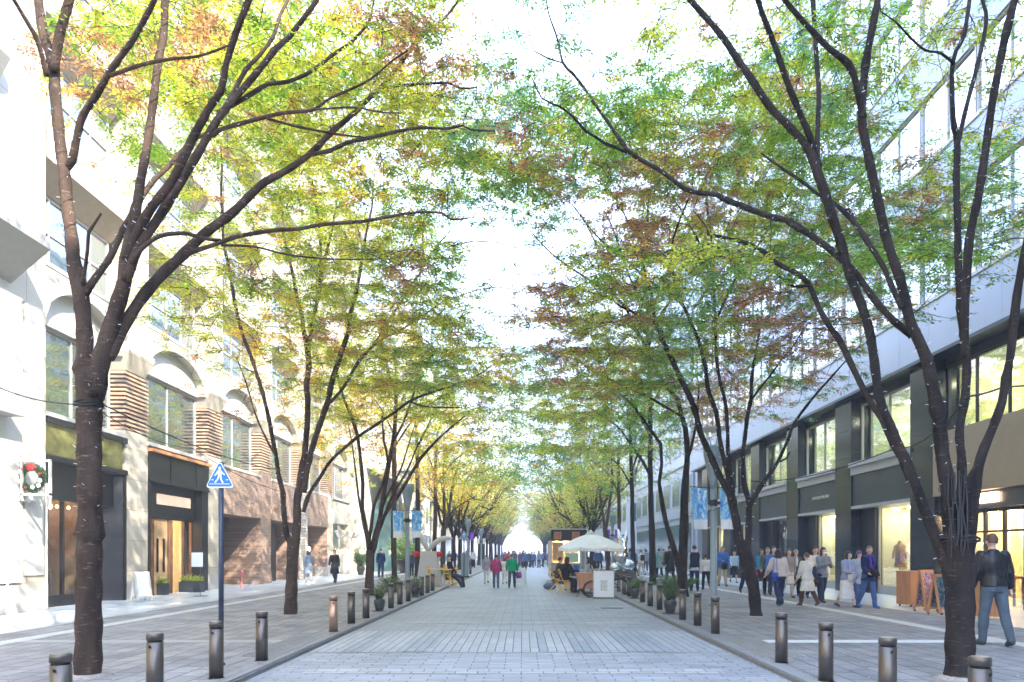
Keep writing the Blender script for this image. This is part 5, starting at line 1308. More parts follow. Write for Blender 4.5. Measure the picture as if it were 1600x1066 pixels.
for k in range(7): t_ = R(51.4*k); mb.ell((.04+.05*math.cos(t_), -.085, .24+.045*math.sin(t_)), (.05, .03, .045), 10, 8)
mb.ell((.04, -.11, .24), (.045, .03, .04), 10, 8)
mb.build('bow', MT['red'], wr, smooth=True)
simple_thing('wall_bracket', 'white metal frame bracket on the pier that carries the wreath', 'bracket', (-11.3, 15.9, 2.4), [('frame', MB().box(-.55, -.51, -.03, .03, .2, 1.15).box(-.02, .02, -.03, .03, .2, 1.15).box(.62, .66, -.03, .03, .1, 1.1).box(-.8, .66, -.03, .03, .32, .37).box(-.6, .66, -.035, .025, 1.08, 1.13), MT['white2']), ('mount', MB().box(-.2, 0, -.03, .6, .2, .25), MT['white2'])])

# plants
def plant(name, label, loc, pot, n, r, h, tint, leafL, group=None, lift=0, stalky=False, kind='potted plant'):
    root = thing(name, label, kind, loc, group=group)
    z0 = 0
    if pot:
        R_ = pot
        MB().lathe([(R_*.62, 0), (R_*.66, .02), (R_*.98, R_*1.35), (R_*1.02, R_*1.75), (R_*.94, R_*1.95), (R_*1.0, R_*2.05), (R_*.9, R_*2.05), (R_*.86, R_*1.9), (.01, R_*1.88)], n=24).build('pot', MT['terra'], root, smooth=True)
        MB().lathe([(R_*1.3, -.0), (R_*1.3, .015)], n=20).build('saucer', MT['frame_d'], root)
        z0 = R_*1.9
    st = MB(); LP = []; LU = []; LN = []; LT = []
    for i in range(n):
        a = random.uniform(0, 6.283); rr = r*math.sqrt(random.random()); hh = h*random.uniform(.45, 1)*(1-.35*rr/r)
        b0 = Vector((rr*.35*math.cos(a), rr*.35*math.sin(a), z0)); e = Vector((rr*math.cos(a), rr*math.sin(a), z0+hh)); m_ = (b0+e)/2+Vector((0, 0, hh*.15))
        st.tube([b0, m_, e], [.005, .004, .002], 3, cap=False)
        for q in range(12):
            f = random.uniform(.25, 1); p = b0.lerp(m_, f*2) if f < .5 else m_.lerp(e, f*2-1); a2 = random.uniform(0, 6.283)
            LP.append(p); LU.append(Vector((math.cos(a2), math.sin(a2), random.uniform(-.3, .8))).normalized()); LN.append(Vector((random.gauss(0, .6), random.gauss(0, .6), 1)).normalized()); LT.append(np.array(tint)*random.uniform(.6, 1.5))
    st.build('stems', m_twig, root)
    leaf_mesh('foliage', np.array(LP, dtype=np.float32), np.array(LU, dtype=np.float32), np.array(LN, dtype=np.float32), leafL, leafL*.35, np.array(LT), root, m_leaf)
    return root
g1, g2, g3 = (.12, .20, .07), (.26, .32, .23), (.28, .34, .06)
c = G(593, 955); plant('potted_plant', 'round dark pot with wiry green shrub by the left kerb, nearest of the left pots', c, .135, 45, .22, .48, g1, .05)
c = G(649, 933); plant('potted_plant', 'dark pot of silvery grey-green foliage beside the left lamp post', c, .15, 60, .28, .48, g2, .06)
c = G(1047, 959); plant('potted_plant', 'large dark pot with leafy shrub at the right kerb, nearest of the right pots', c, .15, 60, .24, .50, g1, .05)
c = G(992, 935); plant('potted_plant', 'round dark pot with a bushy ball of leaves by the cargo bicycle', c, .15, 70, .28, .28, g1, .05)
plant('shrub', 'low green shrub bed behind the left potted plants', (-4.55, 24.5, WALK), 0, 110, .6, .75, g1, .08, kind='shrub')
plant('shrub', 'low green shrubs at the foot of the trees behind the near right pot', (5.3, 24.5, WALK), 0, 190, .95, .85, (.08, .18, .05), .09, kind='shrub')
plant('shrub', 'pale shrub around the foot of the lamp post and yellow tables on the left', (-3.9, 31, WALK), 0, 90, .5, .75, g2, .09, kind='shrub')
plant('shrub', 'small shrub just left of the far right pot', (4.35, 27, WALK), 0, 90, .5, .65, g1, .08, kind='shrub')
plant('shrub', 'leafy bush with white planters beyond the seated man', (-3.75, 36, WALK), 0, 120, .45, .75, (.16, .24, .12), .1, kind='shrub')
plant('indoor_plant', 'tall green plant standing by the white columns far left', (-10.2, 44.5, WALK), .25, 120, .6, 1.6, (.12, .22, .08), .14, kind='plant')
plant('indoor_plant', 'pale green tree-like plant in front of the teal glass pavilion', (-8.2, 48.5, WALK), .3, 260, 1.1, 2.6, (.25, .36, .18), .2, kind='plant')
for px, lab, ww in ((246, 'dark planter box with yellow-green plants left of the open shop door', .62), (300, 'dark planter box with yellow-green plants right of the open shop door', .78)):
    d = 23.0 if px == 246 else 24.6; X = (px-CX)/F_PX*d
    root = thing('planter_box', lab, 'planter', (X, d, WALK))
    MB().box(-ww/2, ww/2, -.16, .16, 0, .36).build('box', MT['signband'], root, bevel=.01); MB().box(-ww/2+.03, ww/2-.03, -.13, .13, .361, .375).build('soil', MT['soil'], root)
    LP = []; LU = []; LN = []; LT = []
    for i in range(900):
        LP.append((random.uniform(-ww/2+.03, ww/2-.03), random.uniform(-.12, .12), .38+abs(random.gauss(0, .08)))); a = random.uniform(0, 6.28)
        LU.append(Vector((math.cos(a), math.sin(a), random.uniform(.2, 1.2))).normalized()); LN.append(Vector((random.gauss(0, 1), random.gauss(0, 1), 1)).normalized()); LT.append(np.array((.30, .38, .07))*random.uniform(.6, 1.5))
    leaf_mesh('foliage', np.array(LP, dtype=np.float32), np.array(LU, dtype=np.float32), np.array(LN, dtype=np.float32), .07, .02, np.array(LT), root, m_leaf)
# notice stand, A-frame, hydrant
X = (309-CX)/F_PX*22.2
r_ = thing('notice_stand', 'white notice board on a thin pole beside the right planter box', 'notice board', (X, 22.2, WALK))
MB().tube([(.08, 0, 0), (.08, 0, 1.1)], .010, 8).box(-.1, .26, -.12, .12, 0, .02).build('pole', MT['steel'], r_); MB().box(-.19, .17, -.03, -.012, .93, 1.38).build('board', MT['signwhite'], r_, bevel=.004)
def a_board(name, label, loc, rz, w, h, fm, pm, cat='sign board', casters=False):
    root = thing(name, label, cat, loc, rz)
    for s in (-1, 1):
        Ml = Matrix.Rotation(R(9*s), 4, 'X') if not casters else Matrix.Rotation(R(7*s), 4, 'X')
        Mo = Matrix.Translation((0, s*(-.0) , 0)) @ Matrix.Translation((0, s*h*.155, 0)) @ Matrix.Rotation(R(9*s), 4, 'X')
        mb = MB()
        for x0, x1, z0, z1 in ((-w/2, -w/2+.05, .04, h), (w/2-.05, w/2, .04, h), (-w/2+.05, w/2-.05, h-.05, h), (-w/2+.05, w/2-.05, .12, .17)): mb.box(x0, x1, -.018, .018, z0, z1, M=Mo)
        mb.build('frame', fm, root)
        MB().box(-w/2+.051, w/2-.051, -.008, .008, .171, h-.051, M=Mo).build('panel', pm, root)
    if casters:
        for x in (-w/2+.06, w/2-.06):
            for y in (-.15, .15): MB().ell((x, y, .03), (.02, .03, .03), 8, 6).build('caster', MT['rubber'], root)
    return root
a_board('sign_stand', 'white folding A-frame sign partly behind the big near left trunk', (-10.6, 19.6, WALK), R(70), .5, .85, MT['white2'], MT['signwhite'])
def picmat(name, cols, sc):
    m, nt, b = new_mat(name); tc_ = N(nt, 'ShaderNodeTexCoord'); n1 = N(nt, 'ShaderNodeTexNoise', Scale=sc, Detail=3, Distortion=2.5); nt.links.new(tc_.outputs['Generated'], n1.inputs['Vector'])
    cr = nt.nodes.new('ShaderNodeValToRGB'); nt.links.new(n1.outputs['Fac'], cr.inputs[0]); e = cr.color_ramp.elements
    e[0].position = .3; e[0].color = (*cols[0], 1); e[1].position = .7; e[1].color = (*cols[-1], 1)
    for i, c_ in enumerate(cols[1:-1]): q = e.new(.3+.4*(i+1)/(len(cols)-1)); q.color = (*c_, 1)
    nt.links.new(cr.outputs[0], b.inputs['Base Color']); b.inputs['Roughness'].default_value = .15; return m
MT['pic1'] = picmat('purple_menu_print', [(.05, .04, .10), (.25, .08, .12), (.12, .08, .25), (.55, .45, .6), (.10, .12, .3)], 4)
MT['pic2'] = picmat('dark_menu_print', [(.01, .02, .03), (.03, .08, .10), (.02, .03, .05), (.3, .45, .45), (.02, .03, .04)], 5)
# orange box on castors, two menu boards, second orange box
def crate_box(label, px, d, w, dp, h, rz):
    root = thing('display_box', label, 'wooden box', ((px-CX)/F_PX*d, d, WALK), rz)
    MB().box(-w/2, w/2, -dp/2, dp/2, .06, h).build('body', MT['orangewood'], root, bevel=.008)
    MB().box(-w/2-.01, w/2+.01, -dp/2-.01, dp/2+.01, h+.001, h+.025).build('top', MT['orangewood'], root, bevel=.004)
    for x in (-w/2+.06, w/2-.06):
        for y in (-dp/2+.06, dp/2-.06): MB().ell((x, y, .03), (.018, .03, .03), 8, 6).build('caster', MT['rubber'], root)
    return root
crate_box('tall orange wooden box on castors left of the two picture boards', 1424, 17.9, .48, .5, .88, R(12))
a_board('menu_board', 'wooden board with a purple picture, left one of the pair by the orange box', ((1447-CX)/F_PX*16.4, 16.4, WALK), R(28), .50, .98, MT['orangewood'], MT['pic1'], casters=True)
a_board('menu_board', 'wooden board with a dark teal picture, just left of the near right trunk', ((1469-CX)/F_PX*15.6, 15.6, WALK), R(28), .50, .90, MT['orangewood'], MT['pic2'], casters=True)
crate_box('orange wooden box behind the man in the leather jacket', 1543, 14.6, .5, .5, .80, R(8))
simple_thing('hydrant', 'dusty pink hydrant post at the foot of the brick wall', 'hydrant', (-11.0, 27.6, WALK), [('post', MB().lathe([(.05, 0), (.05, .55), (.07, .58), (.07, .66), (.03, .70)], n=12), MT['red_metal']), ('outlet', MB().box(-.1, .1, -.03, .03, .45, .52), MT['red_metal'])])
# white decorative street lamps far left
for px, d, lab in ((530, 40, 'white spot lamp stand with three heads, left one of the pair by the white columns'), (549, 42, 'white spot lamp stand with three heads, right one of the pair by the white columns')):
    root = thing('spot_lamp', lab, 'lamp', ((px-CX)/F_PX*d, d, WALK))
    MB().tube([(0, 0, 0), (0, 0, 2.3)], .035, 8).build('pole', MT['white2'], root)
    for k, (dx, an) in enumerate(((-.1, -10), (.1, 25), (.35, 40))):
        MB().tube([(0, 0, 2.25), (dx*.8, 0, 2.35), (dx+math.sin(R(an))*.35, -.1, 2.35+math.cos(R(an))*.3)], [.03, .06, .09], 8).build('lamp_head', MT['white2'], root)
    MB().lathe([(.18, 0), (.18, .02)], n=12).build('foot', MT['white2'], root)
for px, d, lab in ((534, 47, 'small glowing floor lamp behind the walkers far left'), (565, 47.5, 'second small glowing floor lamp behind the white spot lamps')):
    simple_thing('floor_lamp', lab, 'lamp', ((px-CX)/F_PX*d, d, WALK), [('stem', MB().tube([(0, 0, 0), (0, 0, 1.35)], .02, 6), MT['frame_d']), ('shade', MB().lathe([(.17, 1.35), (.13, 1.6)], n=12), MT['lamp'])])

# white winged sculpture with red balls
sx = (671-CX)/F_PX*30
sc_ = thing('sculpture', 'white winged abstract sculpture with red balls by the yellow tables', 'sculpture', (sx, 30, WALK))
MB().rings([[Vector((x*w_, y*.35, z)) for x, y in ((-1, -1), (1, -1), (1, 1), (-1, 1))] for w_, z in ((.52, 0), (.36, 1.15), (.30, 1.45))]).build('plinth', MT['white2'], sc_, bevel=.02)
MB().tube([q for q in [(-.05, 0, 1.45), (.15, 0, 1.72), (.45, 0, 1.95), (.78, 0, 2.02), (.98, 0, 1.98)]], [.06, .10, .12, .10, .03], 10).build('wing', MT['white2'], sc_, smooth=True)
MB().tube([(-.05, 0, 1.45), (-.25, 0, 1.85), (-.42, 0, 2.25), (-.5, 0, 2.5)], [.07, .11, .07, .02], 10).build('wing', MT['white2'], sc_, smooth=True)
for x in (-.55, .42): MB().ell((x, -.05, 1.32), (.14, .12, .13), 14, 10).build('ball', MT['red'], sc_, smooth=True)
# silver sculpture and brown bench
MT['chrome'] = mat('mirror_steel', (.7, .73, .76), .06, 1.0, var=.05)
sl = thing('sculpture', 'polished silver sculpture standing on the brown bench', 'sculpture', ((972-CX)/F_PX*31, 31, .55))
mb = MB(); mb.tube([(0, 0, .3), (-.05, 0, .8), (0, 0, 1.1), (-.08, 0, 1.5), (-.18, 0, 1.95)], [.22, .34, .22, .15, .03], 12).tube([(.02, 0, 1.15), (.15, 0, 1.5), (.22, 0, 1.85)], [.16, .12, .02], 10).ell((.25, 0, .35), (.32, .25, .26), 14, 10).ell((-.3, 0, .25), (.25, .22, .2), 12, 8)
mb.build('figure', MT['chrome'], sl, smooth=True)
MB().box(-.4, .5, -.25, .25, 0, .1).build('base', MT['chrome'], sl)
simple_thing('bench', 'dark red-brown bench under the silver sculpture', 'bench', ((966-CX)/F_PX*31, 31, WALK), [('seat', MB().box(-.85, .75, -.3, .3, .30, .48), MT['darkwood']), ('leg', MB().box(-.7, -.6, -.2, .2, 0, .30), MT['frame_d']), ('leg', MB().box(.5, .6, -.2, .2, 0, .30), MT['frame_d'])])

# yellow folding chairs and tables
def xchair():
    root = thing('folding_chair', None, 'chair', (0, 0, 0))
    MB().box(-.20, .20, -.20, .20, .44, .46).build('seat', MT['yellow'], root, bevel=.006)
    for s in (-1, 1):
        MB().tube([(s*.21, -.22, 0), (s*.21, .20, .86)], .014, 6).build('leg', MT['yellow'], root); MB().tube([(s*.19, .24, 0), (s*.19, -.20, .45)], .014, 6).build('leg', MT['yellow'], root)
    mb = MB()
    for z in (.62, .72, .82): mb.box(-.20, .20, .20+(z-.86)*.49-.012, .20+(z-.86)*.49+.008, z-.03, z+.03)
    mb.build('backrest', MT['yellow'], root)
    return root
def xtable(w=.6, h=.72, white=False):
    root = thing('folding_table', None, 'table', (0, 0, 0))
    MB().box(-w/2, w/2, -.3, .3, h-.03, h).build('tabletop', MT['signwhite'] if white else MT['yellow'], root, bevel=.006)
    for s in (-1, 1):
        MB().tube([(s*(w/2-.05), -.26, 0), (s*(w/2-.05), .26, h-.03)], .014, 6).build('leg', MT['yellow'], root); MB().tube([(s*(w/2-.08), .26, 0), (s*(w/2-.08), -.26, h-.03)], .014, 6).build('leg', MT['yellow'], root)
    return root
cp = xchair(); tp = xtable(1.0); tw_ = xtable(.75, .72, True)
chairs = [((-3.66, 28.7, WALK), R(90), 'yellow folding chair at the left end of the left yellow table'), ((-2.95, 29.5, 0), R(-80), 'yellow folding chair the man with outstretched legs sits on'), ((-3.3, 31.6, WALK), R(10), 'yellow folding chair behind the seated man'),
          (((881-CX)/F_PX*25.2, 25.2, 0), R(80), 'yellow folding chair the person in the black coat sits on'), (((868-CX)/F_PX*26.8, 26.8, 0), R(80), 'empty-looking yellow folding chair nearest the food truck front'), (((926-CX)/F_PX*26.2, 26.2, 0), R(-80), 'yellow folding chair of the woman in the pale grey top')]
for i, (l, rz, lab) in enumerate(chairs):
    o = cp if i == 0 else copy_tree(cp); o.location = l; o.rotation_euler.z = rz; tag(o, lab, 'chair', 'yellow folding chairs')
tabs = [((-3.35, 28.4, WALK), 0, 'yellow folding table in front of the seated man, left side'), ((-3.3, 30.6, WALK), 0, 'yellow folding table behind the seated man, left side')]
for i, (l, rz, lab) in enumerate(tabs):
    o = tp if i == 0 else copy_tree(tp); o.location = l; o.rotation_euler.z = rz; tag(o, lab, 'table', 'yellow folding tables')
tw_.location = ((903-CX)/F_PX*25.8, 25.8, 0); tag(tw_, 'white-topped folding table under the market umbrella', 'table', 'yellow folding tables')
simple_thing('bucket', 'blue container on the white-topped table under the umbrella', 'container', ((901-CX)/F_PX*25.7, 25.7, .722), [('body', MB().lathe([(.10, 0), (.12, .24)], n=16), mat('bright_blue_plastic', (.02, .22, .65), .4)), ('rim', MB().lathe([(.125, .24), (.125, .26)], n=16), MT['signblue'])])
simple_thing('cup', 'white cup beside the blue container', 'cup', ((892-CX)/F_PX*25.7, 25.7, .722), [('body', MB().lathe([(.035, 0), (.045, .12)], n=12), MT['signwhite'])])
simple_thing('bag', 'dark blue and grey bag on the paving left of the yellow chairs', 'bag', ((859-CX)/F_PX*27.5, 27.5, 0), [('body', MB().ell((0, 0, .13), (.26, .18, .14), 14, 10), mat('slate_blue_cloth', (.10, .12, .2), .8)), ('strap', MB().tube([(-.15, 0, .22), (-.08, 0, .36), (.08, 0, .36), (.15, 0, .22)], .012, 6), MT['frame_d'])])

# market umbrella
ux = (923-CX)/F_PX*24.6
um = thing('market_umbrella', 'large off-white square market umbrella over the cafe tables', 'umbrella', (ux, 24.6, 0))
MB().lathe([(.025, 0), (.025, 2.08)], n=12).build('pole', MT['frame_d'], um, smooth=True)
mb = MB(); n_ = 8; rad = 1.2; top = Vector((0, 0, 2.12)); rim = []
for k in range(n_):
    a = 2*math.pi*k/n_+R(22.5); rim.append(Vector((rad*math.cos(a), rad*math.sin(a), 1.62)))
vs = []; fs = []; m_ = 6
for k in range(n_):
    p, q = rim[k], rim[(k+1) % n_]; base_i = len(vs)
    for i in range(m_+1):
        f = i/m_
        for j in range(5):
            g = j/4; e = p.lerp(q, g); v = top.lerp(e, f); v.z += .06*math.sin(math.pi*f)-.05*f*math.sin(math.pi*g); vs.append(v)
    for i in range(m_):
        for j in range(4): a = base_i+i*5+j; fs.append((a, a+1, a+6, a+5))
mb.add(vs, fs)
for k in range(n_):
    p, q = rim[k], rim[(k+1) % n_]; m2 = p.lerp(q, .5); m2.z -= .05
    for s_, e_ in ((p, m2), (m2, q)): mb.add([s_, e_, e_-Vector((0, 0, .10)), s_-Vector((0, 0, .10))], [(0, 1, 2, 3)])
mb.build('canopy', MT['canvas'], um, smooth=False)
MB().lathe([(.2, 2.08), (.05, 2.19), (.02, 2.24)], n=12).build('vent_cap', MT['canvas'], um, smooth=True)
for k in range(n_):
    MB().tube([top-Vector((0, 0, .06)), rim[k]-Vector((0, 0, .03))], .010, 5).tube([Vector((0, 0, 1.55)), top.lerp(rim[k], .5)-Vector((0, 0, .03))], .008, 5).build('rib', MT['frame_d'], um)
MB().lathe([(.25, 0), (.25, .06), (.05, .1)], n=20).build('base', MT['frame_d'], um)

# cargo bicycle with wooden box
bx = (935-CX)/F_PX*22.9
bk = thing('cargo_bicycle', 'cargo bicycle with a brown wooden front box beside the poster board', 'bicycle', (bx, 22.9, 0))
MB().rings([[Vector((x, y, z)) for x, y in ((x0, -.3), (x1, -.3), (x1, .3), (x0, .3))] for x0, x1, z in ((-.62, .15, .28), (-.72, .2, .75))]).build('box', MT['orangewood'], bk, bevel=.012)
MB().box(-.75, .23, -.33, .33, .752, .785).build('box_rim', MT['orangewood'], bk, bevel=.006)
def wheel(x, y, r):
    mb = MB(); mb.tube([(x+r*math.cos(R(a)), y, r+r*math.sin(R(a))) for a in range(0, 361, 12)], .028, 6)
    w_ = mb.build('wheel', MT['rubber'], bk); mb = MB()
    for a in range(0, 360, 20): mb.tube([(x, y, r), (x+r*math.cos(R(a)), y, r+r*math.sin(R(a)))], .0035, 3)
    mb.build('spokes', MT['steelcap'], w_); MB().tube([(x, y-.04, r), (x, y+.04, r)], .03, 8).build('hub', MT['steel'], w_)
wheel(-.25, -.36, .26); wheel(-.25, .36, .26); wheel(.68, 0, .29)
MB().tube([(.1, 0, .55), (.35, 0, .35), (.68, 0, .29)], .018, 6).tube([(.35, 0, .35), (.42, 0, .72)], .016, 6).tube([(.1, 0, .6), (.40, 0, .60), (.68, 0, .29)], .014, 6).build('frame', MT['frame_d'], bk)
MB().ell((.42, 0, .76), (.13, .07, .035), 12, 8).build('saddle', MT['rubber'], bk, smooth=True)
MB().tube([(.15, -.25, .88), (.08, 0, .86), (.15, .25, .88)], .014, 6).tube([(.08, 0, .86), (.08, 0, .6)], .014, 6).build('handlebar', MT['frame_d'], bk)
MB().tube([(.45, 0, .60), (.80, 0, .62)], .01, 5).tube([(.45, .1, .60), (.80, .1, .62)], .01, 5).build('luggage_rack', MT['frame_d'], bk)
MB().tube([(-.60, -.15, .3), (-.72, -.2, 0)], .012, 5).build('kick_stand', MT['frame_d'], bk)
MB().tube([(.98*0+.68+.33*math.cos(R(a)), 0, .29+.33*math.sin(R(a))) for a in range(20, 170, 15)], .012, 5).build('mudguard', MT['frame_d'], bk)
# jars and glasses on the bicycle box
for i in range(7):
    simple_thing('jar', ['dark jar at the left end of the bicycle box', 'tall jar on the bicycle box beside the umbrella pole', 'small glass jar in the middle of the bicycle box', 'stubby jar on the bicycle box', 'bottle on the bicycle box with pale cap', 'dark tin above the poster board', 'round tin at the right end of the bicycle box'][i], 'jar', (bx-.25+i*.062+(.2 if i > 3 else 0)*0, 22.9+(-.1 if i % 2 else .08), .786), [('body', MB().lathe([(.022, 0), (.025, .03), (.025, .09), (.015, .11)], n=10), MT['terra'] if i % 2 else MT['frame_w']), ('lid', MB().lathe([(.018, .11), (.018, .125)], n=10), MT['steelcap'])], group='jars on the bicycle box')
# poster board
px_b = (941.5-CX)/F_PX*22.3
simple_thing('poster_stand', 'white poster board standing in front of the cargo bicycle', 'poster board', (px_b, 22.0, 0), [('board', MB().box(-.31, .31, -.02, .02, .05, .86), MT['signwhite']), ('frame', MB().box(-.33, -.311, -.03, .03, .0, .88).box(.311, .33, -.03, .03, 0, .88).box(-.31, .31, -.03, .03, .862, .88), MT['frame_w']), ('print', MB().box(-.10, .12, -.024, -.021, .25, .58), mat('faint_green_print', (.62, .66, .60), .6, var=.3, scale=18)), ('foot', MB().box(-.35, .4, -.2, .2, 0, .012), mat('green_base_plate', (.05, .14, .08), .7))])
px_b = (813-CX)/F_PX*31
simple_thing('notice_board', 'white standing board in the middle of the road beside the man in green', 'notice board', (px_b, 31, 0), [('board', MB().box(-.25, .25, -.015, .015, .08, .78), MT['signwhite']), ('leg', MB().box(-.26, -.24, -.1, .1, 0, .8), MT['frame_w']), ('leg', MB().box(.24, .26, -.1, .1, 0, .8), MT['frame_w'])])

# food truck
tx = 2.55
ft = thing('food_truck', 'small white food truck with a black roof sign behind the umbrella', 'food truck', (tx, 34.5, 0))
x0, x1 = (861-CX)/F_PX*33.0-tx, (916-CX)/F_PX*33.0-tx
y0, y1 = -1.5, 2.2
MB().box(x0, x0+.06, y0, y1, .35, 1.98).box(x1-.30, x1, y0, y1, .35, 1.98).box(x0+.06, x1-.30, y1-.05, y1, .35, 1.98).box(x0, x1, y0, y1, .25, .35).box(x0+.06, x1-.30, y0, y0+.05, .35, .95).box(x0, x1, y0, y1, 1.98, 2.05).build('body', MT['white2'], ft)
MB().box(x0+.0, x1+.02, y0-.10, y0-.04, 1.98, 2.52).build('roof_sign', MT['black'], ft)
for a in (.14, .98):
    f = MB().box(x0+a, x0+a+.34, y0-.115, y0-.101, 2.08, 2.42).build('sign_frame', MT['warmwood'], ft); MB().box(x0+a+.03, x0+a+.31, y0-.12, y0-.1155, 2.11, 2.39).build('picture', mat('red_brown_picture', (.45, .14, .08), .6, var=.4, scale=8), f)
MB().box(x0+.06, x1-.30, y1-.1, y1-.06, .95, 1.98).build('inner_back', MT['warmwall'], ft)
MB().box(x0+.1, x0+.60, y0+.3, y0+.34, 1.1, 1.95).build('menu_panel', MT['warmwood'], ft)
MB().box(x0+.68, x1-.34, y0+.3, y0+.34, 1.45, 1.95).build('white_panel', MT['lampw'] if False else MT['signwhite'], ft)
MB().box(x0+.68, x1-.34, y0+.2, y0+.24, 1.0, 1.42).build('mint_panel', mat('mint_panel', (.35, .62, .52), .5), ft)
MB().box(x0-.02, x1-.25, y0-.3, y0+.02, .90, .95).build('counter', MT['ledge'], ft)
MB().box(x0, x1-.28, y0-.04, y0-.005, .35, .60).build('lower_panel', MT['frame_d'], ft)
MB().box(x1-.22, x1-.08, y0-.02, y0-.003, .5, 1.85).build('door', MT['polegrey'], ft)
MB().box(x0-.05, x1+.05, y0-.02, y1+.3, 2.53, 2.58).build('roof', MT['white2'], ft)
for x in (x0+.3, x1-.3):
    for yy in (y0+.2, y1-.3): MB().tube([(x-.1, yy, .25), (x+.1, yy, .25)], .24, 14).build('wheel', MT['rubber'], ft)
MB().box(x0+.2, x1-.4, y0+.5, y0+.7, 1.9, 1.94).build('lamp', MT['lamp'], ft)

# overhead cables strung between the trees
def cable(label, pts, sag=.15, r=.008):
    pts = [Vector(p) for p in pts]; out = []
    for a, b in zip(pts[:-1], pts[1:]):
        for k in range(12): t_ = k/12; q = a.lerp(b, t_); q.z -= sag*4*t_*(1-t_); out.append(q)
    out.append(pts[-1]); o = MB().tube(out, r, 5).build('overhead_cable', MT['wire']); tag(o, label, 'cable', 'overhead cables')
cable('thin cable from the left building past the big near left trunk', [P(-60, 572, 9.5), P(119, 632, 7.73), P(160, 632, 7.73), P(440, 735, 15.2)], .12)
cable('thin cable running from the near left trunk towards the second left tree', [P(152, 640, 7.75), P(300, 700, 12), P(447, 770, 15.3)], .1, .006)
cable('cable strung from the near right tree towards the second right tree', [P(1508, 626, 7.7), P(1400, 700, 10.5), P(1172, 752, 15)], .15, .009)
cable('cable running right from the near right tree out of the frame', [P(1508, 620, 7.7), P(1566, 605, 7.7), P(1680, 590, 8)], .02, .011)
cable('cable across the upper right between the limbs and the pale building', [P(1200, 480, 12), P(1380, 495, 10), P(1470, 440, 9)], .2, .006)
cable('long cable from the second right tree toward the third', [P(1160, 770, 15), P(1070, 800, 21.4)], .2, .008)
cable('cable between the fourth and sixth left trees', [P(616, 795, 29.7), P(652, 790, 36), P(679, 813, 41.5)], .3, .012)
# ------------------------------------------------------------ people
from mathutils import noise
def cloth(name, col, rough=.85, spec=.2, var=.16, sheen=0):
    m = mat(name, col, rough, var=var, scale=7, bump=.35, bscale=14, spec=spec); return m
SKIN = [mat('skin_light', (.62, .40, .29), .5, var=.06), mat('skin_tan', (.52, .32, .22), .5, var=.06)]
HAIRM = {'black': mat('black_hair', (.018, .014, .013), .45, var=.3, scale=30, bump=.4, bscale=90), 'brown': mat('brown_hair', (.10, .05, .03), .5, var=.3, scale=30, bump=.4, bscale=90), 'grey': mat('grey_hair', (.13, .11, .10), .6, var=.2, scale=30)}
EYE = mat('dark_eye', (.02, .015, .01), .2); LIP = mat('lip', (.45, .18, .15), .5)
CM = {}
def C_(name, col, rough=.85, spec=.2):
    if name not in CM: CM[name] = cloth(name, col, rough, spec)
    return CM[name]

def capsule(mb, p0, r0, p1, r1, n=12, sx=1.0):
    p0, p1 = Vector(p0), Vector(p1); t = (p1-p0); L_ = t.length; t.normalize()
    ts = [(-.95, .3), (-.7, .72), (-.3, .95), (0, 1)]
    pts = []; rad = []
    for a, b in ts: pts.append(p0+t*a*r0); rad.append(r0*b)
    for a, b in reversed(ts): pts.append(p1-t*a*r1); rad.append(r1*b)
    mb.tube(pts, rad, n)
def loft(mb, rs, n=20):
    rings_ = []
    for (cx, cy, z, rx, ry) in rs:
        rings_.append([Vector((cx+rx*math.cos(6.28318*k/n), cy+ry*math.sin(6.28318*k/n), z)) for k in range(n)])
    mb.rings(rings_)
def remesh(mb, name, vox, m, parent, disp=0, dscale=9, smooth_it=2):
    me = mb.data('tmp'); o = bpy.data.objects.new('tmp', me); COL.objects.link(o)
    md = o.modifiers.new('r', 'REMESH'); md.mode = 'VOXEL'; md.voxel_size = vox; md.use_smooth_shade = True
    if smooth_it:
        ms = o.modifiers.new('s', 'SMOOTH'); ms.iterations = smooth_it; ms.factor = .5
    dg = bpy.context.evaluated_depsgraph_get(); me2 = bpy.data.meshes.new_from_object(o.evaluated_get(dg))
    bpy.data.objects.remove(o); bpy.data.meshes.remove(me)
    if disp:
        n = len(me2.vertices); co = np.empty(n*3, dtype=np.float32); me2.vertices.foreach_get('co', co); co = co.reshape(-1, 3)
        nr = np.array([v.normal[:] for v in me2.vertices], dtype=np.float32)
        d = np.array([noise.noise(Vector((c[0]*dscale, c[1]*dscale, c[2]*dscale*.8+c[0]*3))) for c in co], dtype=np.float32)
        co += nr*(d*disp)[:, None]; me2.vertices.foreach_set('co', co.ravel())
    me2.polygons.foreach_set('use_smooth', [True]*len(me2.polygons)); me2.update()
    me2.materials.append(m); me2.name = name
    ob = bpy.data.objects.new(name, me2); COL.objects.link(ob); ob.parent = parent
    return ob
def dirp(a, side=0, b=0):
    a = R(a); b = R(b); return Vector((side*math.sin(b), math.sin(a)*math.cos(b), -math.cos(a)*math.cos(b)))
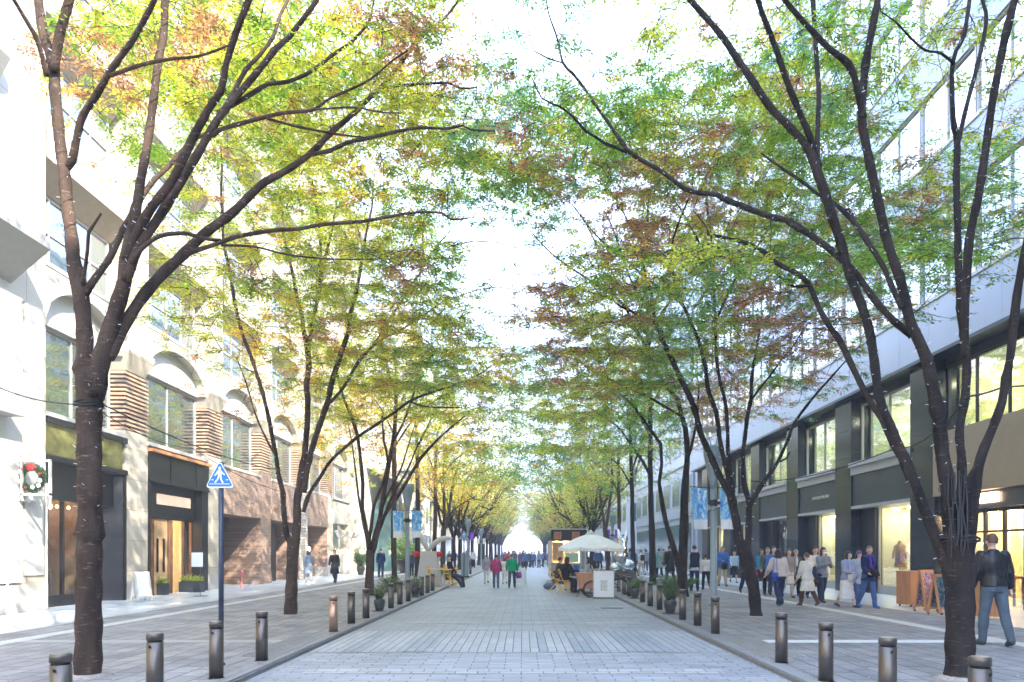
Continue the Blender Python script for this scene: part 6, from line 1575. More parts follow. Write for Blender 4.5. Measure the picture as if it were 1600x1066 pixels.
def skeleton(pose):
    J = {}
    lean = R(pose.get('lean', 3)); up = Vector((0, math.sin(lean), math.cos(lean)))
    pel = Vector((0, 0, .92)); J['pel'] = pel
    for i, s in enumerate((-1, 1)):
        hip = pel+Vector((s*.088, 0, -.03)); th = pose['thigh'][i]; kn = pose['knee'][i]; sp = pose.get('spread', 2)
        knee = hip+dirp(th, s, sp)*.42; ank = knee+dirp(th-kn, s, sp*.4)*.40
        J['hip', s], J['knee', s], J['ank', s] = hip, knee, ank
        J['toe', s] = ank+Vector((s*.015, .13*math.cos(R(min(0, th-kn+8))), -.055+.10*math.sin(R(min(0, th-kn+12)))))
    J['chest'] = pel+up*.33; J['neck0'] = pel+up*.50; J['neck1'] = pel+up*.57; J['head'] = pel+up*.665+Vector((0, .012, 0))
    for i, s in enumerate((-1, 1)):
        sh = J['neck0']+Vector((s*.165, 0, -.045)); a = pose['arm'][i]; e = pose['elbow'][i]; ab = pose.get('abd', (9, 9))[i]
        el = sh+dirp(a, s, ab)*.275
        inn = pose.get('inn', (0, 0))[i]
        fd = dirp(a+e, s, ab*.3-inn); wr_ = el+fd*.235
        J['sh', s], J['el', s], J['wr', s], J['fd', s] = sh, el, wr_, fd
    zmin = min(J['ank', -1].z, J['ank', 1].z)-.075
    if pose.get('seat') is not None:
        dz = pose['seat']+.10-J['pel'].z
    else: dz = -zmin
    for k in J:
        if not (isinstance(k, tuple) and k[0] == 'fd'): J[k] = J[k]+Vector((0, 0, dz))
    return J
def torso_rings(J, g, z_lo, z_hi, fem=0, puff=0):
    pel, ch, nk = J['pel'], J['chest'], J['neck0']
    base = [(-.10, .155, .105), (-.02, .165+.01*fem, .115), (.07, .150-.006*fem, .105), (.15, .135-.014*fem, .095), (.26, .158-.012*fem, .112), (.36, .176-.016*fem, .115), (.43, .172-.016*fem, .098), (.475, .125, .080), (.51, .07, .062)]
    up = (nk-pel).normalized(); out = []
    for z, rx, ry in base:
        if z < z_lo or z > z_hi: continue
        c = pel+up*z; out.append((c.x, c.y, c.z, rx+g, ry+g))
    return out
def person(label, loc, height, rz, o):
    """o: outfit and pose"""
    vb = o.get('vox', .010); vc = o.get('voxc', .014)
    root = thing('person', label, 'person', loc, rz)
    k = height/1.70; root.scale = (k, k, k)
    J = skeleton(o['pose']); fem = o.get('fem', 0); sk = SKIN[o.get('skin', 0)]
    hr = R(o.get('turn', 0)); Hm = Matrix.Translation(J['head']) @ Matrix.Rotation(hr, 4, 'Z') @ Matrix.Rotation(R(o.get('nod', 0)), 4, 'X')
    # ---- body
    mb = MB()
    def hfn(d):
        d = Vector(d)
        if d.z < 0: f = 1-.30*(-d.z)**1.5; d.x *= f; d.y = d.y*(1-.12*(-d.z)) + .10*(-d.z)
        return d
    mb.ell((0, 0, 0), (.074, .092, .112), 18, 14, M=Hm, fn=hfn)
    mb.ell((0, .096, -.012), (.011, .018, .024), 8, 6, M=Hm); mb.ell((0, .088, -.062), (.020, .012, .012), 8, 6, M=Hm)
    for s in (-1, 1): mb.ell((s*.076, -.004, -.012), (.010, .018, .028), 8, 6, M=Hm); mb.ell((s*.03, .080, .022), (.022, .012, .008), 8, 6, M=Hm)
    capsule(mb, J['neck0']-Vector((0, 0, .03)), .056, J['neck1']+Vector((0, .01, .03)), .050)
    loft(mb, torso_rings(J, 0, -1, 1, fem))
    for s in (-1, 1):
        capsule(mb, J['hip', s], .088, J['knee', s], .056); capsule(mb, J['knee', s], .054, J['knee', s].lerp(J['ank', s], .35), .052); capsule(mb, J['knee', s].lerp(J['ank', s], .3), .052, J['ank', s], .034)
        capsule(mb, J['ank', s]+Vector((0, -.02, -.035)), .032, J['toe', s], .026)
        capsule(mb, J['sh', s], .052, J['el', s], .038); capsule(mb, J['el', s], .038, J['wr', s], .025)
        # hand: palm, four unequal curled fingers and a thumb
        fd = J['fd', s]; w_ = J['wr', s]; latv = Vector((0, 1, 0)) if abs(fd.z) > .6 else Vector((1, 0, 0)); latv = (latv-fd*latv.dot(fd)).normalized(); pn = fd.cross(latv)*(-s if abs(fd.z) > .6 else 1)
        capsule(mb, w_, .024, w_+fd*.035, .026)
        for q in range(4): capsule(mb, w_+fd*.02+latv*(.012*(1.5-q)), .013, w_+fd*.075+latv*(.0175*(1.5-q)), .012, 8)
        if o.get('fing', True):
            for q, fl in enumerate((.068, .078, .072, .055)):
                b0 = w_+fd*.082+latv*(.0185*(1.5-q)); cu = -pn*(.25+.05*q); b1 = b0+(fd+cu).normalized()*fl*.5; b2 = b1+(fd*.6+cu*2.4).normalized()*fl*.5
                mb.tube([b0-fd*.01, b0+fd*.008, b1, b2], [.0085, .0088, .0080, .0058], 7)
            t0 = w_+fd*.03+latv*.026; t1 = t0+(fd*.7+latv*.7-pn*.2).normalized()*.035; t2 = t1+(fd+latv*.15-pn*.25).normalized()*.028
            mb.tube([t0-latv*.01, t0, t1, t2], [.012, .0115, .0095, .0065], 7)
    remesh(mb, 'body', vb, sk, root, smooth_it=1)
    # face
    for s in (-1, 1): MB().ell((s*.030, .0835, .006), (.0115, .006, .0055), 8, 6, M=Hm).build('eye', EYE, root, smooth=True)
    if not o.get('mask'): MB().ell((0, .0975, -.047), (.020, .004, .0045), 8, 6, M=Hm).build('mouth', LIP, root, smooth=True)
    else: MB().ell((0, .068, -.045), (.055, .045, .042), 14, 10, M=Hm).build('face_mask', MT['signwhite'], root, smooth=True)
    # ---- hair / hat
    hs = o.get('hair', ('short', 'black')); hm = HAIRM[hs[1]]
    if hs[0] != 'bald':
        mb = MB(); style = hs[0]; g = {'short': .008, 'bob': .016, 'long': .016, 'bun': .012}[style]
        def cut(d):
            lowz = {'short': -.35, 'bob': -.85, 'long': -.9, 'bun': -.5}[style]
            front = d.y > .25 and d.z < .42
            side_cut = style == 'short' and d.z < -.10 and d.y > -.25
            if front or side_cut or d.z < lowz: return d*.62
            return d
        mb.ell((0, -.008, .010), (.074+g, .092+g, .112+g), 26, 20, M=Hm, fn=cut)
        if style in ('bob',):
            for a in range(-120, 121, 20):
                an = R(a-90); c = Vector((.078*math.cos(an), .085*math.sin(an)-.01, 0)); 
                if c.y > .03: continue
                capsule(mb, Hm @ (c+Vector((0, 0, .02))), .026, Hm @ (c*1.04+Vector((0, 0, -.12))), .020, 8)
        if style == 'long':
            for a in range(-110, 111, 20):
                an = R(a-90); c = Vector((.075*math.cos(an), .082*math.sin(an)-.012, 0))
                if c.y > .03: continue
                L_ = .30+random.uniform(-.03, .02); capsule(mb, Hm @ (c+Vector((0, 0, .02))), .028, Hm @ (c*1.05+Vector((random.uniform(-.01, .01), -.03, -L_))), .015, 8)
        if style == 'bun': mb.ell((0, -.105, .05), (.04, .035, .04), 10, 8, M=Hm)
        remesh(mb, 'hair', max(.007, vb*.8), hm, root, disp=.004, dscale=30, smooth_it=1)
    if o.get('hat'):
        mb = MB()
        def capf(d): return d if d.z > -.05 else Vector((d.x, d.y, -.05))*1.0
        mb.ell((0, -.005, .025), (.088, .105, .108), 20, 14, M=Hm, fn=lambda d: d if d.z > .02 else Vector((d.x*1.02, d.y*1.02, .02)))
        mb.tube([Hm @ Vector((.088*math.cos(R(a)), .103*math.sin(R(a))-.005, .03)) for a in range(0, 361, 20)], .012, 6)
        mb.build('hat', C_(*o['hat']), root, smooth=True)
    # ---- trousers / skirt / shoes
    bt = o['bottom']; kind = bt[0]; bm_ = C_(*bt[1])
    if kind in ('trousers', 'wide', 'shorts'):
        mb = MB(); g = .016 if kind != 'wide' else .034
        loft(mb, torso_rings(J, g, -.2, .09, fem))
        for s in (-1, 1):
            capsule(mb, J['hip', s]+Vector((0, 0, -.0)), .086+g, J['knee', s], .056+g)
            if kind != 'shorts':
                capsule(mb, J['knee', s], .056+g, J['knee', s].lerp(J['ank', s], .5), .054+g*1.1); capsule(mb, J['knee', s].lerp(J['ank', s], .5), .052+g, J['ank', s]+Vector((0, 0, -.005)), (.040+g if kind != 'wide' else .055+g))
        remesh(mb, 'trousers', vc, bm_, root, disp=.010, dscale=9)
    elif kind == 'skirt':
        mb = MB(); L_ = bt[2]; w0 = bt[3]; ym = (J['knee', -1].y+J['knee', 1].y)/2
        p = J['pel']; rs = [(p.x, p.y, p.z+.10, .15, .11), (p.x, p.y, p.z-.02, .185, .14)]
        nst = 6
        for i in range(1, nst+1): f = i/nst; rs.append((p.x, p.y+(ym-p.y)*f*.6, p.z-.02-L_*f, .185+(w0-.185)*f, .14+(w0*.8-.14)*f))
        loft(mb, rs[::-1], 28)
        remesh(mb, 'skirt', vc, bm_, root, disp=.022, dscale=7)
    sm = C_(*o.get('shoes', ('black_shoe', (.02, .02, .022), .4, .5)))
    for s in (-1, 1):
        mb = MB(); a = J['ank', s]; t_ = J['toe', s]
        capsule(mb, a+Vector((0, -.025, -.032)), .043, a.lerp(t_, .55)+Vector((0, 0, -.012)), .042); capsule(mb, a.lerp(t_, .5), .042, t_+Vector((0, .01, .0)), .034)
        if o.get('boots'): capsule(mb, a+Vector((0, -.01, -.02)), .050, a+(J['knee', s]-a)*.35, .056)
        ob = remesh(mb, 'shoe', .010, sm, root, smooth_it=1)
    # ---- top
    tp = o['top']; tk = tp[0]; tm = C_(*tp[1]); hem = tp[2]; g = tp[3] if len(tp) > 3 else .022
    mb = MB(); rs = torso_rings(J, g, -.12, 1, fem)
    if hem > .12:
        p = J['pel']; ym = (J['knee', -1].y+J['knee', 1].y)/2; ex = []
        n_ = 5
        for i in range(n_, 0, -1): f = i/n_; ex.append((p.x, p.y+(ym-p.y)*f*.5*hem/.45, p.z-.10-(hem-.10)*f, .17+g+.045*f*min(1, hem/.4), .125+g+.045*f*min(1, hem/.4)))
        rs = ex+rs
    else: rs = [r_ for r_ in rs if r_[2] >= J['pel'].z-hem-.001] or rs
    loft(mb, rs, 24)
    if tk != 'vest':
        for s in (-1, 1):
            capsule(mb, J['sh', s], .058+g*.8, J['el', s], .044+g*.8); capsule(mb, J['el', s], .044+g*.8, J['wr', s]-J['fd', s]*.02, .034+g*.5)
    else:
        for s in (-1, 1): capsule(mb, J['sh', s]+Vector((-s*.03, 0, .0)), .055+g*.5, J['sh', s]+Vector((-s*.02, 0, -.06)), .055+g*.5)
    if tk in ('jacket', 'coat', 'puffer'):
        nk = J['neck0']; mb.tube([nk+Vector((.072*math.cos(R(a)), .068*math.sin(R(a))-.005, .018+.012*(-math.sin(R(a))))) for a in range(60, 481, 30)][:13], .020, 8)
    if tk == 'puffer':
        up = (J['neck0']-J['pel']).normalized()
        for z, rx, ry, q in ((-.06, .19, .14, 0), (.02, .19, .14, 0), (.10, .185, .135, 0), (.18, .18, .13, 0), (.26, .185, .135, 0), (.34, .19, .14, 0)):
            c = J['pel']+up*z; mb.tube([c+Vector((rx*math.cos(R(a)), ry*math.sin(R(a)), 0)) for a in range(0, 361, 20)], .03, 8)
    remesh(mb, {'jacket': 'jacket', 'coat': 'coat', 'puffer': 'puffer_jacket', 'sweater': 'sweater', 'vest': 'vest', 'shirt': 'shirt'}[tk], vc, tm, root, disp=.012, dscale=8)
    if tk == 'vest' and o.get('under'):
        mb = MB(); loft(mb, torso_rings(J, .012, -.12, 1, fem))
        for s in (-1, 1): capsule(mb, J['sh', s], .064, J['el', s], .050); capsule(mb, J['el', s], .050, J['wr', s]-J['fd', s]*.02, .038)
        p = J['pel']; loft(mb, [(p.x, p.y, p.z-.16, .185, .135), (p.x, p.y, p.z-.05, .182, .13), (p.x, p.y, p.z+.05, .17, .12)])
        remesh(mb, 'shirt', vc, C_(*o['under']), root, disp=.008)
    if o.get('open'):      # shirt front seen between open lapels
        mb = MB(); c = J['chest']; MB().ell((0, c.y+.095+g, c.z+.02), (.045, .035, .19), 14, 10).build('shirt_front', C_(*o['open']), root, smooth=True)
    if o.get('scarf'):
        mb = MB(); nk = J['neck0']
        mb.tube([nk+Vector((.085*math.cos(R(a)), .082*math.sin(R(a)), .02+.01*math.sin(R(a*2)))) for a in range(0, 361, 24)], .034, 10)
        capsule(mb, nk+Vector((-.05, .09, 0)), .035, J['chest']+Vector((-.06, .15, -.05)), .035); capsule(mb, nk+Vector((.05, .09, 0)), .035, J['chest']+Vector((.04, .15, -.12)), .035)
        remesh(mb, 'scarf', .012, C_(*o['scarf']), root, disp=.008, dscale=20)
    return root, J, k
def toW(root, v):
    M = Matrix.Translation(root.location) @ Matrix.Rotation(root.rotation_euler.z, 4, 'Z') @ Matrix.Diagonal((*root.scale, 1)); return M @ v
def walk(a=24, b=-18, ka=6, kb=32, aL=-14, aR=16, eL=14, eR=22, lean=4, **k): return dict(thigh=(a, b), knee=(ka, kb), arm=(aL, aR), elbow=(eL, eR), lean=lean, **k)
def stand(**k): d = dict(thigh=(2, -2), knee=(2, 3), arm=(-2, 3), elbow=(10, 14), lean=1); d.update(k); return d
NAVY = ('navy_denim', (.022, .032, .075)); JEANS = ('blue_denim', (.05, .10, .24)); BLK = ('black_cloth', (.014, .014, .017)); GREYP = ('grey_wool', (.075, .105, .13)); WHT = ('white_cloth', (.68, .66, .63)); KHAKI = ('khaki_cotton', (.50, .41, .28)); CREAM = ('cream_knit', (.58, .50, .45)); BRN = ('brown_cord', (.075, .035, .025))
Lth = ('black_leather', (.005, .007, .009), .34, .4)
def put(label, px, py, h_px, rz, o, zone=WALK):
    loc = G(px, py, zone); d = loc.y
    return person(label, loc, h_px/F_PX*d, R(rz), o)
def bag(name, label, root, v, r, m, strap=None, rz=0, group=None):
    """a bag hanging at v (the wearer's local point); r = half sizes"""
    w_ = toW(root, v); k = root.scale[0]
    b = thing(name, label, 'bag', w_-Vector((0, 0, 2*r[2]*k)), root.rotation_euler.z+rz); b.scale = (k, k, k)
    MB().box(-r[0], r[0], -r[1], r[1], 0, 2*r[2]).build('body', m, b, bevel=min(r)*.55, smooth=True)
    if strap: MB().tube([(-r[0]*.6, 0, 2*r[2]-.01), (-r[0]*.4, 0, 2*r[2]+strap), (r[0]*.4, 0, 2*r[2]+strap), (r[0]*.6, 0, 2*r[2]-.01)], .008, 6).build('handle', m, b)
    return b
# --- right pavement
p, J, k = put('man in a black leather jacket and grey trousers walking away at the far right', 1553, 1009, 175, -6, dict(pose=walk(8, -10, 3, 14, 6, -8, 12, 14, spread=3, abd=(12, 12)), top=('jacket', Lth, .03, .030), bottom=('trousers', GREYP), hair=('short', 'brown'), vox=.006, voxc=.010, turn=-8))
p, J, k = put('woman with a lilac plaid scarf, white skirt and white bag', 1323, 949, 88, 205, dict(fem=1, pose=walk(16, -12, 5, 20, 10, 20, 40, 60), top=('sweater', ('lilac_knit', (.30, .32, .46)), .10, .035), bottom=('skirt', WHT, .62, .25), scarf=('plaid_scarf', (.42, .45, .62)), hair=('bob', 'black'), shoes=('dark_shoe', (.03, .03, .05), .5, .4), turn=20))
bag('shoulder_bag', 'white bag held by the woman in the white skirt', p, Vector((.02, .20, 1.02)), (.14, .05, .11), C_(*WHT), .12)
put('person in a purple knit hat walking behind the man in the navy jacket', 1341, 941, 81, 180, dict(fem=1, pose=walk(-14, 16, 20, 4), top=('coat', ('pale_blue_cloth', (.32, .38, .48)), .30), bottom=('trousers', JEANS), hat=('purple_knit', (.16, .06, .20)), hair=('bob', 'black'), shoes=('red_shoe', (.3, .05, .05))))
p, J, k = put('man in a navy jacket with a purple scarf, blue jeans and blue shoes', 1356, 950, 97, 195, dict(pose=walk(12, -10, 4, 18, 4, 8, 20, 50), top=('jacket', ('navy_jacket', (.012, .020, .075)), .16), bottom=('trousers', JEANS), scarf=('purple_scarf', (.09, .05, .28)), hair=('short', 'grey'), shoes=('blue_shoe', (.02, .16, .45)), turn=-25, skin=1))
bag('belt_bag', 'black bag worn across the front by the man in the navy jacket', p, Vector((-.03, .19, 1.06)), (.13, .04, .09), C_(*BLK), .10)
p, J, k = put('person seen from behind in a long white coat and brown trousers', 1262, 947, 84, 15, dict(fem=1, pose=walk(16, -14, 4, 24, 10, -10, 20, 20), top=('coat', ('off_white_wool', (.66, .62, .55)), .42, .035), bottom=('trousers', BRN), hair=('short', 'brown'), boots=1, shoes=('brown_boot', (.07, .03, .02), .5, .4)))
bag('backpack', 'navy backpack hanging at the side of the person in the long white coat', p, Vector((.20, -.06, 1.26)), (.10, .08, .19), C_(*NAVY), .05)
bag('shoulder_bag', 'black bag with a pink charm carried low by the person in the white coat', p, Vector((.26, .02, .86)), (.13, .07, .09), C_(*BLK), .10)
put('young woman in a white face mask and grey cardigan', 1285, 941, 86, 190, dict(fem=1, mask=1, pose=walk(-12, 14, 18, 4, 20, 24, 80, 85, inn=(30, 30)), top=('jacket', ('grey_cardigan', (.22, .25, .30)), .14), bottom=('trousers', NAVY), hair=('long', 'black')))
put('young man in a white shirt just behind the masked woman', 1273, 938, 84, 178, dict(pose=walk(14, -12), top=('shirt', WHT, .10), bottom=('trousers', BLK), hair=('short', 'black')))
p, J, k = put('long-haired woman from behind in a cream sweater and navy trousers', 1217, 947, 90, 4, dict(fem=1, pose=walk(-16, 18, 26, 4, 14, -10, 30, 18, abd=(18, 12)), top=('sweater', CREAM, .06, .045), bottom=('wide', NAVY), hair=('long', 'black'), shoes=('teal_shoe', (.05, .16, .18)), turn=-15))
bag('crossbody_bag', 'round blue bag on a long strap behind the woman in the cream sweater', p, Vector((-.16, -.12, 1.00)), (.09, .05, .13), C_('royal_blue_leather', (.02, .07, .42), .4, .5), .42)
put('woman with a grey knit hat and dark green coat standing behind the crowd', 1243, 932, 73, 182, dict(fem=1, pose=stand(), top=('coat', ('dark_green_cloth', (.05, .07, .06)), .30), bottom=('trousers', BLK), hat=('grey_knit', (.35, .37, .42)), hair=('bob', 'black'), open=WHT))
put('woman with reddish hair carrying white paper bags', 1232, 934, 76, 176, dict(fem=1, pose=walk(10, -8), top=('jacket', ('taupe_cloth', (.30, .26, .25)), .14), bottom=('skirt', WHT, .40, .20), hair=('long', 'brown'), shoes=('black_shoe', (.02, .02, .022), .4, .5)))
put('man in a bright blue shirt looking left in the group', 1209, 932, 78, 160, dict(pose=walk(8, -10), top=('shirt', ('bright_blue_cloth', (.06, .16, .48)), .12), bottom=('trousers', NAVY), hair=('short', 'black'), turn=30))
put('grey-haired man in an olive jacket behind the man in bright blue', 1199, 930, 75, 170, dict(pose=walk(-8, 10, 14, 3), top=('jacket', ('olive_cloth', (.10, .12, .10)), .14), bottom=('trousers', BLK), hair=('short', 'grey'), turn=20))
p, J, k = put('woman in a teal blue jacket over cream with a dark plum skirt', 1188, 926, 68, 200, dict(fem=1, pose=walk(10, -8), top=('jacket', ('teal_blue_cloth', (.03, .25, .42)), .08), bottom=('skirt', ('plum_cloth', (.05, .025, .05)), .34, .23), open=CREAM, hair=('bob', 'black'), shoes=('white_shoe', (.6, .6, .6))))
bag('tote_bag', 'red tote bag hanging between the teal jacket and the cream sweater', p, Vector((.33, .05, .86)), (.17, .05, .14), C_('red_cloth', (.45, .02, .05)), .10)
put('person mostly hidden behind the second right tree, dark trousers', 1166, 929, 74, 180, dict(pose=walk(10, -10), top=('jacket', ('dusty_purple_cloth', (.10, .08, .12)), .14), bottom=('trousers', NAVY), hair=('short', 'black')))
p, J, k = put('man in a blue padded jacket and khaki trousers walking towards the viewer', 1129, 916, 62, 184, dict(pose=walk(8, -8, 3, 10, 8, 14, 20, 70, inn=(0, 20)), top=('jacket', ('blue_padded_cloth', (.04, .14, .42)), .16, .035), bottom=('trousers', KHAKI), hair=('short', 'grey'), skin=1))
bag('shoulder_bag', 'dark bag hanging in front of the man in the blue padded jacket', p, Vector((-.02, .20, 1.0)), (.12, .05, .14), C_(*BLK), .10)
put('person in a pale top and dark shorts behind the man in blue', 1147, 911, 50, 180, dict(fem=1, pose=walk(8, -8), top=('sweater', ('pale_cyan_cloth', (.45, .58, .62)), .08), bottom=('shorts', BLK), hair=('short', 'grey')))
put('person in a white blouse with a black bag, left of the lamp post', 1103, 922, 56, 0, dict(fem=1, pose=walk(12, -12), top=('shirt', WHT, .06, .03), bottom=('trousers', BLK), hair=('bun', 'black')))
put('man seen from behind in a navy vest over a pale shirt', 1085, 924, 72, 0, dict(pose=stand(), top=('vest', ('navy_vest', (.010, .015, .045)), .04, .030), under=('pale_grey_shirt', (.45, .52, .56)), bottom=('trousers', NAVY), hair=('short', 'black')))
put('man in a long dark green-black coat from behind, left of the third right tree', 1047, 914, 62, 10, dict(pose=walk(12, -10), top=('coat', ('black_green_wool', (.02, .028, .025)), .34), bottom=('trousers', BRN), hair=('short', 'black')))
put('person in a pale green coat behind the fourth right tree', 1030, 903, 46, 0, dict(pose=walk(10, -10), top=('coat', ('sage_cloth', (.18, .28, .26)), .34), bottom=('trousers', BLK), hair=('short', 'black'), vox=.014, voxc=.018, fing=False))
p, J, k = put('person in white with a dark backpack between two right trees', 1002, 900, 41, 20, dict(pose=walk(12, -10), top=('sweater', WHT, .12), bottom=('trousers', KHAKI), hair=('short', 'black'), vox=.014, voxc=.018, fing=False))
bag('backpack', 'dark backpack on the person in white between two right trees', p, Vector((0, -.17, 1.38)), (.14, .07, .20), C_(*BLK))
# --- left pavement
put('woman in a long grey-blue coat walking away on the left pavement', 482, 911, 51, 20, dict(fem=1, pose=walk(14, -12), top=('coat', ('grey_blue_wool', (.20, .24, .32)), .42, .04), bottom=('trousers', WHT), hair=('bob', 'black'), shoes=('white_shoe', (.6, .6, .6)), vox=.012))
put('woman in a straight black coat walking on the left pavement', 523, 911, 52, 175, dict(fem=1, pose=walk(14, -14, 4, 24), top=('coat', BLK, .42, .03), bottom=('trousers', NAVY), hair=('bun', 'black'), vox=.012))
put('grey-haired man in a navy blazer with a pale strap, behind the third left tree', 595, 903, 46, 10, dict(pose=walk(10, -8), top=('jacket', ('navy_blazer', (.02, .04, .12)), .14), bottom=('trousers', NAVY), hair=('short', 'grey'), vox=.014, fing=False))
put('person in a dark blue top near the lamp post left of the dark trunk', 643, 900, 38, 160, dict(pose=stand(), top=('jacket', ('slate_purple_cloth', (.06, .07, .13)), .12), bottom=('trousers', BLK), hair=('short', 'black'), vox=.014, fing=False))
put('distant person in a teal coat, left of two beyond the seated man', 702, 888, 28, 0, dict(pose=walk(), top=('coat', ('teal_cloth', (.03, .12, .17)), .3), bottom=('trousers', BLK), hair=('short', 'black'), vox=.018, voxc=.02, fing=False))
put('distant person in a dark blue jacket, right of two beyond the seated man', 709, 888, 28, 10, dict(pose=walk(), top=('jacket', ('dark_teal_cloth', (.02, .07, .12)), .15), bottom=('trousers', BLK), hair=('short', 'black'), vox=.018, voxc=.02, fing=False))
# --- in the road
put('person in a pale mauve jacket and white trousers walking away', 760, 912, 45, 0, dict(pose=walk(10, -10), top=('jacket', ('mauve_grey_cloth', (.33, .28, .33)), .14), bottom=('trousers', WHT), hair=('short', 'brown'), vox=.012), 0)
put('woman in a magenta puffer jacket walking away', 775, 919, 52, 0, dict(fem=1, pose=walk(10, -8, 3, 12, 4, -4, 10, 10, abd=(16, 16)), top=('puffer', ('magenta_nylon', (.36, .02, .12), .45, .4), .14, .03), bottom=('trousers', ('slate_denim', (.09, .11, .18))), hair=('short', 'black'), vox=.010), 0)
put('slight figure in a white coat between the magenta and green jackets', 789, 913, 42, 0, dict(fem=1, pose=walk(10, -10), top=('coat', WHT, .30), bottom=('trousers', WHT), hair=('bob', 'brown'), vox=.014, fing=False), 0)
p, J, k = put('man in a bright green jacket walking away down the road', 800, 919, 54, 0, dict(pose=walk(-12, 14, 18, 4, 8, -6, 14, 10, abd=(18, 18), spread=4), top=('jacket', ('bright_green_cloth', (.01, .30, .14)), .12, .034), bottom=('trousers', ('dark_slate_cloth', (.035, .05, .065))), hair=('short', 'grey'), vox=.010), 0)
bag('shopping_bag', 'purple shopping bag in the right hand of the man in green', p, Vector((.33, .05, .80)), (.14, .06, .16), C_('purple_paper', (.22, .08, .32)), .12)
# --- seated
def seat(label, loc, h, rz, o): return person(label, Vector(loc), h, R(rz), o)
seat('man in dark clothes and white shoes lounging on a yellow chair with legs stretched out', (-2.93, 29.45, 0), 1.70, -100, dict(pose=dict(seat=.46, thigh=(72, 55), knee=(62, 30), arm=(10, 20), elbow=(50, 60), lean=-14, spread=8), top=('jacket', BLK, .10), open=WHT, bottom=('trousers', ('charcoal_cloth', (.03, .035, .05))), hair=('short', 'black'), shoes=('white_shoe', (.6, .6, .6)), turn=-45, vox=.012))
seat('person in a large black coat seated with back to the viewer under the umbrella', ((882-CX)/F_PX*25.2, 25.2, 0), 1.62, -62, dict(fem=1, pose=dict(seat=.46, thigh=(82, 80), knee=(85, 80), arm=(30, 35), elbow=(60, 60), lean=10), top=('coat', BLK, .11, .05), bottom=('trousers', BLK), hair=('bob', 'brown')))
seat('person in dark clothes seated just behind the black coat at the umbrella table', ((872-CX)/F_PX*26.8, 26.8, 0), 1.62, -70, dict(pose=dict(seat=.46, thigh=(82, 80), knee=(85, 80), arm=(20, 25), elbow=(70, 60), lean=8), top=('jacket', ('dark_brown_cloth', (.06, .035, .03)), .10), bottom=('trousers', WHT), hair=('short', 'black'), vox=.012))
seat('woman with a dark bob in a pale grey top seated facing left under the umbrella', ((923-CX)/F_PX*26.2, 26.2, 0), 1.62, 80, dict(fem=1, pose=dict(seat=.46, thigh=(82, 80), knee=(85, 80), arm=(35, 40), elbow=(60, 55), lean=8), top=('sweater', ('pale_grey_cloth', (.45, .48, .50)), .10), bottom=('trousers', GREYP), hair=('bob', 'black'), vox=.012))
# --- the far crowd: a few figures built once, then copied
crowd_cols = [('red_far_cloth', (.5, .05, .04)), ('navy_far_cloth', (.07, .10, .22)), ('grey_far_cloth', (.3, .3, .34)), ('black_far_cloth', (.08, .08, .09)), ('white_far_cloth', (.62, .6, .58)), ('brown_far_cloth', (.16, .09, .06)), ('plum_far_cloth', (.18, .07, .13)), ('blue_far_cloth', (.08, .16, .34))]
names_ = ['red', 'navy', 'grey', 'black', 'white', 'brown', 'plum', 'blue']
CG = 'crowd at the far end of the street'
protos_p = []
for i, cc in enumerate(crowd_cols):
    ps = walk(14, -12) if i % 2 else stand()
    r_, J, k = person('distant pedestrian in a %s top among the crowd at the street\'s end' % names_[i], Vector((0, 0, 0)), 1.66, 0, dict(fem=i % 2, pose=ps, top=('coat' if i % 3 == 0 else 'jacket', cc, .34 if i % 3 == 0 else .14), bottom=('trousers', BLK if i % 2 else NAVY), hair=('short' if i % 2 else 'bob', 'black'), vox=.022, voxc=.026, fing=False))
    r_['group'] = CG; protos_p.append(r_)
spots = []
for n_, xa, xb, ya, yb in ((28, -1.2, 4.2, 58, 84), (14, 5.0, 10.0, 42, 66), (8, -7.5, -4.5, 52, 80), (8, -3.0, 0.2, 80, 105)):
    for _ in range(n_): spots.append((random.uniform(xa, xb), random.uniform(ya, yb)))
for i, (x, y) in enumerate(spots):
    o = protos_p[i % 8] if i < 8 else copy_tree(protos_p[random.choice((0, 0, 1, 2, 2, 3, 4, 4, 5, 6, 7, 7))])
    o.location = (x, y, WALK if (x < XL or x > XR) else 0); o.rotation_euler.z = random.choice((0, math.pi))+random.uniform(-.7, .7)
    s_ = 1.66/1.70*random.uniform(.93, 1.06); o.scale = (s_, s_, s_)

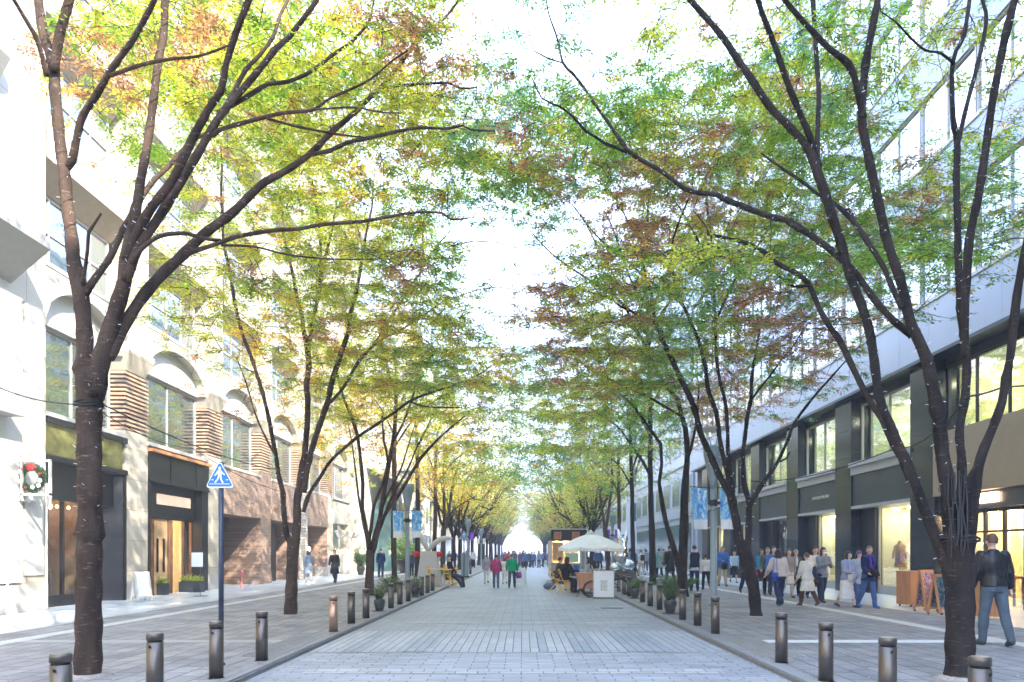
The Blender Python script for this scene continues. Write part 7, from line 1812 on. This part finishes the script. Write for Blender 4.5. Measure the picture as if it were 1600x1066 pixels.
# ---- shop displays seen through the glass
def mannequin(label, x, y, col, h=1.0):
    root = thing('mannequin', label, 'mannequin', (x, y, WALK+.35)); 
    mb = MB(); loft(mb, [(0, 0, .55, .20, .13), (0, 0, .75, .16, .11), (0, 0, .95, .14, .10), (0, 0, 1.15, .17, .12), (0, 0, 1.28, .15, .09), (0, 0, 1.34, .05, .05), (0, 0, 1.42, .045, .045)], 20)
    for s in (-1, 1): capsule(mb, (s*.16, 0, 1.24), .05, (s*.22, .02, .85), .035)
    remesh(mb, 'garment', .02, C_(*col), root, disp=.02)
    MB().tube([(0, 0, 0), (0, 0, .6)], .012, 6).lathe([(.16, 0), (.16, .02)], n=16).build('stand', MT['frame_d'], root)
for lab, x, y, col in (('dressed mannequin with a tan coat in the shop window beside the dark column', FR+1.0, 23.3, ('tan_coat_cloth', (.40, .20, .09))), ('mannequin in a grey dress in the cream shop window behind the couple', FR+1.1, 21.6, ('dove_grey_cloth', (.30, .30, .30))),
                       ('mannequin in a pale pink blouse in the window under the shop name', FR+1.1, 26.8, ('pale_pink_cloth', (.62, .42, .38))), ('mannequin in a dark dress in the window under the shop name', FR+1.2, 28.0, ('ink_cloth', (.05, .05, .07)))): mannequin(lab, x, y, col)
MT['picwarm'] = picmat('warm_poster_print', [(.8, .7, .5), (.75, .12, .05), (.85, .80, .70), (.85, .50, .05), (.7, .66, .5)], 3)
for i, (y, z) in enumerate(((16.3, 1.3), (17.4, 1.3), (18.6, 1.3))):
    o = MB().box(FR+3.85, FR+3.9, y-.4, y+.4, z-.5, z+.75).build('poster', MT['picwarm']); tag(o, 'colourful poster on the back wall of the warm-lit shop, ' + ('nearest', 'middle', 'farthest')[i] + ' of three', 'poster', 'posters in the warm-lit shop')
# ------------------------------------------------------------ haze: the pale air far things fade into
m = bpy.data.materials.new('pale_air'); m.use_nodes = True; nt = m.node_tree; nt.nodes.clear()
o_ = nt.nodes.new('ShaderNodeOutputMaterial'); pv_ = nt.nodes.new('ShaderNodeVolumePrincipled')
pv_.inputs['Color'].default_value = (.95, .96, 1, 1); pv_.inputs['Density'].default_value = HAZE; pv_.inputs['Anisotropy'].default_value = -.3
nt.links.new(pv_.outputs[0], o_.inputs['Volume'])
hz = MB().box(-950, 950, -320, 1550, -1.2, 30).build('haze', m); hz['kind'] = 'stuff'; tag(hz, 'pale bright haze filling the street', 'haze')
